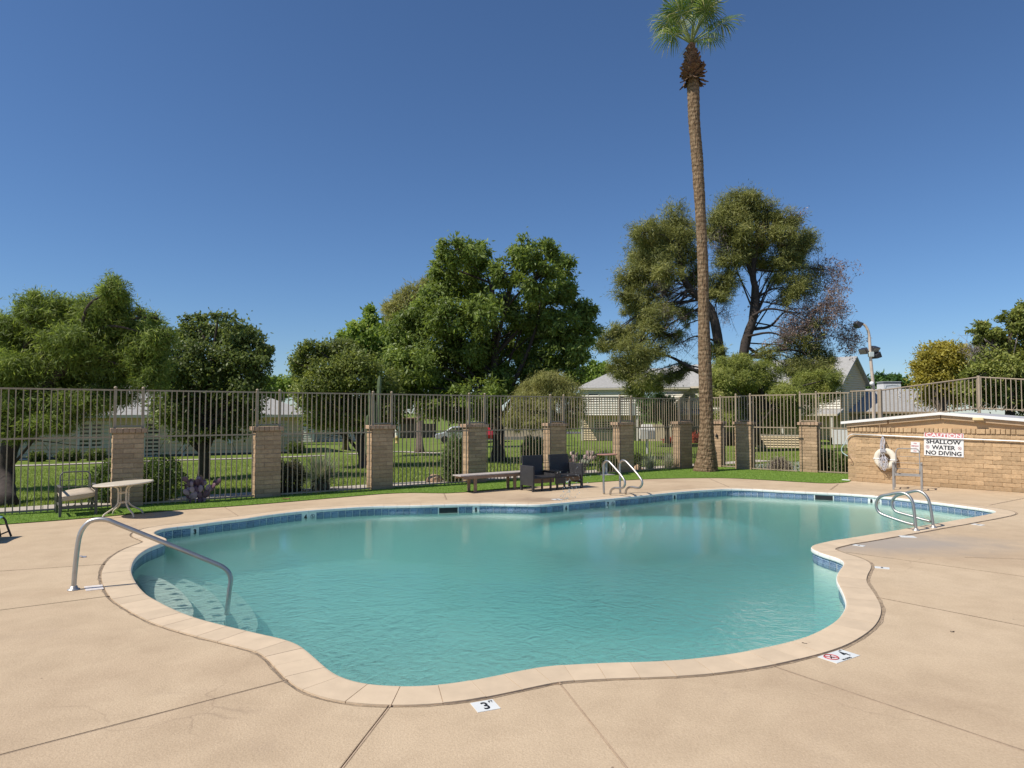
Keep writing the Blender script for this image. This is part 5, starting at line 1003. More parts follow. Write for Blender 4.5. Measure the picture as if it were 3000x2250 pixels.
def tree(name, label, cat, Y, base, trunk, clumps, n, L, W, mat, bark=None, group=None, droop=.3, up=.5, sub=22, sig=.20, shell=.55, seed=1, lv=.35, limbs=(), deep=1.0, twr=.012, dead=None, trad=(.2, .07), outw=.3, leafname='crown', nlimb=14, gap=0.0, twigs=True):
    """trunk: picture path of the trunk; clumps (u, v, ru, rv): foliage masses in the plane at distance Y, spread in depth around it"""
    global RNG
    RNG = np.random.default_rng(seed); rg = RNG
    b0 = np.array(base); t = empty(name, b0, 0, label, cat, group); bark = bark or M_BARK
    C = []; RR = []
    us = np.array([c[0] for c in clumps]); cu = us.mean(); span = max(40, us.max() - us.min()) * Y / 2000 / 2
    for u, v, ru, rv in [c[:4] for c in clumps]:
        off = abs(u - cu) * Y / 2000 / span; dmax = deep * span * math.sqrt(max(.08, 1 - min(1, off) ** 2)); dy = rg.uniform(-.55, .55) * dmax
        C.append(ZY(u, v, Y + dy)); k = (Y + dy) / 2000; RR.append((ru * k, (ru + rv) * .5 * k * 1.15, rv * k))
    C = np.array(C); RR = np.array(RR); tp = [ZY(u, v, Y) for u, v in trunk]; tp[0] = b0 + np.array([0, 0, -.05]); Q = bez(tp, 30)
    rt = np.linspace(trad[0], trad[1], len(Q)); rt[:4] *= np.array([1.5, 1.25, 1.12, 1.05]); m_ = MB().tube(Q - b0, rt, 10, jit=.06)
    # limbs: from the trunk to clump centres
    order = list(range(len(C))); rg.shuffle(order); segs = []
    for k, i in enumerate(order):
        q = C[i]; j0 = np.argmin(np.linalg.norm((Q - q) * np.array([1, 1, .6]) + np.array([0, 0, 1.2]), axis=1)); j0 = max(6, min(len(Q) - 1, j0 + int(rg.integers(-6, 4)))); a_ = Q[j0]; mid = (a_ + q) / 2 + np.array([rg.normal() * .2, rg.normal() * .2, .12 * np.linalg.norm(q - a_)]) ; rl = max(.018, min(rt[j0] * .62, .018 + .018 * np.linalg.norm(q - a_)))
        if k < nlimb: m_.tube(bez([a_ - b0, mid - b0, q - b0], 14), np.linspace(rl, rl * .3, 15), 6, jit=.08)
        else: segs += [(a_ - b0, mid - b0, rl * .6, rl * .4), (mid - b0, q - b0, rl * .4, rl * .2)]
    for lb in limbs:
        P = bez([ZY(u, v, Y + (lb[1] if len(lb) > 1 and not isinstance(lb[1], tuple) else 0)) for u, v in lb[0]], 24) - b0; m_.tube(P, np.linspace(lb[2] if len(lb) > 2 else .12, .02, len(P)), 7, jit=.08)
        for q in range(10):
            i = rg.integers(6, len(P)); e = P[i] + rg.normal(size=3) * np.array([.7, .6, .5]) + np.array([0, 0, -.25]); segs.append((P[i], e, .018, .006)); segs += [(P[i] * .4 + e * .6, e + rg.normal(size=3) * .35, .008, .004)]
    m_.build('trunk', bark, t, True)
    wts = np.array([c[4] if len(c) > 4 else 1.0 for c in clumps]); area = np.prod(RR[:, [0, 2]], axis=1) ** .8 * wts; cnt = np.maximum(20, (n * area / area.sum()).astype(int)); allC = []; allD = []; shade = []
    for i in range(len(C)):
        ns = max(5, int(sub * (RR[i].mean() / RR.mean()) ** 1.3)); dirs = unit(rg.normal(size=(ns, 3))); rad = rg.uniform(shell, 1.0, ns); S = C[i] + dirs * RR[i] * rad[:, None]
        for q in range(ns): md = C[i] * .45 + S[q] * .55 + rg.normal(size=3) * .05 * RR[i].mean(); segs += [(C[i] - b0, md - b0, twr * 1.6, twr), (md - b0, S[q] - b0, twr, twr * .4)]
        wt = rg.uniform(.35, 1.6, ns); ids = rg.choice(ns, cnt[i], p=wt / wt.sum()); g_ = rg.normal(size=(cnt[i], 3)) * sig * RR[i] * rg.uniform(.6, 1.5, ns)[ids][:, None]; allC.append(S[ids] + g_); allD.append(unit(S[ids] - C[i])); shade.append(np.clip(rg.normal(.42, .16, ns)[ids] + rg.normal(0, .16, cnt[i]), 0, .98))
    P = np.vstack(allC); D = np.vstack(allD); var = np.concatenate(shade)
    if P[:, 2].min() < zg(b0[0], b0[1]): P[:, 2] = np.maximum(P[:, 2], b0[2] + .1)
    inst(leafname, quads_mesh(leafname, leaves(P - b0, L, W, droop, up, D, outw, lv), var, mat), t)
    if twigs: tag(twig_mesh('twigs', segs, M_TWIG if bark is not M_BARKD else M_BARKD, t), kind='stuff')
    if dead:
        dcl, dn, dm, dL, dW = dead; DC = []; DS = []
        for u, v, ru, rv in dcl:
            dy = rg.uniform(-1.5, 1.5); c = ZY(u, v, Y + dy); k = Y / 2000; ns = int(34 * ru * rv / 1600) + 6
            for q in range(ns):
                e = c + rg.normal(size=3) * np.array([ru, (ru + rv) / 2, rv]) * k * .6; s0_ = c + (e - c) * .2 + rg.normal(size=3) * .15; md = (s0_ + e) / 2 + rg.normal(size=3) * .12 + np.array([0, 0, .10]); DS += [(s0_ - b0, md - b0, .014, .010), (md - b0, e - b0, .010, .005)]
                for _ in range(3): DS.append((md - b0, md - b0 + rg.normal(size=3) * .3 + np.array([0, 0, -.1]), .007, .004))
                m = max(1, int(dn / 100)); DC.append(e + rg.normal(size=(m, 3)) * .16)
        DC = np.vstack(DC); inst('dead_needles', quads_mesh('dead_needles', leaves(DC - b0, dL, dW, .5, .2), rg.uniform(0, 1, len(DC)), dm), t); tag(twig_mesh('dead_twigs', DS, M_TWIG, t), kind='stuff')
    return t
LF_AC = leafmat('acacia_leaf', (0.085, 0.115, 0.024), (0.205, 0.27, 0.060), (0.37, 0.40, 0.13), .5); LF_BRT = leafmat('bright_acacia_leaf', (0.128, 0.180, 0.033), (0.270, 0.345, 0.075), (0.390, 0.420, 0.120), .42)
LF_DK = leafmat('dark_broad_leaf', (0.070, 0.092, 0.026), (0.165, 0.21, 0.058), (0.32, 0.35, 0.16), .45, .45); LF_MID = leafmat('mid_broad_leaf', (0.085, 0.105, 0.028), (0.21, 0.25, 0.062), (0.42, 0.43, 0.20), .45, .45); LF_ASH = leafmat('ash_leaf', (0.085, 0.115, 0.024), (0.20, 0.265, 0.058), (0.34, 0.40, 0.14), .45, .45)
LF_PINE = leafmat('pine_needle', (0.10, 0.112, 0.034), (0.255, 0.262, 0.072), (0.40, 0.37, 0.15), .3); LF_DEAD = leafmat('dead_needle', (0.112, 0.072, 0.057), (0.240, 0.158, 0.128), (0.390, 0.315, 0.270), .2, .8); LF_OLV = leafmat('olive_fine_leaf', (0.150, 0.158, 0.045), (0.315, 0.307, 0.102), (0.465, 0.427, 0.210), .4); LF_MESQ = leafmat('mesquite_leaf', (0.115, 0.145, 0.032), (0.29, 0.315, 0.075), (0.46, 0.43, 0.17), .38); LF_YEL = leafmat('yellow_green_leaf', (0.20, 0.185, 0.030), (0.40, 0.345, 0.065), (0.52, 0.45, 0.14), .4); LF_LIME = leafmat('light_green_leaf', (0.112, 0.173, 0.030), (0.232, 0.307, 0.063), (0.345, 0.390, 0.120), .42); LF_EVG = leafmat('evergreen_leaf', (0.033, 0.078, 0.018), (0.083, 0.150, 0.033), (0.150, 0.210, 0.075), .25)
tree('acacia_tree', 'bright green feathery tree at the far left edge behind the fence', 'tree', 18.5, LG(-120, 1437), [(-120, 1437), (-110, 1250), (-90, 1080)], [(-60, 990, 70, 60), (5, 965, 48, 45), (-30, 1060, 70, 60), (20, 1030, 40, 50), (-170, 960, 90, 70), (-150, 1060, 90, 70), (-240, 1040, 70, 60), (-60, 1140, 80, 50), (-170, 1150, 80, 50)], 46000, .13, .020, LF_BRT, seed=3, sub=30)
tree('acacia_tree', 'large feathery olive green tree with a thick leaning trunk at left', 'tree', 16.2, LG(14, 1481), [(14, 1481), (18, 1400), (24, 1320), (60, 1230), (130, 1140), (205, 1060), (260, 980)],
 [(333, 822, 14, 20, .3), (300, 858, 20, 18, .3), (100, 868, 16, 18, .3), (58, 912, 20, 16, .3), (185, 885, 22, 20, .3), (455, 932, 20, 16, .3), (410, 915, 18, 14, .3), (333, 850, 34, 42), (345, 900, 50, 50), (290, 915, 75, 55), (215, 930, 70, 55), (140, 925, 60, 60), (95, 900, 40, 45), (50, 965, 55, 55), (130, 1000, 90, 65), (235, 1005, 95, 65), (330, 985, 80, 65), (405, 960, 60, 50), (455, 985, 45, 50), (420, 1040, 70, 55), (330, 1070, 90, 60), (220, 1090, 100, 60), (110, 1090, 90, 60), (25, 1090, 70, 60), (310, 1160, 80, 45), (205, 1180, 80, 45), (90, 1180, 80, 50), (10, 1190, 60, 60), (440, 1100, 45, 50), (150, 1240, 70, 25), (30, 1260, 60, 35)], 165000, .125, .018, LF_AC, M_BARKD, seed=4, droop=.6, sub=46, sig=.19, lv=.5, shell=.5, deep=.8, trad=(.20, .09), limbs=[([(20, 1370), (50, 1270), (20, 1150), (-20, 1080)], 0.4, .12), ([(60, 1230), (190, 1180), (310, 1130), (390, 1060)], .3, .10)])
tree('broadleaf_tree', 'dark broad-leaved tree with a forked trunk in front of the left bungalow', 'tree', 22, LG(596, 1404), [(596, 1404), (598, 1340), (592, 1285), (600, 1220), (620, 1120), (630, 1020)],
 [(560, 985, 50, 40), (640, 965, 60, 42), (715, 985, 52, 42), (768, 1015, 32, 32), (520, 1045, 55, 55), (605, 1055, 80, 60), (695, 1055, 70, 55), (755, 1075, 38, 48), (500, 1125, 45, 55), (580, 1140, 80, 60), (670, 1140, 80, 60), (735, 1125, 48, 45), (525, 1210, 60, 48), (615, 1220, 80, 42), (700, 1205, 70, 42), (480, 1195, 38, 48), (560, 1270, 60, 20), (660, 1265, 60, 18), (548, 935, 22, 18, .4), (640, 925, 28, 14, .4), (590, 940, 28, 20, .4), (690, 930, 10, 14, .2)], 42000, .115, .062, LF_DK, M_BARKD, seed=5, sub=26, sig=.22, droop=.35, trad=(.17, .07), limbs=[([(594, 1300), (560, 1255), (520, 1200)], .2, .08), ([(600, 1270), (650, 1200), (690, 1120)], -.2, .08)])
tree('small_tree', 'light green treetop glimpsed above the fence between two darker trees', 'tree', 60, LG(800, 1306), [(800, 1306), (800, 1200), (800, 1140)], [(795, 1120, 34, 24), (835, 1132, 34, 24), (765, 1135, 28, 24), (860, 1128, 22, 24), (800, 1150, 40, 24)], 9000, .30, .14, LF_LIME, seed=6, sub=20)
tree('broadleaf_tree', 'loose-twigged green tree behind the green column cactus', 'tree', 27.5, LG(1068, 1368), [(1068, 1368), (1056, 1300), (1040, 1250), (1020, 1170), (1010, 1080)],
 [(925, 1035, 42, 32), (1000, 1035, 55, 42), (885, 1080, 34, 36), (955, 1105, 65, 50), (1045, 1095, 70, 55), (1115, 1125, 60, 55), (900, 1155, 48, 45), (995, 1180, 80, 50), (1090, 1195, 80, 45), (945, 1225, 60, 28), (1150, 1180, 40, 50), (1040, 1235, 60, 22), (880, 1030, 18, 22, .35), (905, 1010, 16, 16, .35), (860, 1060, 12, 30, .35)], 42000, .13, .066, LF_MID, M_BARKD, seed=7, sub=24, sig=.24, trad=(.18, .07), limbs=[([(1060, 1330), (1020, 1285), (985, 1255)], .3, .09)])
tree('small_tree', 'bare slim trunk of a small tree on the lawn left of the column cactus', 'tree', 44, LG(1013, 1315), [(1013, 1315), (1011, 1270), (1005, 1230), (1000, 1190)], [(1000, 1200, 40, 22), (1030, 1215, 30, 18), (970, 1215, 30, 18)], 5000, .2, .1, LF_MID, seed=8, trad=(.22, .12))
tree('ash_tree', 'yellow-green tree behind the loose-twigged tree', 'tree', 36, LG(1080, 1340), [(1080, 1340), (1078, 1150), (1075, 1000)], [(1085, 932, 24, 26), (1055, 980, 42, 36), (1105, 990, 42, 42), (1025, 1005, 34, 36), (1060, 1040, 55, 45), (1120, 1050, 50, 50), (1010, 1060, 30, 40)], 17000, .22, .10, LF_LIME, seed=9, sub=22)
tree('pine_tree', 'olive pine standing behind the left side of the big green tree', 'tree', 47, LG(1230, 1325), [(1230, 1325), (1225, 1100), (1230, 900)], [(1150, 915, 36, 36), (1195, 885, 42, 38), (1240, 860, 45, 38), (1290, 840, 40, 40), (1210, 930, 60, 45), (1150, 965, 40, 40), (1270, 900, 50, 50)], 26000, .34, .045, LF_OLV, seed=10, sub=26, outw=.6)
tree('ash_tree', 'largest full green tree rising in the middle behind the fence', 'tree', 30.5, LG(1460, 1351), [(1460, 1351), (1460, 1270), (1456, 1180), (1450, 1080), (1450, 960), (1440, 830)],
 [(1335, 735, 58, 40), (1395, 745, 45, 42), (1305, 790, 45, 42), (1535, 735, 36, 45), (1592, 740, 42, 42), (1640, 795, 42, 46), (1570, 815, 60, 55), (1480, 800, 45, 42), (1385, 835, 70, 52), (1285, 865, 58, 48), (1662, 858, 36, 32), (1600, 885, 50, 38), (1235, 925, 58, 45), (1325, 930, 70, 55), (1415, 920, 60, 60), (1185, 975, 55, 48), (1275, 1005, 80, 55), (1375, 1005, 70, 65), (1480, 900, 40, 40), (1545, 930, 60, 50), (1525, 1005, 75, 55), (1635, 955, 55, 50), (1700, 915, 40, 36), (1715, 970, 40, 45), (1660, 1025, 65, 48), (1575, 1075, 70, 48), (1690, 1075, 36, 45), (1430, 1080, 60, 55), (1325, 1095, 70, 55), (1225, 1075, 70, 55), (1500, 1110, 60, 45), (1620, 1125, 55, 36), (1395, 1150, 70, 45), (1280, 1145, 60, 36), (1175, 1050, 50, 45), (1540, 1180, 40, 40, .6), (1200, 1150, 50, 40), (1270, 1185, 50, 36), (1345, 1195, 50, 34), (1410, 1205, 40, 30), (1150, 1120, 36, 40)], 125000, .20, .070, LF_ASH, M_BARKD, seed=11, sub=30, sig=.175, shell=.62, droop=.6, trad=(.30, .10), deep=.9, limbs=[([(1458, 1200), (1400, 1120), (1340, 1020), (1310, 900)], .5, .14), ([(1458, 1190), (1520, 1090), (1570, 960), (1590, 830)], -.5, .14)])
tree('mesquite_tree', 'weeping olive-coloured small tree in front of the two-storey house', 'tree', 26.5, LG(1640, 1362), [(1640, 1362), (1636, 1290), (1628, 1230), (1615, 1160)], [(1608, 1112, 46, 30), (1560, 1145, 42, 36), (1660, 1145, 42, 36), (1528, 1190, 42, 42), (1600, 1180, 60, 42), (1680, 1195, 36, 42), (1508, 1230, 30, 28), (1575, 1235, 50, 24), (1650, 1235, 50, 26)], 42000, .13, .018, LF_OLV, M_BARKD, seed=12, droop=1.1, sub=36, sig=.19, trad=(.17, .06))
tree('small_tree', 'bright green treetop peeking over the roof of the two-storey house', 'tree', 82, LG(1750, 1290), [(1750, 1290), (1752, 1180), (1752, 1110)], [(1735, 1092, 26, 26), (1768, 1088, 26, 24), (1798, 1100, 18, 20), (1745, 1120, 40, 26)], 9000, .42, .2, LF_LIME, seed=13)
def c7(L_): return [(1700 + c[0] / 2.37, 500 + c[1] / 2.37, *c[2:]) for c in L_]
tree('pine_tree', 'tall ragged pine half hidden behind the palm trunk, left of the pair', 'tree', 46, LG(2135, 1304), [(2135, 1304), (2120, 1120), (2105, 1006), (2080, 905), (2020, 845), (1995, 790), (1985, 700)],
 c7([(660, 330, 42, 40), (450, 430, 42, 36), (560, 450, 48, 40), (480, 520, 58, 36), (700, 430, 42, 36), (620, 520, 58, 40), (740, 560, 36, 46), (420, 600, 42, 32), (540, 620, 58, 32), (360, 710, 46, 28), (480, 700, 46, 32), (600, 700, 46, 36), (330, 790, 32, 26), (430, 790, 38, 26), (300, 860, 32, 18), (400, 880, 42, 30), (560, 970, 46, 26), (440, 1000, 46, 30), (330, 950, 26, 24), (500, 1080, 50, 30), (620, 1140, 44, 24), (350, 1110, 40, 26), (220, 1120, 40, 24), (150, 1200, 30, 22), (280, 1200, 40, 28), (380, 1230, 46, 30), (480, 1290, 40, 26), (350, 1330, 46, 34), (300, 1400, 32, 26), (420, 1420, 50, 34), (500, 1480, 40, 30), (700, 1380, 26, 20), (780, 740, 26, 44), (740, 1010, 30, 34), (960, 790, 44, 40), (1030, 750, 28, 30), (940, 870, 40, 30), (940, 1260, 36, 30), (560, 790, 40, 26, .6), (520, 880, 40, 30, .6), (420, 1180, 44, 26, .6), (560, 1230, 36, 26, .5), (250, 1340, 30, 24, .6), (400, 1500, 40, 26), (600, 1430, 34, 26)]), 125000, .28, .034, LF_PINE, M_BARKD, group='pair of ragged pines', seed=14, sub=20, sig=.235, outw=.5, shell=.45, deep=.75, trad=(.42, .14), twr=.02, nlimb=4,
 limbs=[([(2110, 1120), (2029, 1082), (1970, 1048), (1902, 1027), (1870, 1008)], -.8, .16), ([(2085, 920), (2010, 905), (1960, 900), (1900, 930)], .5, .10), ([(2100, 1000), (2040, 985), (1985, 1010)], -.4, .08)], dead=(c7([(600, 800, 60, 36), (640, 900, 60, 46), (960, 500, 34, 44), (1000, 990, 36, 48), (620, 1010, 40, 30), (700, 1200, 50, 40)]), 500, LF_DEAD, .16, .03))
tree('pine_tree', 'tall ragged pine with browning right side, right of the palm trunk', 'tree', 46, LG(2165, 1303), [(2165, 1303), (2168, 1150), (2177, 1048), (2189, 985), (2210, 922), (2215, 859), (2204, 795), (2219, 711), (2215, 640)],
 c7([(1120, 200, 46, 34), (1000, 270, 42, 36), (1180, 220, 42, 32), (960, 340, 32, 36), (1060, 340, 52, 40), (960, 430, 36, 36), (1080, 460, 46, 36), (1290, 280, 36, 30), (1410, 340, 46, 30), (1550, 460, 34, 30), (1560, 540, 32, 40), (1480, 500, 40, 34), (1060, 560, 56, 36), (1180, 600, 50, 30), (1130, 430, 36, 28), (1400, 580, 54, 30), (1440, 640, 54, 24), (1030, 630, 40, 22), (1360, 740, 28, 26), (1540, 780, 46, 46), (1480, 800, 32, 36), (1280, 640, 44, 26), (1560, 1190, 40, 26, .6), (1640, 1260, 40, 22, .7), (1530, 1290, 36, 26, .8), (1690, 1330, 32, 26), (1600, 1340, 42, 30), (1420, 1200, 34, 24, .6), (1660, 1080, 34, 26, .4), (1200, 330, 44, 34), (1330, 420, 40, 30, .6), (1240, 500, 40, 34, .6), (1420, 430, 36, 30, .6), (1440, 520, 36, 30, .7), (1440, 880, 30, 26, .4), (1300, 1290, 40, 24, .6), (1480, 1380, 50, 26), (1580, 1420, 44, 26), (1700, 1400, 36, 24)]), 96000, .28, .034, LF_PINE, M_BARKD, group='pair of ragged pines', seed=15, sub=20, sig=.235, outw=.5, shell=.45, deep=.75, trad=(.40, .12), twr=.02, nlimb=4,
 limbs=[([(2202, 965), (2257, 955), (2299, 915), (2345, 918)], .3, .12), ([(2205, 925), (2250, 905), (2310, 915), (2370, 945)], -.5, .10), ([(2215, 875), (2255, 850), (2300, 838)], .2, .10), ([(2180, 1010), (2240, 1050), (2300, 1090), (2360, 1110)], .6, .12), ([(2190, 985), (2260, 975), (2320, 1000), (2360, 1040)], -.3, .09), ([(2170, 1080), (2230, 1110), (2320, 1130), (2400, 1160)], .9, .10), ([(2212, 790), (2280, 795), (2350, 785), (2420, 790)], .1, .09)],
 dead=(c7([(1330, 400, 60, 38), (1260, 480, 60, 38), (1500, 390, 40, 30), (1650, 680, 46, 36), (1740, 720, 46, 36), (1780, 830, 26, 56), (1720, 920, 40, 38), (1780, 1000, 30, 32), (1650, 960, 46, 38), (1560, 1000, 50, 38), (1620, 1080, 60, 42), (1500, 1100, 50, 38), (1680, 1160, 46, 32), (1850, 1110, 36, 32), (1900, 1220, 20, 28), (1860, 1170, 28, 24), (1420, 900, 40, 36), (1400, 1160, 40, 36), (1560, 1150, 46, 30)]), 1700, LF_DEAD, .19, .05))
tree('mesquite_tree', 'bushy green mesquite with dark forked trunk behind the narrow gate', 'tree', 38, LG(2222, 1304), [(2222, 1304), (2216, 1270), (2222, 1240), (2235, 1200), (2230, 1130)], [(2130, 1070, 34, 26), (2172, 1060, 38, 28), (2120, 1110, 42, 36), (2180, 1108, 48, 36), (2240, 1090, 38, 32), (2100, 1160, 38, 32), (2160, 1158, 58, 40), (2240, 1148, 58, 40), (2310, 1148, 52, 36), (2370, 1122, 42, 32), (2422, 1112, 36, 32), (2412, 1150, 42, 28), (2350, 1185, 48, 28), (2250, 1198, 58, 36), (2170, 1205, 48, 36), (2300, 1222, 48, 28), (2225, 1240, 48, 24), (2130, 1225, 38, 28)], 105000, .17, .030, LF_MESQ, M_BARKD, seed=16, droop=.6, sub=34, trad=(.26, .09), limbs=[([(2218, 1275), (2245, 1250), (2275, 1225)], .2, .12)])
tree('small_tree', 'dark green small tree behind the white mailbox', 'tree', 50, LG(1955, 1297), [(1955, 1297), (1955, 1260), (1945, 1215)], [(1900, 1180, 30, 22), (1940, 1185, 36, 28), (1908, 1212, 34, 20), (1962, 1212, 24, 22)], 9000, .22, .07, LF_EVG, M_BARKD, seed=17, trad=(.2, .1))
def c3(L_): return [(2300 + c[0] / 3.16, 850 + c[1] / 3.16, *c[2:]) for c in L_]
tree('yellowing_tree', 'yellow-leaved tree behind the rooftop fence on the right', 'tree', 43, LG(2765, 1310), [(2765, 1310), (2765, 1180), (2768, 1080), (2770, 1040)], c3([(1450, 540, 36, 26), (1380, 600, 36, 28), (1290, 640, 28, 26), (1500, 600, 42, 30), (1620, 620, 42, 30), (1250, 740, 25, 22), (1350, 720, 42, 32), (1480, 720, 50, 36), (1620, 740, 46, 36), (1300, 830, 36, 28), (1420, 850, 46, 32), (1560, 850, 46, 32), (1500, 950, 48, 28), (1650, 940, 46, 32), (1400, 980, 40, 26)]), 34000, .19, .08, LF_YEL, seed=18, sub=20, sig=.30, shell=.45, trad=(.22, .08))
tree('broadleaf_tree', 'green tree with loose top branches at the right edge behind the rooftop fence', 'tree', 34, LG(2960, 1320), [(2960, 1320), (2958, 1180), (2950, 1090), (2955, 1010), (2970, 940)], c3([(1900, 650, 46, 36), (2050, 600, 46, 36), (2150, 700, 46, 40), (1850, 780, 46, 36), (2000, 760, 56, 40), (2150, 850, 46, 46), (1900, 900, 50, 40), (2050, 950, 56, 40), (1750, 900, 36, 36), (2200, 1000, 40, 46), (1820, 1010, 40, 30), (1800, 345, 28, 18), (1900, 400, 30, 16), (1850, 430, 34, 14), (1960, 440, 26, 18), (2050, 490, 34, 18), (2100, 230, 30, 20), (2170, 300, 30, 34), (2200, 180, 26, 24), (1830, 505, 26, 14), (2330, 400, 50, 60), (2330, 700, 50, 70), (2330, 1000, 50, 60)]), 52000, .16, .07, LF_MESQ, seed=19, sub=22, trad=(.24, .08), limbs=[([(2950, 1050), (2910, 1020), (2880, 985), (2865, 960)], 0, .07)], dead=(c3([(1800, 610, 36, 36), (1760, 560, 24, 26)]), 60, LF_DEAD, .08, .03))
tree('evergreen_tree', 'dark evergreen treetop beyond the low grey roof with the cooler', 'tree', 95, LG(2600, 1290), [(2600, 1290), (2600, 1180), (2600, 1130)], [(2562, 1128, 28, 20), (2592, 1118, 32, 22), (2622, 1120, 28, 20), (2650, 1130, 20, 18), (2600, 1145, 50, 22)], 9000, .55, .24, LF_EVG, seed=20)
tree('broadleaf_tree', 'dark trees filling the gap behind the left bungalow roof', 'tree', 60, LG(430, 1308), [(430, 1308), (430, 1200), (430, 1120)], [(340, 1140, 60, 40), (420, 1120, 60, 45), (500, 1135, 60, 40), (250, 1150, 60, 36), (560, 1160, 50, 30), (150, 1150, 60, 36), (60, 1155, 60, 36)], 16000, .34, .17, LF_DK, M_BARKD, seed=21)
# ================================================================== SHRUBS, CACTI, ROCKS
def bush(name, label, c, rx, ry, h, n, L, W, mat, cat='shrub', seed=1, flat=.6, loose=.06, group=None, sink=.0):
    """clipped or loose shrub: leaves on and just inside a lumpy dome plus a few stems"""
    global RNG
    RNG = np.random.default_rng(seed); c = np.array(c); t = empty(name, c, 0, label, cat, group); d = unit(RNG.normal(size=(n, 3))); d[:, 2] = np.abs(d[:, 2]) * 1.0 - .15
    th = np.arctan2(d[:, 1], d[:, 0]); lump = 1 + loose * (np.sin(3 * th + 1) + np.sin(5 * th + d[:, 2] * 6) + .8 * np.sin(9 * th - d[:, 2] * 9)); r = RNG.uniform(.45, 1, n) ** .35; e = np.sign(d) * np.abs(d) ** flat
    P = e * np.array([rx, ry, h]) * (r * lump)[:, None]; P[:, 2] = np.maximum(P[:, 2] * .92, .03) + RNG.normal(0, .015, n); P[:, :2] *= (.72 + .28 * np.clip(P[:, 2:3] / (h * .45), 0, 1)); D = unit(d)
    inst('foliage', quads_mesh('foliage', leaves(P, L, W, .1, .5, D, .8), np.clip(RNG.normal(.42, .22, n), 0, 1), mat), t)
    segs = [((RNG.normal() * .05, RNG.normal() * .05, 0), tuple(P[i] * .85), .014, .005) for i in RNG.integers(0, n, 40)]; twig_mesh('stems', segs, M_BARKD, t); return t
LF_HEDGE = leafmat('hedge_leaf', (0.041, 0.074, 0.014), (0.101, 0.155, 0.030), (0.230, 0.270, 0.081), .28, .45); LF_OLE = leafmat('oleander_leaf', (0.068, 0.108, 0.030), (0.142, 0.203, 0.061), (0.297, 0.351, 0.176), .3, .4); LF_GREYG = leafmat('grey_green_blade', (0.162, 0.189, 0.115), (0.338, 0.371, 0.250), (0.567, 0.513, 0.297), .25, .5); LF_DRYB = leafmat('dry_bush_twig', (0.189, 0.142, 0.115), (0.365, 0.297, 0.243), (0.486, 0.419, 0.351), .1, .8); LF_RED = leafmat('red_flower', (0.270, 0.054, 0.034), (0.567, 0.115, 0.068), (0.675, 0.216, 0.135), .3)
def wcm(u, v0): p = LG(u, v0); return p
def sz(px, Y): return px * Y / 2000
h = wcm(393, 1480); bush('clipped_shrub', 'broad clipped green shrub straddling the first brick pillar behind the fence', h + np.array([-.42, .9, 0]), 1.0, .75, 1.18, 17000, .05, .028, LF_HEDGE, seed=31)
h = wcm(797, 1450); bush('clipped_shrub', 'tall narrow dark shrub pressed against the second brick pillar', h + np.array([.0, .75, 0]), .56, .5, .95, 11000, .05, .03, leafmat('purple_dark_leaf', (0.047, 0.047, 0.024), (0.108, 0.101, 0.047), (0.270, 0.257, 0.189), .25, .4), seed=32)
h = wcm(1331, 1412); bush('oleander_bush', 'loose tall green bush between the tan boulder and the bench', h + np.array([.05, .35, 0]), .44, .42, 1.5, 9000, .14, .026, LF_OLE, seed=33, loose=.12, flat=.75)
h = wcm(1563, 1349); bush('round_bush', 'round loose green bush on the lawn left of the loveseat', h, .58, .55, 1.22, 8000, .13, .03, LF_OLE, seed=34, loose=.12, flat=.8)
h = wcm(1782, 1386); bush('clipped_shrub', 'low clipped round shrub behind the red-topped pedestal table', h + np.array([.05, .35, 0]), .42, .4, .82, 7000, .05, .03, LF_HEDGE, seed=35); h = wcm(1868, 1372); bush('clipped_shrub', 'small dark round shrub between the shaded pillar and the grass tufts', h + np.array([0, .6, 0]), .28, .28, .62, 3500, .05, .03, LF_DK, seed=36)
h = wcm(2430, 1386); bush('round_bush', 'dark leafy bush behind the fence by the last pillar', h + np.array([.1, .7, 0]), .42, .42, .80, 6000, .07, .035, LF_DK, seed=37, loose=.12); h = wcm(2470, 1390); bush('round_bush', 'clipped green bush behind the fence at the brick wall corner', h + np.array([.2, .5, 0]), .34, .36, .72, 5000, .06, .03, LF_HEDGE, seed=38, loose=.08)
for i, (u, v, r_, hh, l) in enumerate([(208, 1349, .5, .62, 'dark shrub under the left window of the bungalow'), (288, 1347, .42, .62, 'dark shrub below the sliding window of the bungalow'), (118, 1350, .25, .5, 'small thin shrub at the bungalow wall'), (868, 1327, .5, .75, 'dark shrub at the right corner of the bungalow'), (1775, 1288, 2.2, .9, 'dark low hedge below the patio of the two-storey house'), (2268, 1298, .5, .8, 'green shrub against the low white wall behind the gate'), (2440, 1296, .5, .4, 'small shrub under the white panel wall')]):
    p = LG(u, v); bush('wall_shrub', l, p + np.array([0, -.2 if v > 1310 else -.8, 0]), r_, .45, hh, 3000, .09, .05, LF_DK, seed=40 + i, loose=.12)
h = LG(1972, 1297); bush('flower_shrub', 'red flowering shrub on the lawn behind the shaded pillar', h, .75, .45, .42, 3500, .08, .05, LF_RED, 'flower bush', seed=50, loose=.15); h = LG(2040, 1297); bush('flower_shrub', 'taller red flowering shrub partly behind the palm trunk', h, .4, .35, .85, 2000, .08, .05, LF_RED, 'flower bush', seed=51, loose=.15)
h = wcm(2294, 1381); t = empty('dry_bush', h + np.array([0, .25, 0]), 0, 'dry twiggy grey-brown bush behind the fence right of the gate', 'shrub'); RNG = np.random.default_rng(52); segs = []
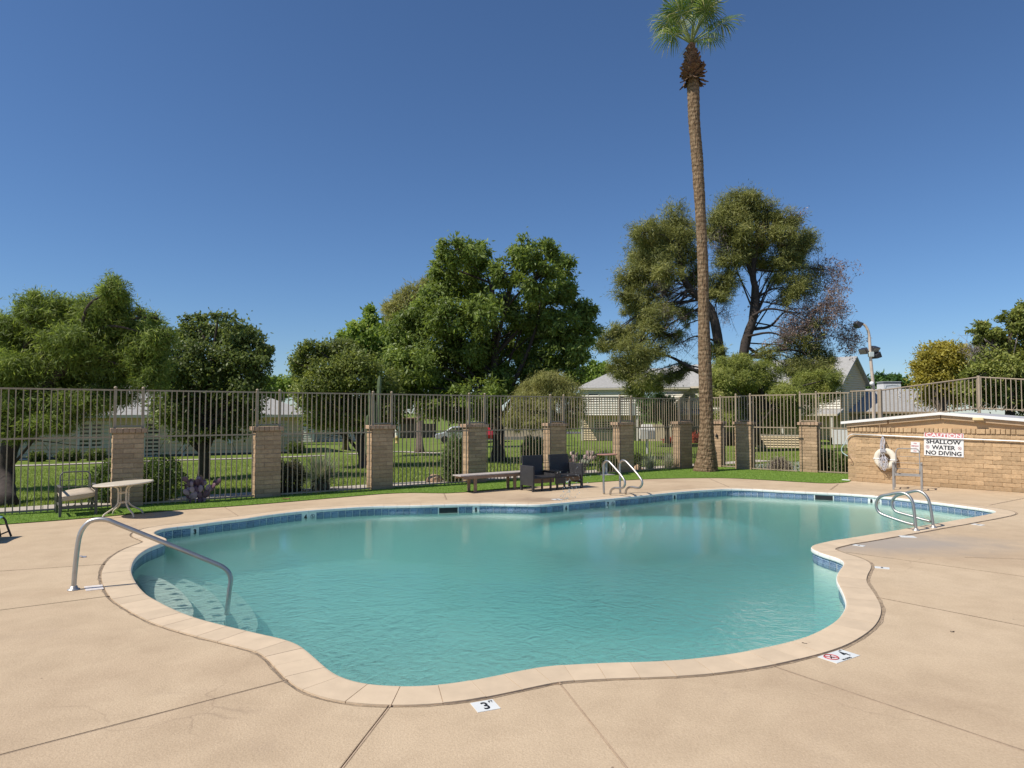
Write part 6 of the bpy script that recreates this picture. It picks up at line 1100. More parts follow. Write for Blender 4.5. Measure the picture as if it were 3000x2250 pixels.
for k in range(420):
    d = unit(RNG.normal(size=3)); d[2] = abs(d[2]) * .8 + .15; e = d * np.array([.44, .40, .52]) * RNG.uniform(.6, 1.05); m_ = e * .5 + RNG.normal(size=3) * .05; segs += [((0, 0, 0), tuple(m_), .006, .005), (tuple(m_), tuple(e), .005, .003), (tuple(m_ * .6 + e * .4), tuple(e + RNG.normal(size=3) * .07), .004, .003)]
M_DTW = plain('dry_twig', (0.24, 0.19, 0.155), .9, var=.25); twig_mesh('stems', segs, M_DTW, t); P = np.array([s[1] for s in segs[1::3]]); P = np.repeat(P, 5, 0) + RNG.normal(size=(len(P) * 5, 3)) * .04; inst('foliage', quads_mesh('foliage', leaves(P, .05, .012, .1, .3), RNG.uniform(0, 1, len(P)), LF_DRYB), t)
def blades(name, label, c, n, L, W, mat, el=(.15, 1.45), seed=1, cat='plant', bend=.5, group=None, stem=None, partname='leaf_blades'):
    rg = np.random.default_rng(seed); c = np.array(c); t = empty(name, c, 0, label, cat, group); V = []; var = []
    for k in range(n):
        a_ = rg.uniform(0, 2 * math.pi); e = rg.uniform(*el); l = L * rg.uniform(.7, 1.1); d = np.array([math.cos(a_) * math.cos(e), math.sin(a_) * math.cos(e), math.sin(e)]); s_ = np.array([-math.sin(a_), math.cos(a_), 0]); p = np.array([rg.normal() * .05, rg.normal() * .05, .04 if stem is None else stem + rg.normal() * .05]); pts_ = [p]
        for q in range(4): d = unit(d + np.array([0, 0, -bend * .16 * (q + .3)])); pts_.append(pts_[-1] + d * l / 4)
        ww = [W, W * .95, W * .7, W * .4, W * .05]; vv = rg.uniform(0, .85) if rg.random() > .12 else 1
        for q in range(4): V += [pts_[q] - s_ * ww[q] / 2, pts_[q] + s_ * ww[q] / 2, pts_[q + 1] + s_ * ww[q + 1] / 2, pts_[q + 1] - s_ * ww[q + 1] / 2]; var.append(vv)
    V = np.array(V); V[:, 2] = np.maximum(V[:, 2], .02); inst(partname, quads_mesh(partname, V, np.array(var), mat), t); return t
LF_SOT = leafmat('spiky_leaf', (0.095, 0.13, 0.075), (0.20, 0.245, 0.15), (0.36, 0.34, 0.18), .2, .45)
c = wcm(914, 1446); t = blades('spiky_plant', 'large spiky grey-green plant with a burst of sword leaves behind the fence', c + np.array([.05, .55, 0]), 620, .86, .026, LF_SOT, (-.1, 1.4), 61, bend=.35, stem=.25); o = MB().lathe([(.001, 0), (.22, 0), (.26, .15), (.20, .3), (.001, .34)], 12).build('dead_leaf_trunk', plain('dead_leaf_thatch', (0.09, 0.075, 0.06), .95, var=.4, scale=30, bmp=.8), t)
c = wcm(1910, 1380); blades('grass_tuft', 'left grey-green grass tuft beside the tan rock behind the fence', c + np.array([0, .4, 0]), 380, .62, .012, LF_GREYG, (.5, 1.5), 62, bend=.7, group='grass tufts behind the fence'); c = wcm(1966, 1377); blades('grass_tuft', 'right grey-green grass tuft next to the shaded pillar by the palm', c + np.array([0, .4, 0]), 380, .60, .012, LF_GREYG, (.5, 1.5), 63, bend=.7, group='grass tufts behind the fence')
# prickly pears: every pad is a part
bm = bmesh.new(); bmesh.ops.create_uvsphere(bm, u_segments=10, v_segments=7, radius=1)
for v in bm.verts: k = 1 - .28 * max(0, -v.co.z); v.co = Vector((v.co.x * .085 * k, v.co.y * .016, (v.co.z + 1) * .115))
def padmesh(mat): me = bpy.data.meshes.new('pad'); bm.to_mesh(me); me.materials.append(mat); me.polygons.foreach_set('use_smooth', [True] * len(me.polygons)); return me
def pear(label, c, mats, n, spread, h, seed, s=1.0):
    rg = np.random.default_rng(seed); t = empty('prickly_pear', c, 0, label, 'cactus'); mes = [padmesh(m) for m in mats]; tips = [(np.array([rg.uniform(-spread, spread) * .6, rg.uniform(-.15, .15), -.02]), 0.0) for _ in range(max(4, n // 9))]; k = 0
    while k < n:
        i = rg.integers(0, len(tips)); p, lean = tips[i]; az = rg.uniform(-.9, .9); ln = np.clip(lean + rg.normal() * .38, -.9, .9); sc = s * rg.uniform(.8, 1.15)
        if p[2] > h: 
            if rg.random() < .7: k += 0; tips.pop(i) if len(tips) > 3 else tips.append((np.array([rg.uniform(-spread, spread), rg.uniform(-.2, .2), 0]), 0.0)); 
            if p[2] > h * 1.15: continue
        inst('pad', mes[rg.integers(0, len(mes))], t, p, (rg.normal() * .15, ln, az), (sc, sc, sc)); top = p + sc * .205 * np.array([math.sin(ln) * math.cos(az), math.sin(ln) * math.sin(az), math.cos(ln)]); tips.append((top, ln)); k += 1
        if rg.random() < .4 and len(tips) > 4: tips.pop(0)
    return t
M_PP1 = plain('purple_pad', (0.17, 0.085, 0.11), .55, var=.25, scale=7); M_PP2 = plain('lit_purple_pad', (0.36, 0.24, 0.27), .55, var=.2, scale=7); M_PP3 = plain('pink_grey_pad', (0.36, 0.245, 0.235), .6, var=.15, scale=7); M_PP4 = plain('pale_pink_pad', (0.46, 0.34, 0.31), .6, var=.15, scale=7); M_PP5 = plain('green_grey_pad', (0.22, 0.24, 0.17), .6, var=.15)  # second pad colour is the purple pad lightened as if sunlit
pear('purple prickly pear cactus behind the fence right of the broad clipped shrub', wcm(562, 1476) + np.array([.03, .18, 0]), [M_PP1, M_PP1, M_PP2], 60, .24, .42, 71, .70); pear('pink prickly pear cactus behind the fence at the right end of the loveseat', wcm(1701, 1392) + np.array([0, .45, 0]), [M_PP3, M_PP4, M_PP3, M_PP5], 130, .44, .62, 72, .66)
# column cactus
M_CACT = plain('column_cactus', (0.135, 0.175, 0.085), .6, var=.15, scale=5)
CY = float(LG(1095, 1420)[1]) ; cb = LG(1095, 1420); t = empty('column_cactus', cb, 0, 'tall ribbed green column cactus standing behind the third pillar', 'cactus')
def stem(path, r_, nm='cactus_stem'):
    Q = bez([ZY(u, v, CY + dy) for u, v, dy in path], 30); m_ = MB(); n = len(Q); K = 14; V = []
    for i in range(n):
        e = min(1, math.sqrt(max(0, 1 - ((i - (n - 4)) / 3.2) ** 2))) if i > n - 4 else 1; bl_ = 1 - .13 * (math.sin(i * .55) > .93)
        for j in range(K): a_ = 2 * math.pi * j / K; rr = r_ * e * bl_ * (1 if j % 2 else .74); V.append((Q[i][0] + rr * math.cos(a_), Q[i][1] + rr * math.sin(a_), Q[i][2]))
    m_.add(np.array(V) - cb, [(i * K + j, i * K + (j + 1) % K, (i + 1) * K + (j + 1) % K, (i + 1) * K + j) for i in range(n - 1) for j in range(K)] + [tuple((n - 1) * K + j for j in range(K))]); m_.build(nm, M_CACT, t)
stem([(1110, 1420, 0), (1110, 1300, 0), (1109, 1200, 0), (1112, 1101, 0)], .062); stem([(1098, 1420, .1), (1098, 1300, .1), (1097, 1175, .1)], .048); stem([(1087, 1420, -.1), (1085, 1300, -.1), (1083, 1143, -.1)], .05); stem([(1093, 1345, -.05), (1080, 1340, -.1), (1075, 1310, -.1), (1076, 1260, -.1), (1077, 1216, -.1)], .045); stem([(1077, 1418, -.15), (1077, 1410, -.15), (1077, 1397, -.15)], .05)
# boulders
def rock(label, c, rx, ry, rz_, mat, seed, name='boulder'):
    rg = np.random.default_rng(seed); b2 = bmesh.new(); bmesh.ops.create_icosphere(b2, subdivisions=3, radius=1); pl_ = [unit(rg.normal(size=3)) for _ in range(11)]
    for v in b2.verts:
        p = np.array(v.co)
        for q in pl_:
            dd = p @ q
            if dd > .72: p = p - q * (dd - .72) * .85
        v.co = Vector(p * np.array([rx, ry, rz_]) * (1 + .03 * rg.normal())); v.co.z = max(v.co.z, -.25 * rz_)
    me = bpy.data.meshes.new(name); b2.to_mesh(me); b2.free(); me.materials.append(mat); o = inst(name, me, None, np.array(c) + np.array([0, 0, rz_ * .22]), (0, 0, rg.uniform(0, 3))); return tag(o, label, 'rock')
M_RRED = plain('red_rock', (0.26, 0.12, 0.07), .9, var=.35, scale=8, bmp=.7, bscale=18); M_RTAN = plain('tan_rock', (0.42, 0.28, 0.17), .9, var=.3, scale=6, bmp=.7, bscale=18)
rock('red-brown boulder at the foot of the spiky plant', wcm(946, 1439) + np.array([0, .28, 0]), .13, .13, .16, M_RRED, 81); rock('broad tan and brown boulder behind the fence left of the bench', wcm(1267, 1416) + np.array([0, .45, 0]), .30, .24, .21, M_RTAN, 82); rock('small tan rock beside the left grass tuft', wcm(1872, 1381) + np.array([0, .35, 0]), .16, .14, .17, M_RTAN, 83); rock('small tan rock between the pillar and the left grass tuft', wcm(1886, 1380) + np.array([-.02, .2, 0]), .09, .09, .07, M_RTAN, 84)
# hydrant
hc = LG(1162, 1299); t = empty('fire_hydrant', hc, 0, 'weathered yellow fire hydrant on the lawn beyond the fence', 'hydrant'); M_HYD = plain('hydrant_yellow', (0.50, 0.36, 0.14), .6, var=.15); MB().lathe([(.001, 0), (.16, 0), (.16, .06), (.11, .08), (.11, .42), (.15, .44), (.15, .50), (.12, .58), (.05, .66), (.04, .70), (.001, .70)], 14).build('barrel', M_HYD, t, True)
for s_ in (-1, 1): MB().tube([(s_ * .1, 0, .36), (s_ * .2, 0, .36)], .05, 8).build('side_outlet', M_HYD, t)
# mailbox kiosk
mc = LG(1897, 1330); t = empty('mailbox', mc, 0, 'white box-shaped mailbox with sloped top on a thin post on the lawn', 'mailbox'); M_MBX = plain('mailbox_white', (0.66, 0.62, 0.55), .5, var=.05); k_ = mc[1] / 2000; zb = ZY(1897, 1286, mc[1])[2] - mc[2]; zt = ZY(1897, 1258, mc[1])[2] - mc[2]; zp = ZY(1897, 1243, mc[1])[2] - mc[2]; w_ = 42 * k_
m_ = MB(); m_.add([(-w_ / 2, -.22, zb), (w_ / 2, -.22, zb), (w_ / 2, .3, zb), (-w_ / 2, .3, zb), (-w_ / 2, -.22, zt), (w_ / 2, -.22, zt), (w_ / 2, .3, zt), (-w_ / 2, .3, zt), (-w_ * .30, -.05, zp), (w_ * .30, -.05, zp), (w_ * .30, .25, zp), (-w_ * .30, .25, zp)], [(3, 2, 1, 0), (0, 1, 5, 4), (1, 2, 6, 5), (2, 3, 7, 6), (3, 0, 4, 7), (4, 5, 9, 8), (5, 6, 10, 9), (6, 7, 11, 10), (7, 4, 8, 11), (8, 9, 10, 11)]); m_.build('box', M_MBX, t); MB().box((w_ * .22, -.226, (zb + zt) / 2 - .02), (w_ * .42, .012, (zt - zb) * .8)).build('door_panel', plain('mailbox_grey', (0.30, 0.29, 0.27), .5), t); MB().box((0, 0, zb / 2), (.11, .11, zb)).build('post', M_MBX, t)

# ================================================================== HOUSES
def sidingmat(name, c):
    return plain(name, c, .6, var=.05, scale=2.5)
M_SID = sidingmat('cream_siding', (0.60, 0.48, 0.30)); M_SIDW = sidingmat('white_siding', (0.70, 0.655, 0.56)); M_ROOFS = plain('grey_shingles', (0.345, 0.335, 0.315), .9, var=.14, scale=5, bmp=.5, bscale=14); M_ROOFL = plain('pale_roof_shingles', (0.36, 0.345, 0.32), .9, var=.10, scale=5, bmp=.5, bscale=14); M_FASW = plain('cream_fascia', (0.60, 0.53, 0.42), .6, var=.06); M_GLS = plain('dark_window_glass', (0.025, 0.028, 0.03), .08, var=.2, spec=.6); M_WFR = plain('window_frame', (0.55, 0.51, 0.44), .5); M_DOORD = plain('dark_door', (0.035, 0.026, 0.026), .5); M_CURT = plain('pale_curtain', (0.42, 0.43, 0.40), .8, var=.12, scale=2)
def siding(parent, p0, p1, z0, z1, mat, lap=.2, cut=None, nm='siding'):
    """lap boards from p0 to p1 (local xy), each leaning out at its foot; cut(z) may shorten them (gable)"""
    p0, p1 = np.array(p0, float), np.array(p1, float); d = unit(p1 - p0); n = np.array([d[1], -d[0]]); L = np.linalg.norm(p1 - p0); m_ = MB(); k = int(math.ceil((z1 - z0) / lap))
    for i in range(k):
        a_, b_ = z0 + i * lap, min(z1, z0 + (i + 1) * lap); x0, x1 = (0, L) if cut is None else cut((a_ + b_) / 2)
        if x1 - x0 < .05: continue
        q0, q1 = p0 + d * x0, p0 + d * x1; o = n * .085; i2 = n * .006
        m_.add([(*(q0 + o), a_), (*(q1 + o), a_), (*(q1 + i2), b_), (*(q0 + i2), b_), (*(q0), a_), (*(q1), a_)], [(0, 1, 2, 3), (4, 5, 1, 0)])
    return m_.build(nm, mat, parent)
def window(parent, p0, d, s0, s1, z0, z1, panes=2, kind='window', curtain=False, doormat=None):
    """window or door on a wall line: frame proud of the boards, glass panes as sub-parts"""
    p0 = np.array(p0, float); n = np.array([d[1], -d[0]]); c = p0 + d * (s0 + s1) / 2 + n * .05; rz = math.atan2(d[1], d[0]); w_, h = s1 - s0, z1 - z0; m_ = MB(); fw = .07
    for x in (-w_ / 2, w_ / 2): m_.box((x, 0, 0), (fw, .07, h + fw))
    for z in (-h / 2, h / 2): m_.box((0, .002, z), (w_ - fw - .002, .066, fw))
    o = m_.build(kind, M_WFR, parent, loc=(*c, (z0 + z1) / 2), rz=rz)
    for k in range(panes):
        pw = (w_ - fw) / panes; MB().box((-w_ / 2 + fw / 2 + pw * (k + .5), .012 + .006 * (k % 2), 0), (pw - .03, .01, h - fw)).build('pane' if kind == 'window' else 'panel', (M_CURT if (curtain and k % 2) else M_GLS) if not doormat else doormat, o)
    return o
def roof_hip(parent, x0, x1, y0, y1, ze, zr, mat, hipL=True, hipR=True, oh=.55, name='roof'):
    x0 -= oh; x1 += oh; y0 -= oh; y1 += oh; ym = (y0 + y1) / 2; rx0 = x0 + (ym - y0) * (.9 if hipL else 0); rx1 = x1 - (ym - y0) * (.9 if hipR else 0); th = .16
    V = [(x0, y0, ze), (x1, y0, ze), (x1, y1, ze), (x0, y1, ze), (rx0, ym, zr), (rx1, ym, zr)] ; Fc = [(0, 1, 5, 4), (2, 3, 4, 5), (1, 2, 5), (3, 0, 4)]
    o = MB().add(V, Fc).build(name, mat, parent); e = .02
    MB().add([(x0 + e, y0 + e, ze - .003), (x1 - e, y0 + e, ze - .003), (x1 - e, y1 - e, ze - .003), (x0 + e, y1 - e, ze - .003), (x0 + e, y0 + e, ze - th), (x1 - e, y0 + e, ze - th), (x1 - e, y1 - e, ze - th), (x0 + e, y1 - e, ze - th)], [(0, 4, 5, 1), (1, 5, 6, 2), (2, 6, 7, 3), (3, 7, 4, 0), (4, 7, 6, 5)]).build('fascia', M_FASW, parent); return o
def wallbox(parent, x0, x1, y0, y1, z0, z1, mat=None, nm='wall'):
    return MB().box(((x0 + x1) / 2, (y0 + y1) / 2, (z0 + z1) / 2), (x1 - x0, y1 - y0, z1 - z0)).build(nm, mat or M_SID, parent)
XD = np.array([1., 0]); YD = np.array([0., 1])
# --- left bungalow
a_, b_ = LG(45, 1347.5), LG(886, 1325); d = unit((b_ - a_)[:2]); rz = math.atan2(d[1], d[0]); Lh = float(np.linalg.norm((b_ - a_)[:2])); zb = (a_[2] + b_[2]) / 2
t = empty('bungalow', (a_[0], a_[1], zb - .05), rz, 'long single-storey cream bungalow with pale grey hip roof on the left', 'house'); bx = -7.0
wallbox(t, bx, Lh, .0, 8.5, -.4, 2.3); siding(t, (bx, 0), (Lh, 0), .15, 2.35, M_SID, .22); siding(t, (Lh, 0), (Lh, 8.5), .15, 2.35, M_SID, .22); MB().box((Lh / 2 + bx / 2, -.02, -.12), (Lh - bx, .10, .5)).build('foundation', plain('dark_foundation', (0.10, 0.095, 0.09), .9), t)
ro = roof_hip(t, bx, Lh, 0, 8.5, 2.45, 4.35, M_ROOFL, False, True, .75)
def along_wall(o, dirw, u): 
    p = onplane(u, 1250, o, dirw); return float((p[:2] - np.array(o[:2])) @ dirw)
def zw(o, dirw, u, v): return float(onplane(u, v, o, dirw)[2])
O_ = (a_[0], a_[1]); au = lambda u: along_wall(O_, d, u); zo = zb - .05
window(t, (0, 0), XD, au(228), au(264), .62, 2.05, 1); window(t, (0, 0), XD, au(268), au(326), .62, 2.05, 2, curtain=True); window(t, (0, 0), XD, au(425), au(468), .05, 2.05, 1, 'door', doormat=M_DOORD); window(t, (0, 0), XD, au(612), au(662), 1.10, 2.0, 2); window(t, (0, 0), XD, au(794), au(842), 1.15, 2.0, 2, curtain=True); window(t, (0, 0), XD, au(60), au(85), .05, 2.05, 1, 'door', doormat=M_CURT)
for u in (148, 232, 540): MB().box((au(u), -.06, 1.2), (.10, .07, 2.35)).build('corner_trim', M_WFR, t)
MB().box((au(675), -.10, .85), (.32, .12, .28)).build('meter_box', M_BOXG, t)
# --- white house in the middle distance
a_ = LG(884, 1296); t = empty('white_house', a_, R(14), 'small white house partly hidden behind the loose-twigged tree', 'house'); k_ = a_[1] / 2000
wallbox(t, 0, 1.2, 0, 8, -.3, 2.5, M_SIDW); siding(t, (0, 0), (1.2, 0), .1, 2.5, M_SIDW, .22); window(t, (0, 0), XD, .5, .9, 1.0, 1.9, 1); roof_hip(t, -.2, 6.2, -.2, 9, 2.6, 3.9, M_ROOFL, True, True)
wallbox(t, 1.21, 6.2, 1.2, 9, -.3, 2.4, M_SIDW, 'side_wall'); siding(t, (1.25, 1.2), (6.2, 1.2), .1, 2.4, M_SIDW, .22); window(t, (0, 1.2), XD, 3.4, 4.4, 1.0, 1.9, 2)
# --- brown carport / bin store
a_ = LG(1160, 1284); e_ = LG(1276, 1281); d = unit((e_ - a_)[:2]); Lc = float(np.linalg.norm((e_ - a_)[:2])); t = empty('carport', a_, math.atan2(d[1], d[0]), 'brown board-fronted carport with dark opening beyond the hydrant', 'carport'); hC = float(ZY(1200, 1228, a_[1])[2] - a_[2])
M_BRN = plain('brown_boards', (0.15, 0.105, 0.075), .8, var=.25, scale=3); MB().box((.3, .2, hC / 2), (.55, .4, hC)).build('white_end_wall', M_SIDW, t); MB().box((Lc / 2 + .3, .1, hC * .37), (Lc - .7, .1, hC * .74)).build('board_front', M_BRN, t); MB().box((Lc / 2, 2.4, hC + .05), (Lc + .8, 5.2, .14)).build('roof', plain('terracotta_roof', (0.33, 0.16, 0.10), .8, var=.15), t); MB().box((Lc / 2, 4.8, hC / 2), (Lc, .1, hC)).build('rear_wall', M_BRN, t)
for x in (Lc * .36, Lc * .68, Lc): MB().box((x, .02, hC / 2), (.14, .14, hC)).build('post', M_BRN, t)
# --- block wall, cars
a_ = LG(1340, 1290); e_ = LG(1640, 1286); d = unit((e_ - a_)[:2]); t = empty('block_wall', a_, math.atan2(d[1], d[0]), 'long beige block wall beyond the lawn seen between trunks', 'wall'); Lw = float(np.linalg.norm((e_ - a_)[:2])); MB().box((Lw / 2, .1, .9), (Lw, .2, 1.8)).build('wall_face', plain('beige_render', (0.52, 0.42, 0.31), .9, var=.06, scale=1), t); MB().box((Lw / 2, .1, 1.84), (Lw + .1, .3, .08)).build('wall_cap', M_FASW, t); MB().box((Lw / 2, .0, .18), (Lw, .24, .36)).build('wall_base', plain('grey_wall_base', (0.22, 0.21, 0.20), .9), t)
def car(label, c, rz, col):
    t = empty('parked_car', c, rz, label, 'car', 'cars parked beyond the lawn'); M_ = plain('car_paint', col, .25, var=.03, spec=.6); prof = [(-2.2, .35), (-2.25, .75), (-1.5, .92), (-.8, 1.42), (.7, 1.45), (1.45, .98), (2.15, .82), (2.25, .4)]; m_ = MB(); V = [(x, s_, z) for s_ in (-.86, .86) for x, z in prof]; n = len(prof); m_.add(V, [tuple(range(n)), tuple(range(2 * n - 1, n - 1, -1))] + [(i, n + i, n + (i + 1) % n, (i + 1) % n) for i in range(n)]); m_.build('body', M_, t, bevel=.05)
    for s_ in (-.865, .865): MB().add([(-1.25, s_, .95), (1.2, s_, .98), (.6, s_, 1.36), (-.72, s_, 1.34)], [(0, 1, 2, 3) if s_ < 0 else (3, 2, 1, 0)]).build('side_window', M_GLS, t)
    for x in (-1.4, 1.4):
        for s_ in (-.8, .8): MB().tube([(x, s_ - .1, .32), (x, s_ + .1, .32)], .32, 14).build('wheel', M_BLACK, t)
    return t
p = LG(1350, 1297); car('pale car parked beyond the lawn, glimpsed left of the fourth pillar', p, R(5), (.38, .38, .38)); p = LG(1444, 1292); car('dark red car parked beyond the lawn, glimpsed between pillar and trunk', p + np.array([0, -1.5, 0]), R(88), (.30, .02, .02)); 
# --- two-storey house behind the weeping tree
a_ = LG(1698, 1291); a_ = np.array([a_[0], 62.0, -.55]); k_ = .031; X0 = ZY(1698, 1250, 62)[0]; X1 = ZY(1873, 1250, 62)[0]; t = empty('two_storey_house', (X0, 62, -.55), R(-14), 'two-storey cream house with grey hip roof right of the big tree', 'house'); Wd = X1 - X0; zf = lambda v: float(ZY(1750, v, 62)[2] + .55)
zm = zf(1216); ze = zf(1141); wallbox(t, 0, Wd, 0, 7, zm, ze, M_SIDW, 'upper_wall'); siding(t, (0, 0), (Wd, 0), zm, ze, M_SIDW, .21); siding(t, (Wd, 0), (Wd, 7), zm, ze, M_SIDW, .21); wallbox(t, .15, Wd - .1, 1.3, 7, -.2, zm - .002, M_SID, 'lower_wall'); siding(t, (.15, 1.3), (Wd - .1, 1.3), 0, zm, M_SID, .21); roof_hip(t, 0, Wd + 4, 0, 7, ze + .12, zf(1085) + .3, M_ROOFS, True, False, .32)
su = lambda u: float(ZY(u, 1200, 62)[0] - X0) * 1.06; window(t, (0, 0), XD, su(1722), su(1752), zf(1183), zf(1152), 2); window(t, (0, 0), XD, su(1806), su(1838), zf(1183), zf(1150), 2); window(t, (0, 1.3), XD, su(1735), su(1795), .75, zf(1232), 4); MB().box((su(1841), -.1, (zf(1217) + zf(1180)) / 2), (.5, .15, 1.1)).build('vent_box', M_CURT, t)
MB().box((su(1815), 1.1, .85), (1.3, .2, 1.7)).build('patio_screen', M_SIDW, t); MB().box((su(1905), -.3, .75), (1.2 + 1.4, .15, 1.5)).build('patio_wall', plain('tan_patio_wall', (0.50, 0.40, 0.28), .8), t)
for x in (.25, Wd - .25): MB().box((x, .12, zm / 2), (.2, .2, zm)).build('porch_post', M_WFR, t)
# --- long two-storey row behind the pines
cE = ZY(2466, 1280, 57.); cE[2] = -.3; dirE = np.array([-.72, .69]); dirE = unit(dirE); Le = 17.5; LO = cE[:2] + dirE * Le; t = empty('long_house', (*LO, -.3), math.atan2(-dirE[1], -dirE[0]), 'long two-storey cream house with steep gable end behind the pines', 'house')
zE = lambda v: float(ZY(2466, v, 57.)[2] + .3); ze = zE(1112); zm = zE(1204); De = 6.3; wallbox(t, 0, Le, 0, De, zm, ze, M_SIDW, 'upper_wall'); siding(t, (0, 0), (Le, 0), zm, ze, M_SIDW, .2); zr = zE(1050) + .3
siding(t, (Le, 0), (Le, De), zm - 2, zr, M_SID, .2, lambda z: (0, De) if z < ze else ((z - ze) / (zr - ze) * De / 2, De - (z - ze) / (zr - ze) * De / 2), 'gable_siding')
siding(t, (0, De), (0, 0), zm, zr, M_SID, .2, lambda z: (0, De) if z < ze else ((z - ze) / (zr - ze) * De / 2, De - (z - ze) / (zr - ze) * De / 2), 'gable_siding')
sl_ = (zr - ze) / (De / 2); oy = .45; m_ = MB(); xa, xb = -.35, Le + .38; zl = ze - oy * sl_
for s_ in (0, 1):
    y0 = -oy if s_ == 0 else De + oy; V = [(xa, y0, zl + .05), (xb, y0, zl + .05), (xb, De / 2, zr + .06), (xa, De / 2, zr + .06), (xa, y0, zl - .10), (xb, y0, zl - .10), (xb, De / 2, zr - .09), (xa, De / 2, zr - .09)]; f_ = [(0, 1, 2, 3), (7, 6, 5, 4), (0, 4, 5, 1), (1, 5, 6, 2), (3, 7, 4, 0)]; m_.add(V, f_ if s_ == 0 else [q[::-1] for q in f_], 0)
m_.build('roof', M_ROOFS, t); MB().box((Le / 2, -oy - .012, zl - .03), (Le + .7, .02, .17)).build('fascia', M_FASW, t); wallbox(t, .2, Le - .02, .5, De, -.3, zm - .002, M_SID, 'lower_wall'); siding(t, (.2, .5), (Le - .02, .5), 0, zm, M_SID, .2)
m_ = MB(); m_.add([(-.2, -1.5, zm - .25), (Le + .2, -1.5, zm - .25), (Le + .2, .02, zm + .18), (-.2, .02, zm + .18), (-.2, -1.5, zm - .38), (Le + .2, -1.5, zm - .38), (Le + .2, .02, zm + .0), (-.2, .02, zm + .0)], [(0, 1, 2, 3), (7, 6, 5, 4), (0, 4, 5, 1), (1, 5, 6, 2), (3, 7, 4, 0)]); m_.build('porch_roof', M_ROOFS, t); MB().box((Le / 2, -1.51, zm - .32), (Le + .4, .03, .16)).build('porch_fascia', M_FASW, t)
for x in (.5, Le * .25, Le * .5, Le * .75, Le - .3): MB().box((x, -1.35, (zm - .3) / 2), (.14, .14, zm - .3)).build('porch_post', M_WFR, t)
for x in (2.0, 6.0, 10.5): window(t, (0, .5), XD, x, x + 2.0, .8, 1.75, 2, curtain=True)
for x in (3.0, 8.0, 11.5): window(t, (0, 0), XD, x, x + 1.0, zm + .8, zm + 1.7, 2)
def vents(parent, pts_):
    for x, y, z in pts_: MB().lathe([(.001, 0), (.07, 0), (.07, .34), (.11, .36), (.11, .42), (.001, .45)], 8).build('roof_vent', M_FASW, parent, loc=(x, y, z))
vents(t, [(Le * .3, De * .30, ze + De * .30 * sl_), (Le * .62, De * .36, ze + De * .36 * sl_), (Le * .93, De * .28, ze + De * .28 * sl_)])
# --- low white garden wall behind the gate, white panel
a_ = LG(2196, 1309); e_ = LG(2346, 1309); d = unit((e_ - a_)[:2]); Lw = float(np.linalg.norm((e_ - a_)[:2])); t = empty('garden_wall', a_ + np.array([0, -1.2, 0]), math.atan2(d[1], d[0]), 'low white clapboard wall on the lawn seen behind the gate', 'wall'); wallbox(t, 0, Lw, 0, .15, -.1, .75, M_SID, 'wall_face'); siding(t, (0, 0), (Lw, 0), .05, .75, M_SID, .15); MB().box((Lw / 2, .07, .78), (Lw + .1, .24, .06)).build('wall_cap', M_FASW, t)
a_ = LG(2404, 1308); e_ = LG(2452, 1308); d = unit((e_ - a_)[:2]); Lw = float(np.linalg.norm((e_ - a_)[:2])); t = empty('privacy_screen', a_ + np.array([0, -1.6, 0]), math.atan2(d[1], d[0]), 'plain white screen panel on the lawn between last pillar and brick wall', 'screen'); MB().box((Lw / 2, 0, .66), (Lw, .08, .88)).build('panel_face', M_WTRIM, t); 
for x in (.1, Lw - .1): MB().box((x, 0, .11), (.1, .08, .22)).build('panel_foot', M_FASW, t)
# --- low house with grey roof and cooler
YF = 58.0; pf = lambda u, v, Y=YF: ZY(u, v, Y); X0 = pf(2487, 1200)[0]; X1 = pf(2752, 1200)[0]; t = empty('low_house', (X0, YF, -.3), R(-4), 'low house with broad grey shingle roof behind the brick enclosure', 'house'); ze = float(pf(2600, 1206)[2] + .3); Yr = 5.0; zr = float(ZY(2640, 1140, YF + Yr)[2] + .3); Wd = X1 - X0
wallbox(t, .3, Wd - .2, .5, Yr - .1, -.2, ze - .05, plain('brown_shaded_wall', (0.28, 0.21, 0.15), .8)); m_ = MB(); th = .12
for s_ in (0, 1):
    y0, z0 = (0, ze) if s_ == 0 else (2 * Yr, ze); xl = -.3 + (0 if s_ == 0 else 6.0); V = [(xl, y0, z0), (Wd, y0, z0), (Wd, Yr, zr), (3.0, Yr, zr), (xl, y0, z0 - th), (Wd, y0, z0 - th), (Wd, Yr, zr - th), (3.0, Yr, zr - th)]; f_ = [(0, 1, 2, 3), (7, 6, 5, 4), (0, 4, 5, 1), (1, 5, 6, 2), (3, 7, 4, 0)]; m_.add(V, f_ if s_ == 0 else [q[::-1] for q in f_])
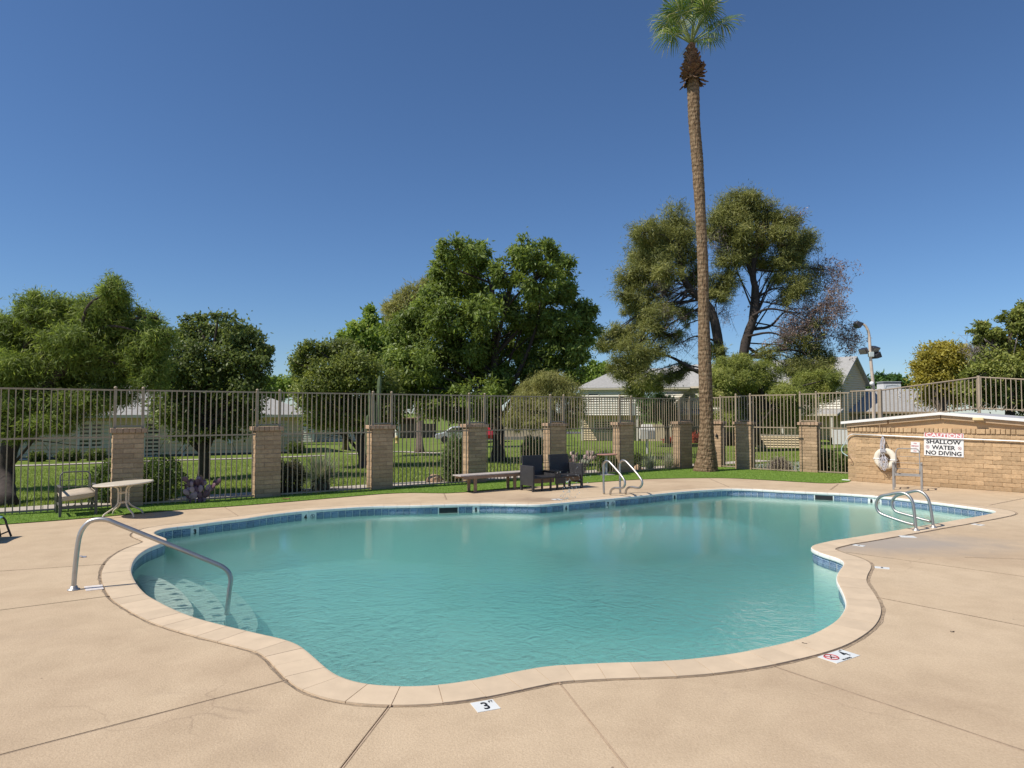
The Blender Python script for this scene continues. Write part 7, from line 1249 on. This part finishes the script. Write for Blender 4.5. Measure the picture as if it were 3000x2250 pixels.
m_.build('roof', M_ROOFS, t); MB().box((Wd / 2 - .15, -.012, ze - .08), (Wd + .3, .02, .16)).build('fascia', M_FASC, t); m_ = MB(); m_.add([(Wd - .3, .2, ze - .05), (Wd + 1.3, .6, ze - .18), (Wd + 1.3, 5, ze - .18), (Wd - .3, 5, ze + .7), (Wd - .3, .2, ze - .17), (Wd + 1.3, .6, ze - .28), (Wd + 1.3, 5, ze - .28), (Wd - .3, 5, ze + .5)], [(0, 1, 2, 3), (7, 6, 5, 4), (0, 4, 5, 1), (1, 5, 6, 2)]); m_.build('lean_to_roof', M_ROOFS, t); MB().add([(Wd - .02, .3, ze - .1), (Wd - .02, 2 * Yr - .3, ze - .1), (Wd - .02, Yr, zr - .1)], [(0, 1, 2)]).build('gable_end', plain('dark_gable', (0.10, 0.085, 0.07), .8), t)
for x in (.8, 2.2, 3.6): window(t, (.3, .5), XD, x, x + .9, 1.0, ze - .35, 2)
for u, v in ((2622, 1153), (2624, 1166), (2665, 1172), (2676, 1186)):
    f_ = (1206 - v) / (1206 - 1140); p = ZY(u, v, YF + Yr * f_ * .93); MB().lathe([(.001, 0), (.06, 0), (.06, .22), (.10, .24), (.10, .28), (.001, .30)], 8).build('roof_vent', M_WTRIM, t, loc=np.array([p[0] - X0, p[1] - YF + .25, p[2] + .22]))
Yc = YF + Yr + .3; p0, p1 = ZY(2579, 1141, Yc), ZY(2629, 1141, Yc); wc = p1[0] - p0[0]; hc_ = float(ZY(2600, 1116, Yc)[2] - p0[2]); t = empty('rooftop_cooler', ((p0[0] + p1[0]) / 2, Yc, p0[2] - .1), R(-3), 'boxy white and grey evaporative cooler on the low grey roof', 'cooler'); MB().box((0, 0, hc_ * .36), (wc, wc * .8, hc_ * .74)).build('cabinet', plain('cooler_white', (0.66, 0.66, 0.65), .5), t, bevel=.02); MB().box((0, 0, hc_ * .86), (wc * .98, wc * .78, hc_ * .22)).build('louver_band', plain('cooler_grey', (0.13, 0.14, 0.15), .5), t); MB().box((0, 0, hc_ * 1.0), (wc * 1.02, wc * .82, hc_ * .06)).build('lid', plain('cooler_lid', (0.5, 0.52, 0.53), .5), t)
for x in (-.4, .4): MB().box((wc * x, 0, -.1), (.08, wc * .7, .25)).build('leg', M_LBLK, t)
m_ = MB(); V = [(wc * .32 * s_, -wc * .405, hc_ * (.62 if i else .0) * 1.0) for s_ in (-1, 1) for i in (0, 1)]; m_.tube([(-wc * .42, -wc * .41, .02), (-wc * .36, -wc * .41, hc_ * .55), (0, -wc * .41, hc_ * .62), (wc * .36, -wc * .41, hc_ * .55), (wc * .42, -wc * .41, .02)], .02, 5); m_.build('duct_rim', M_BOXG, t)
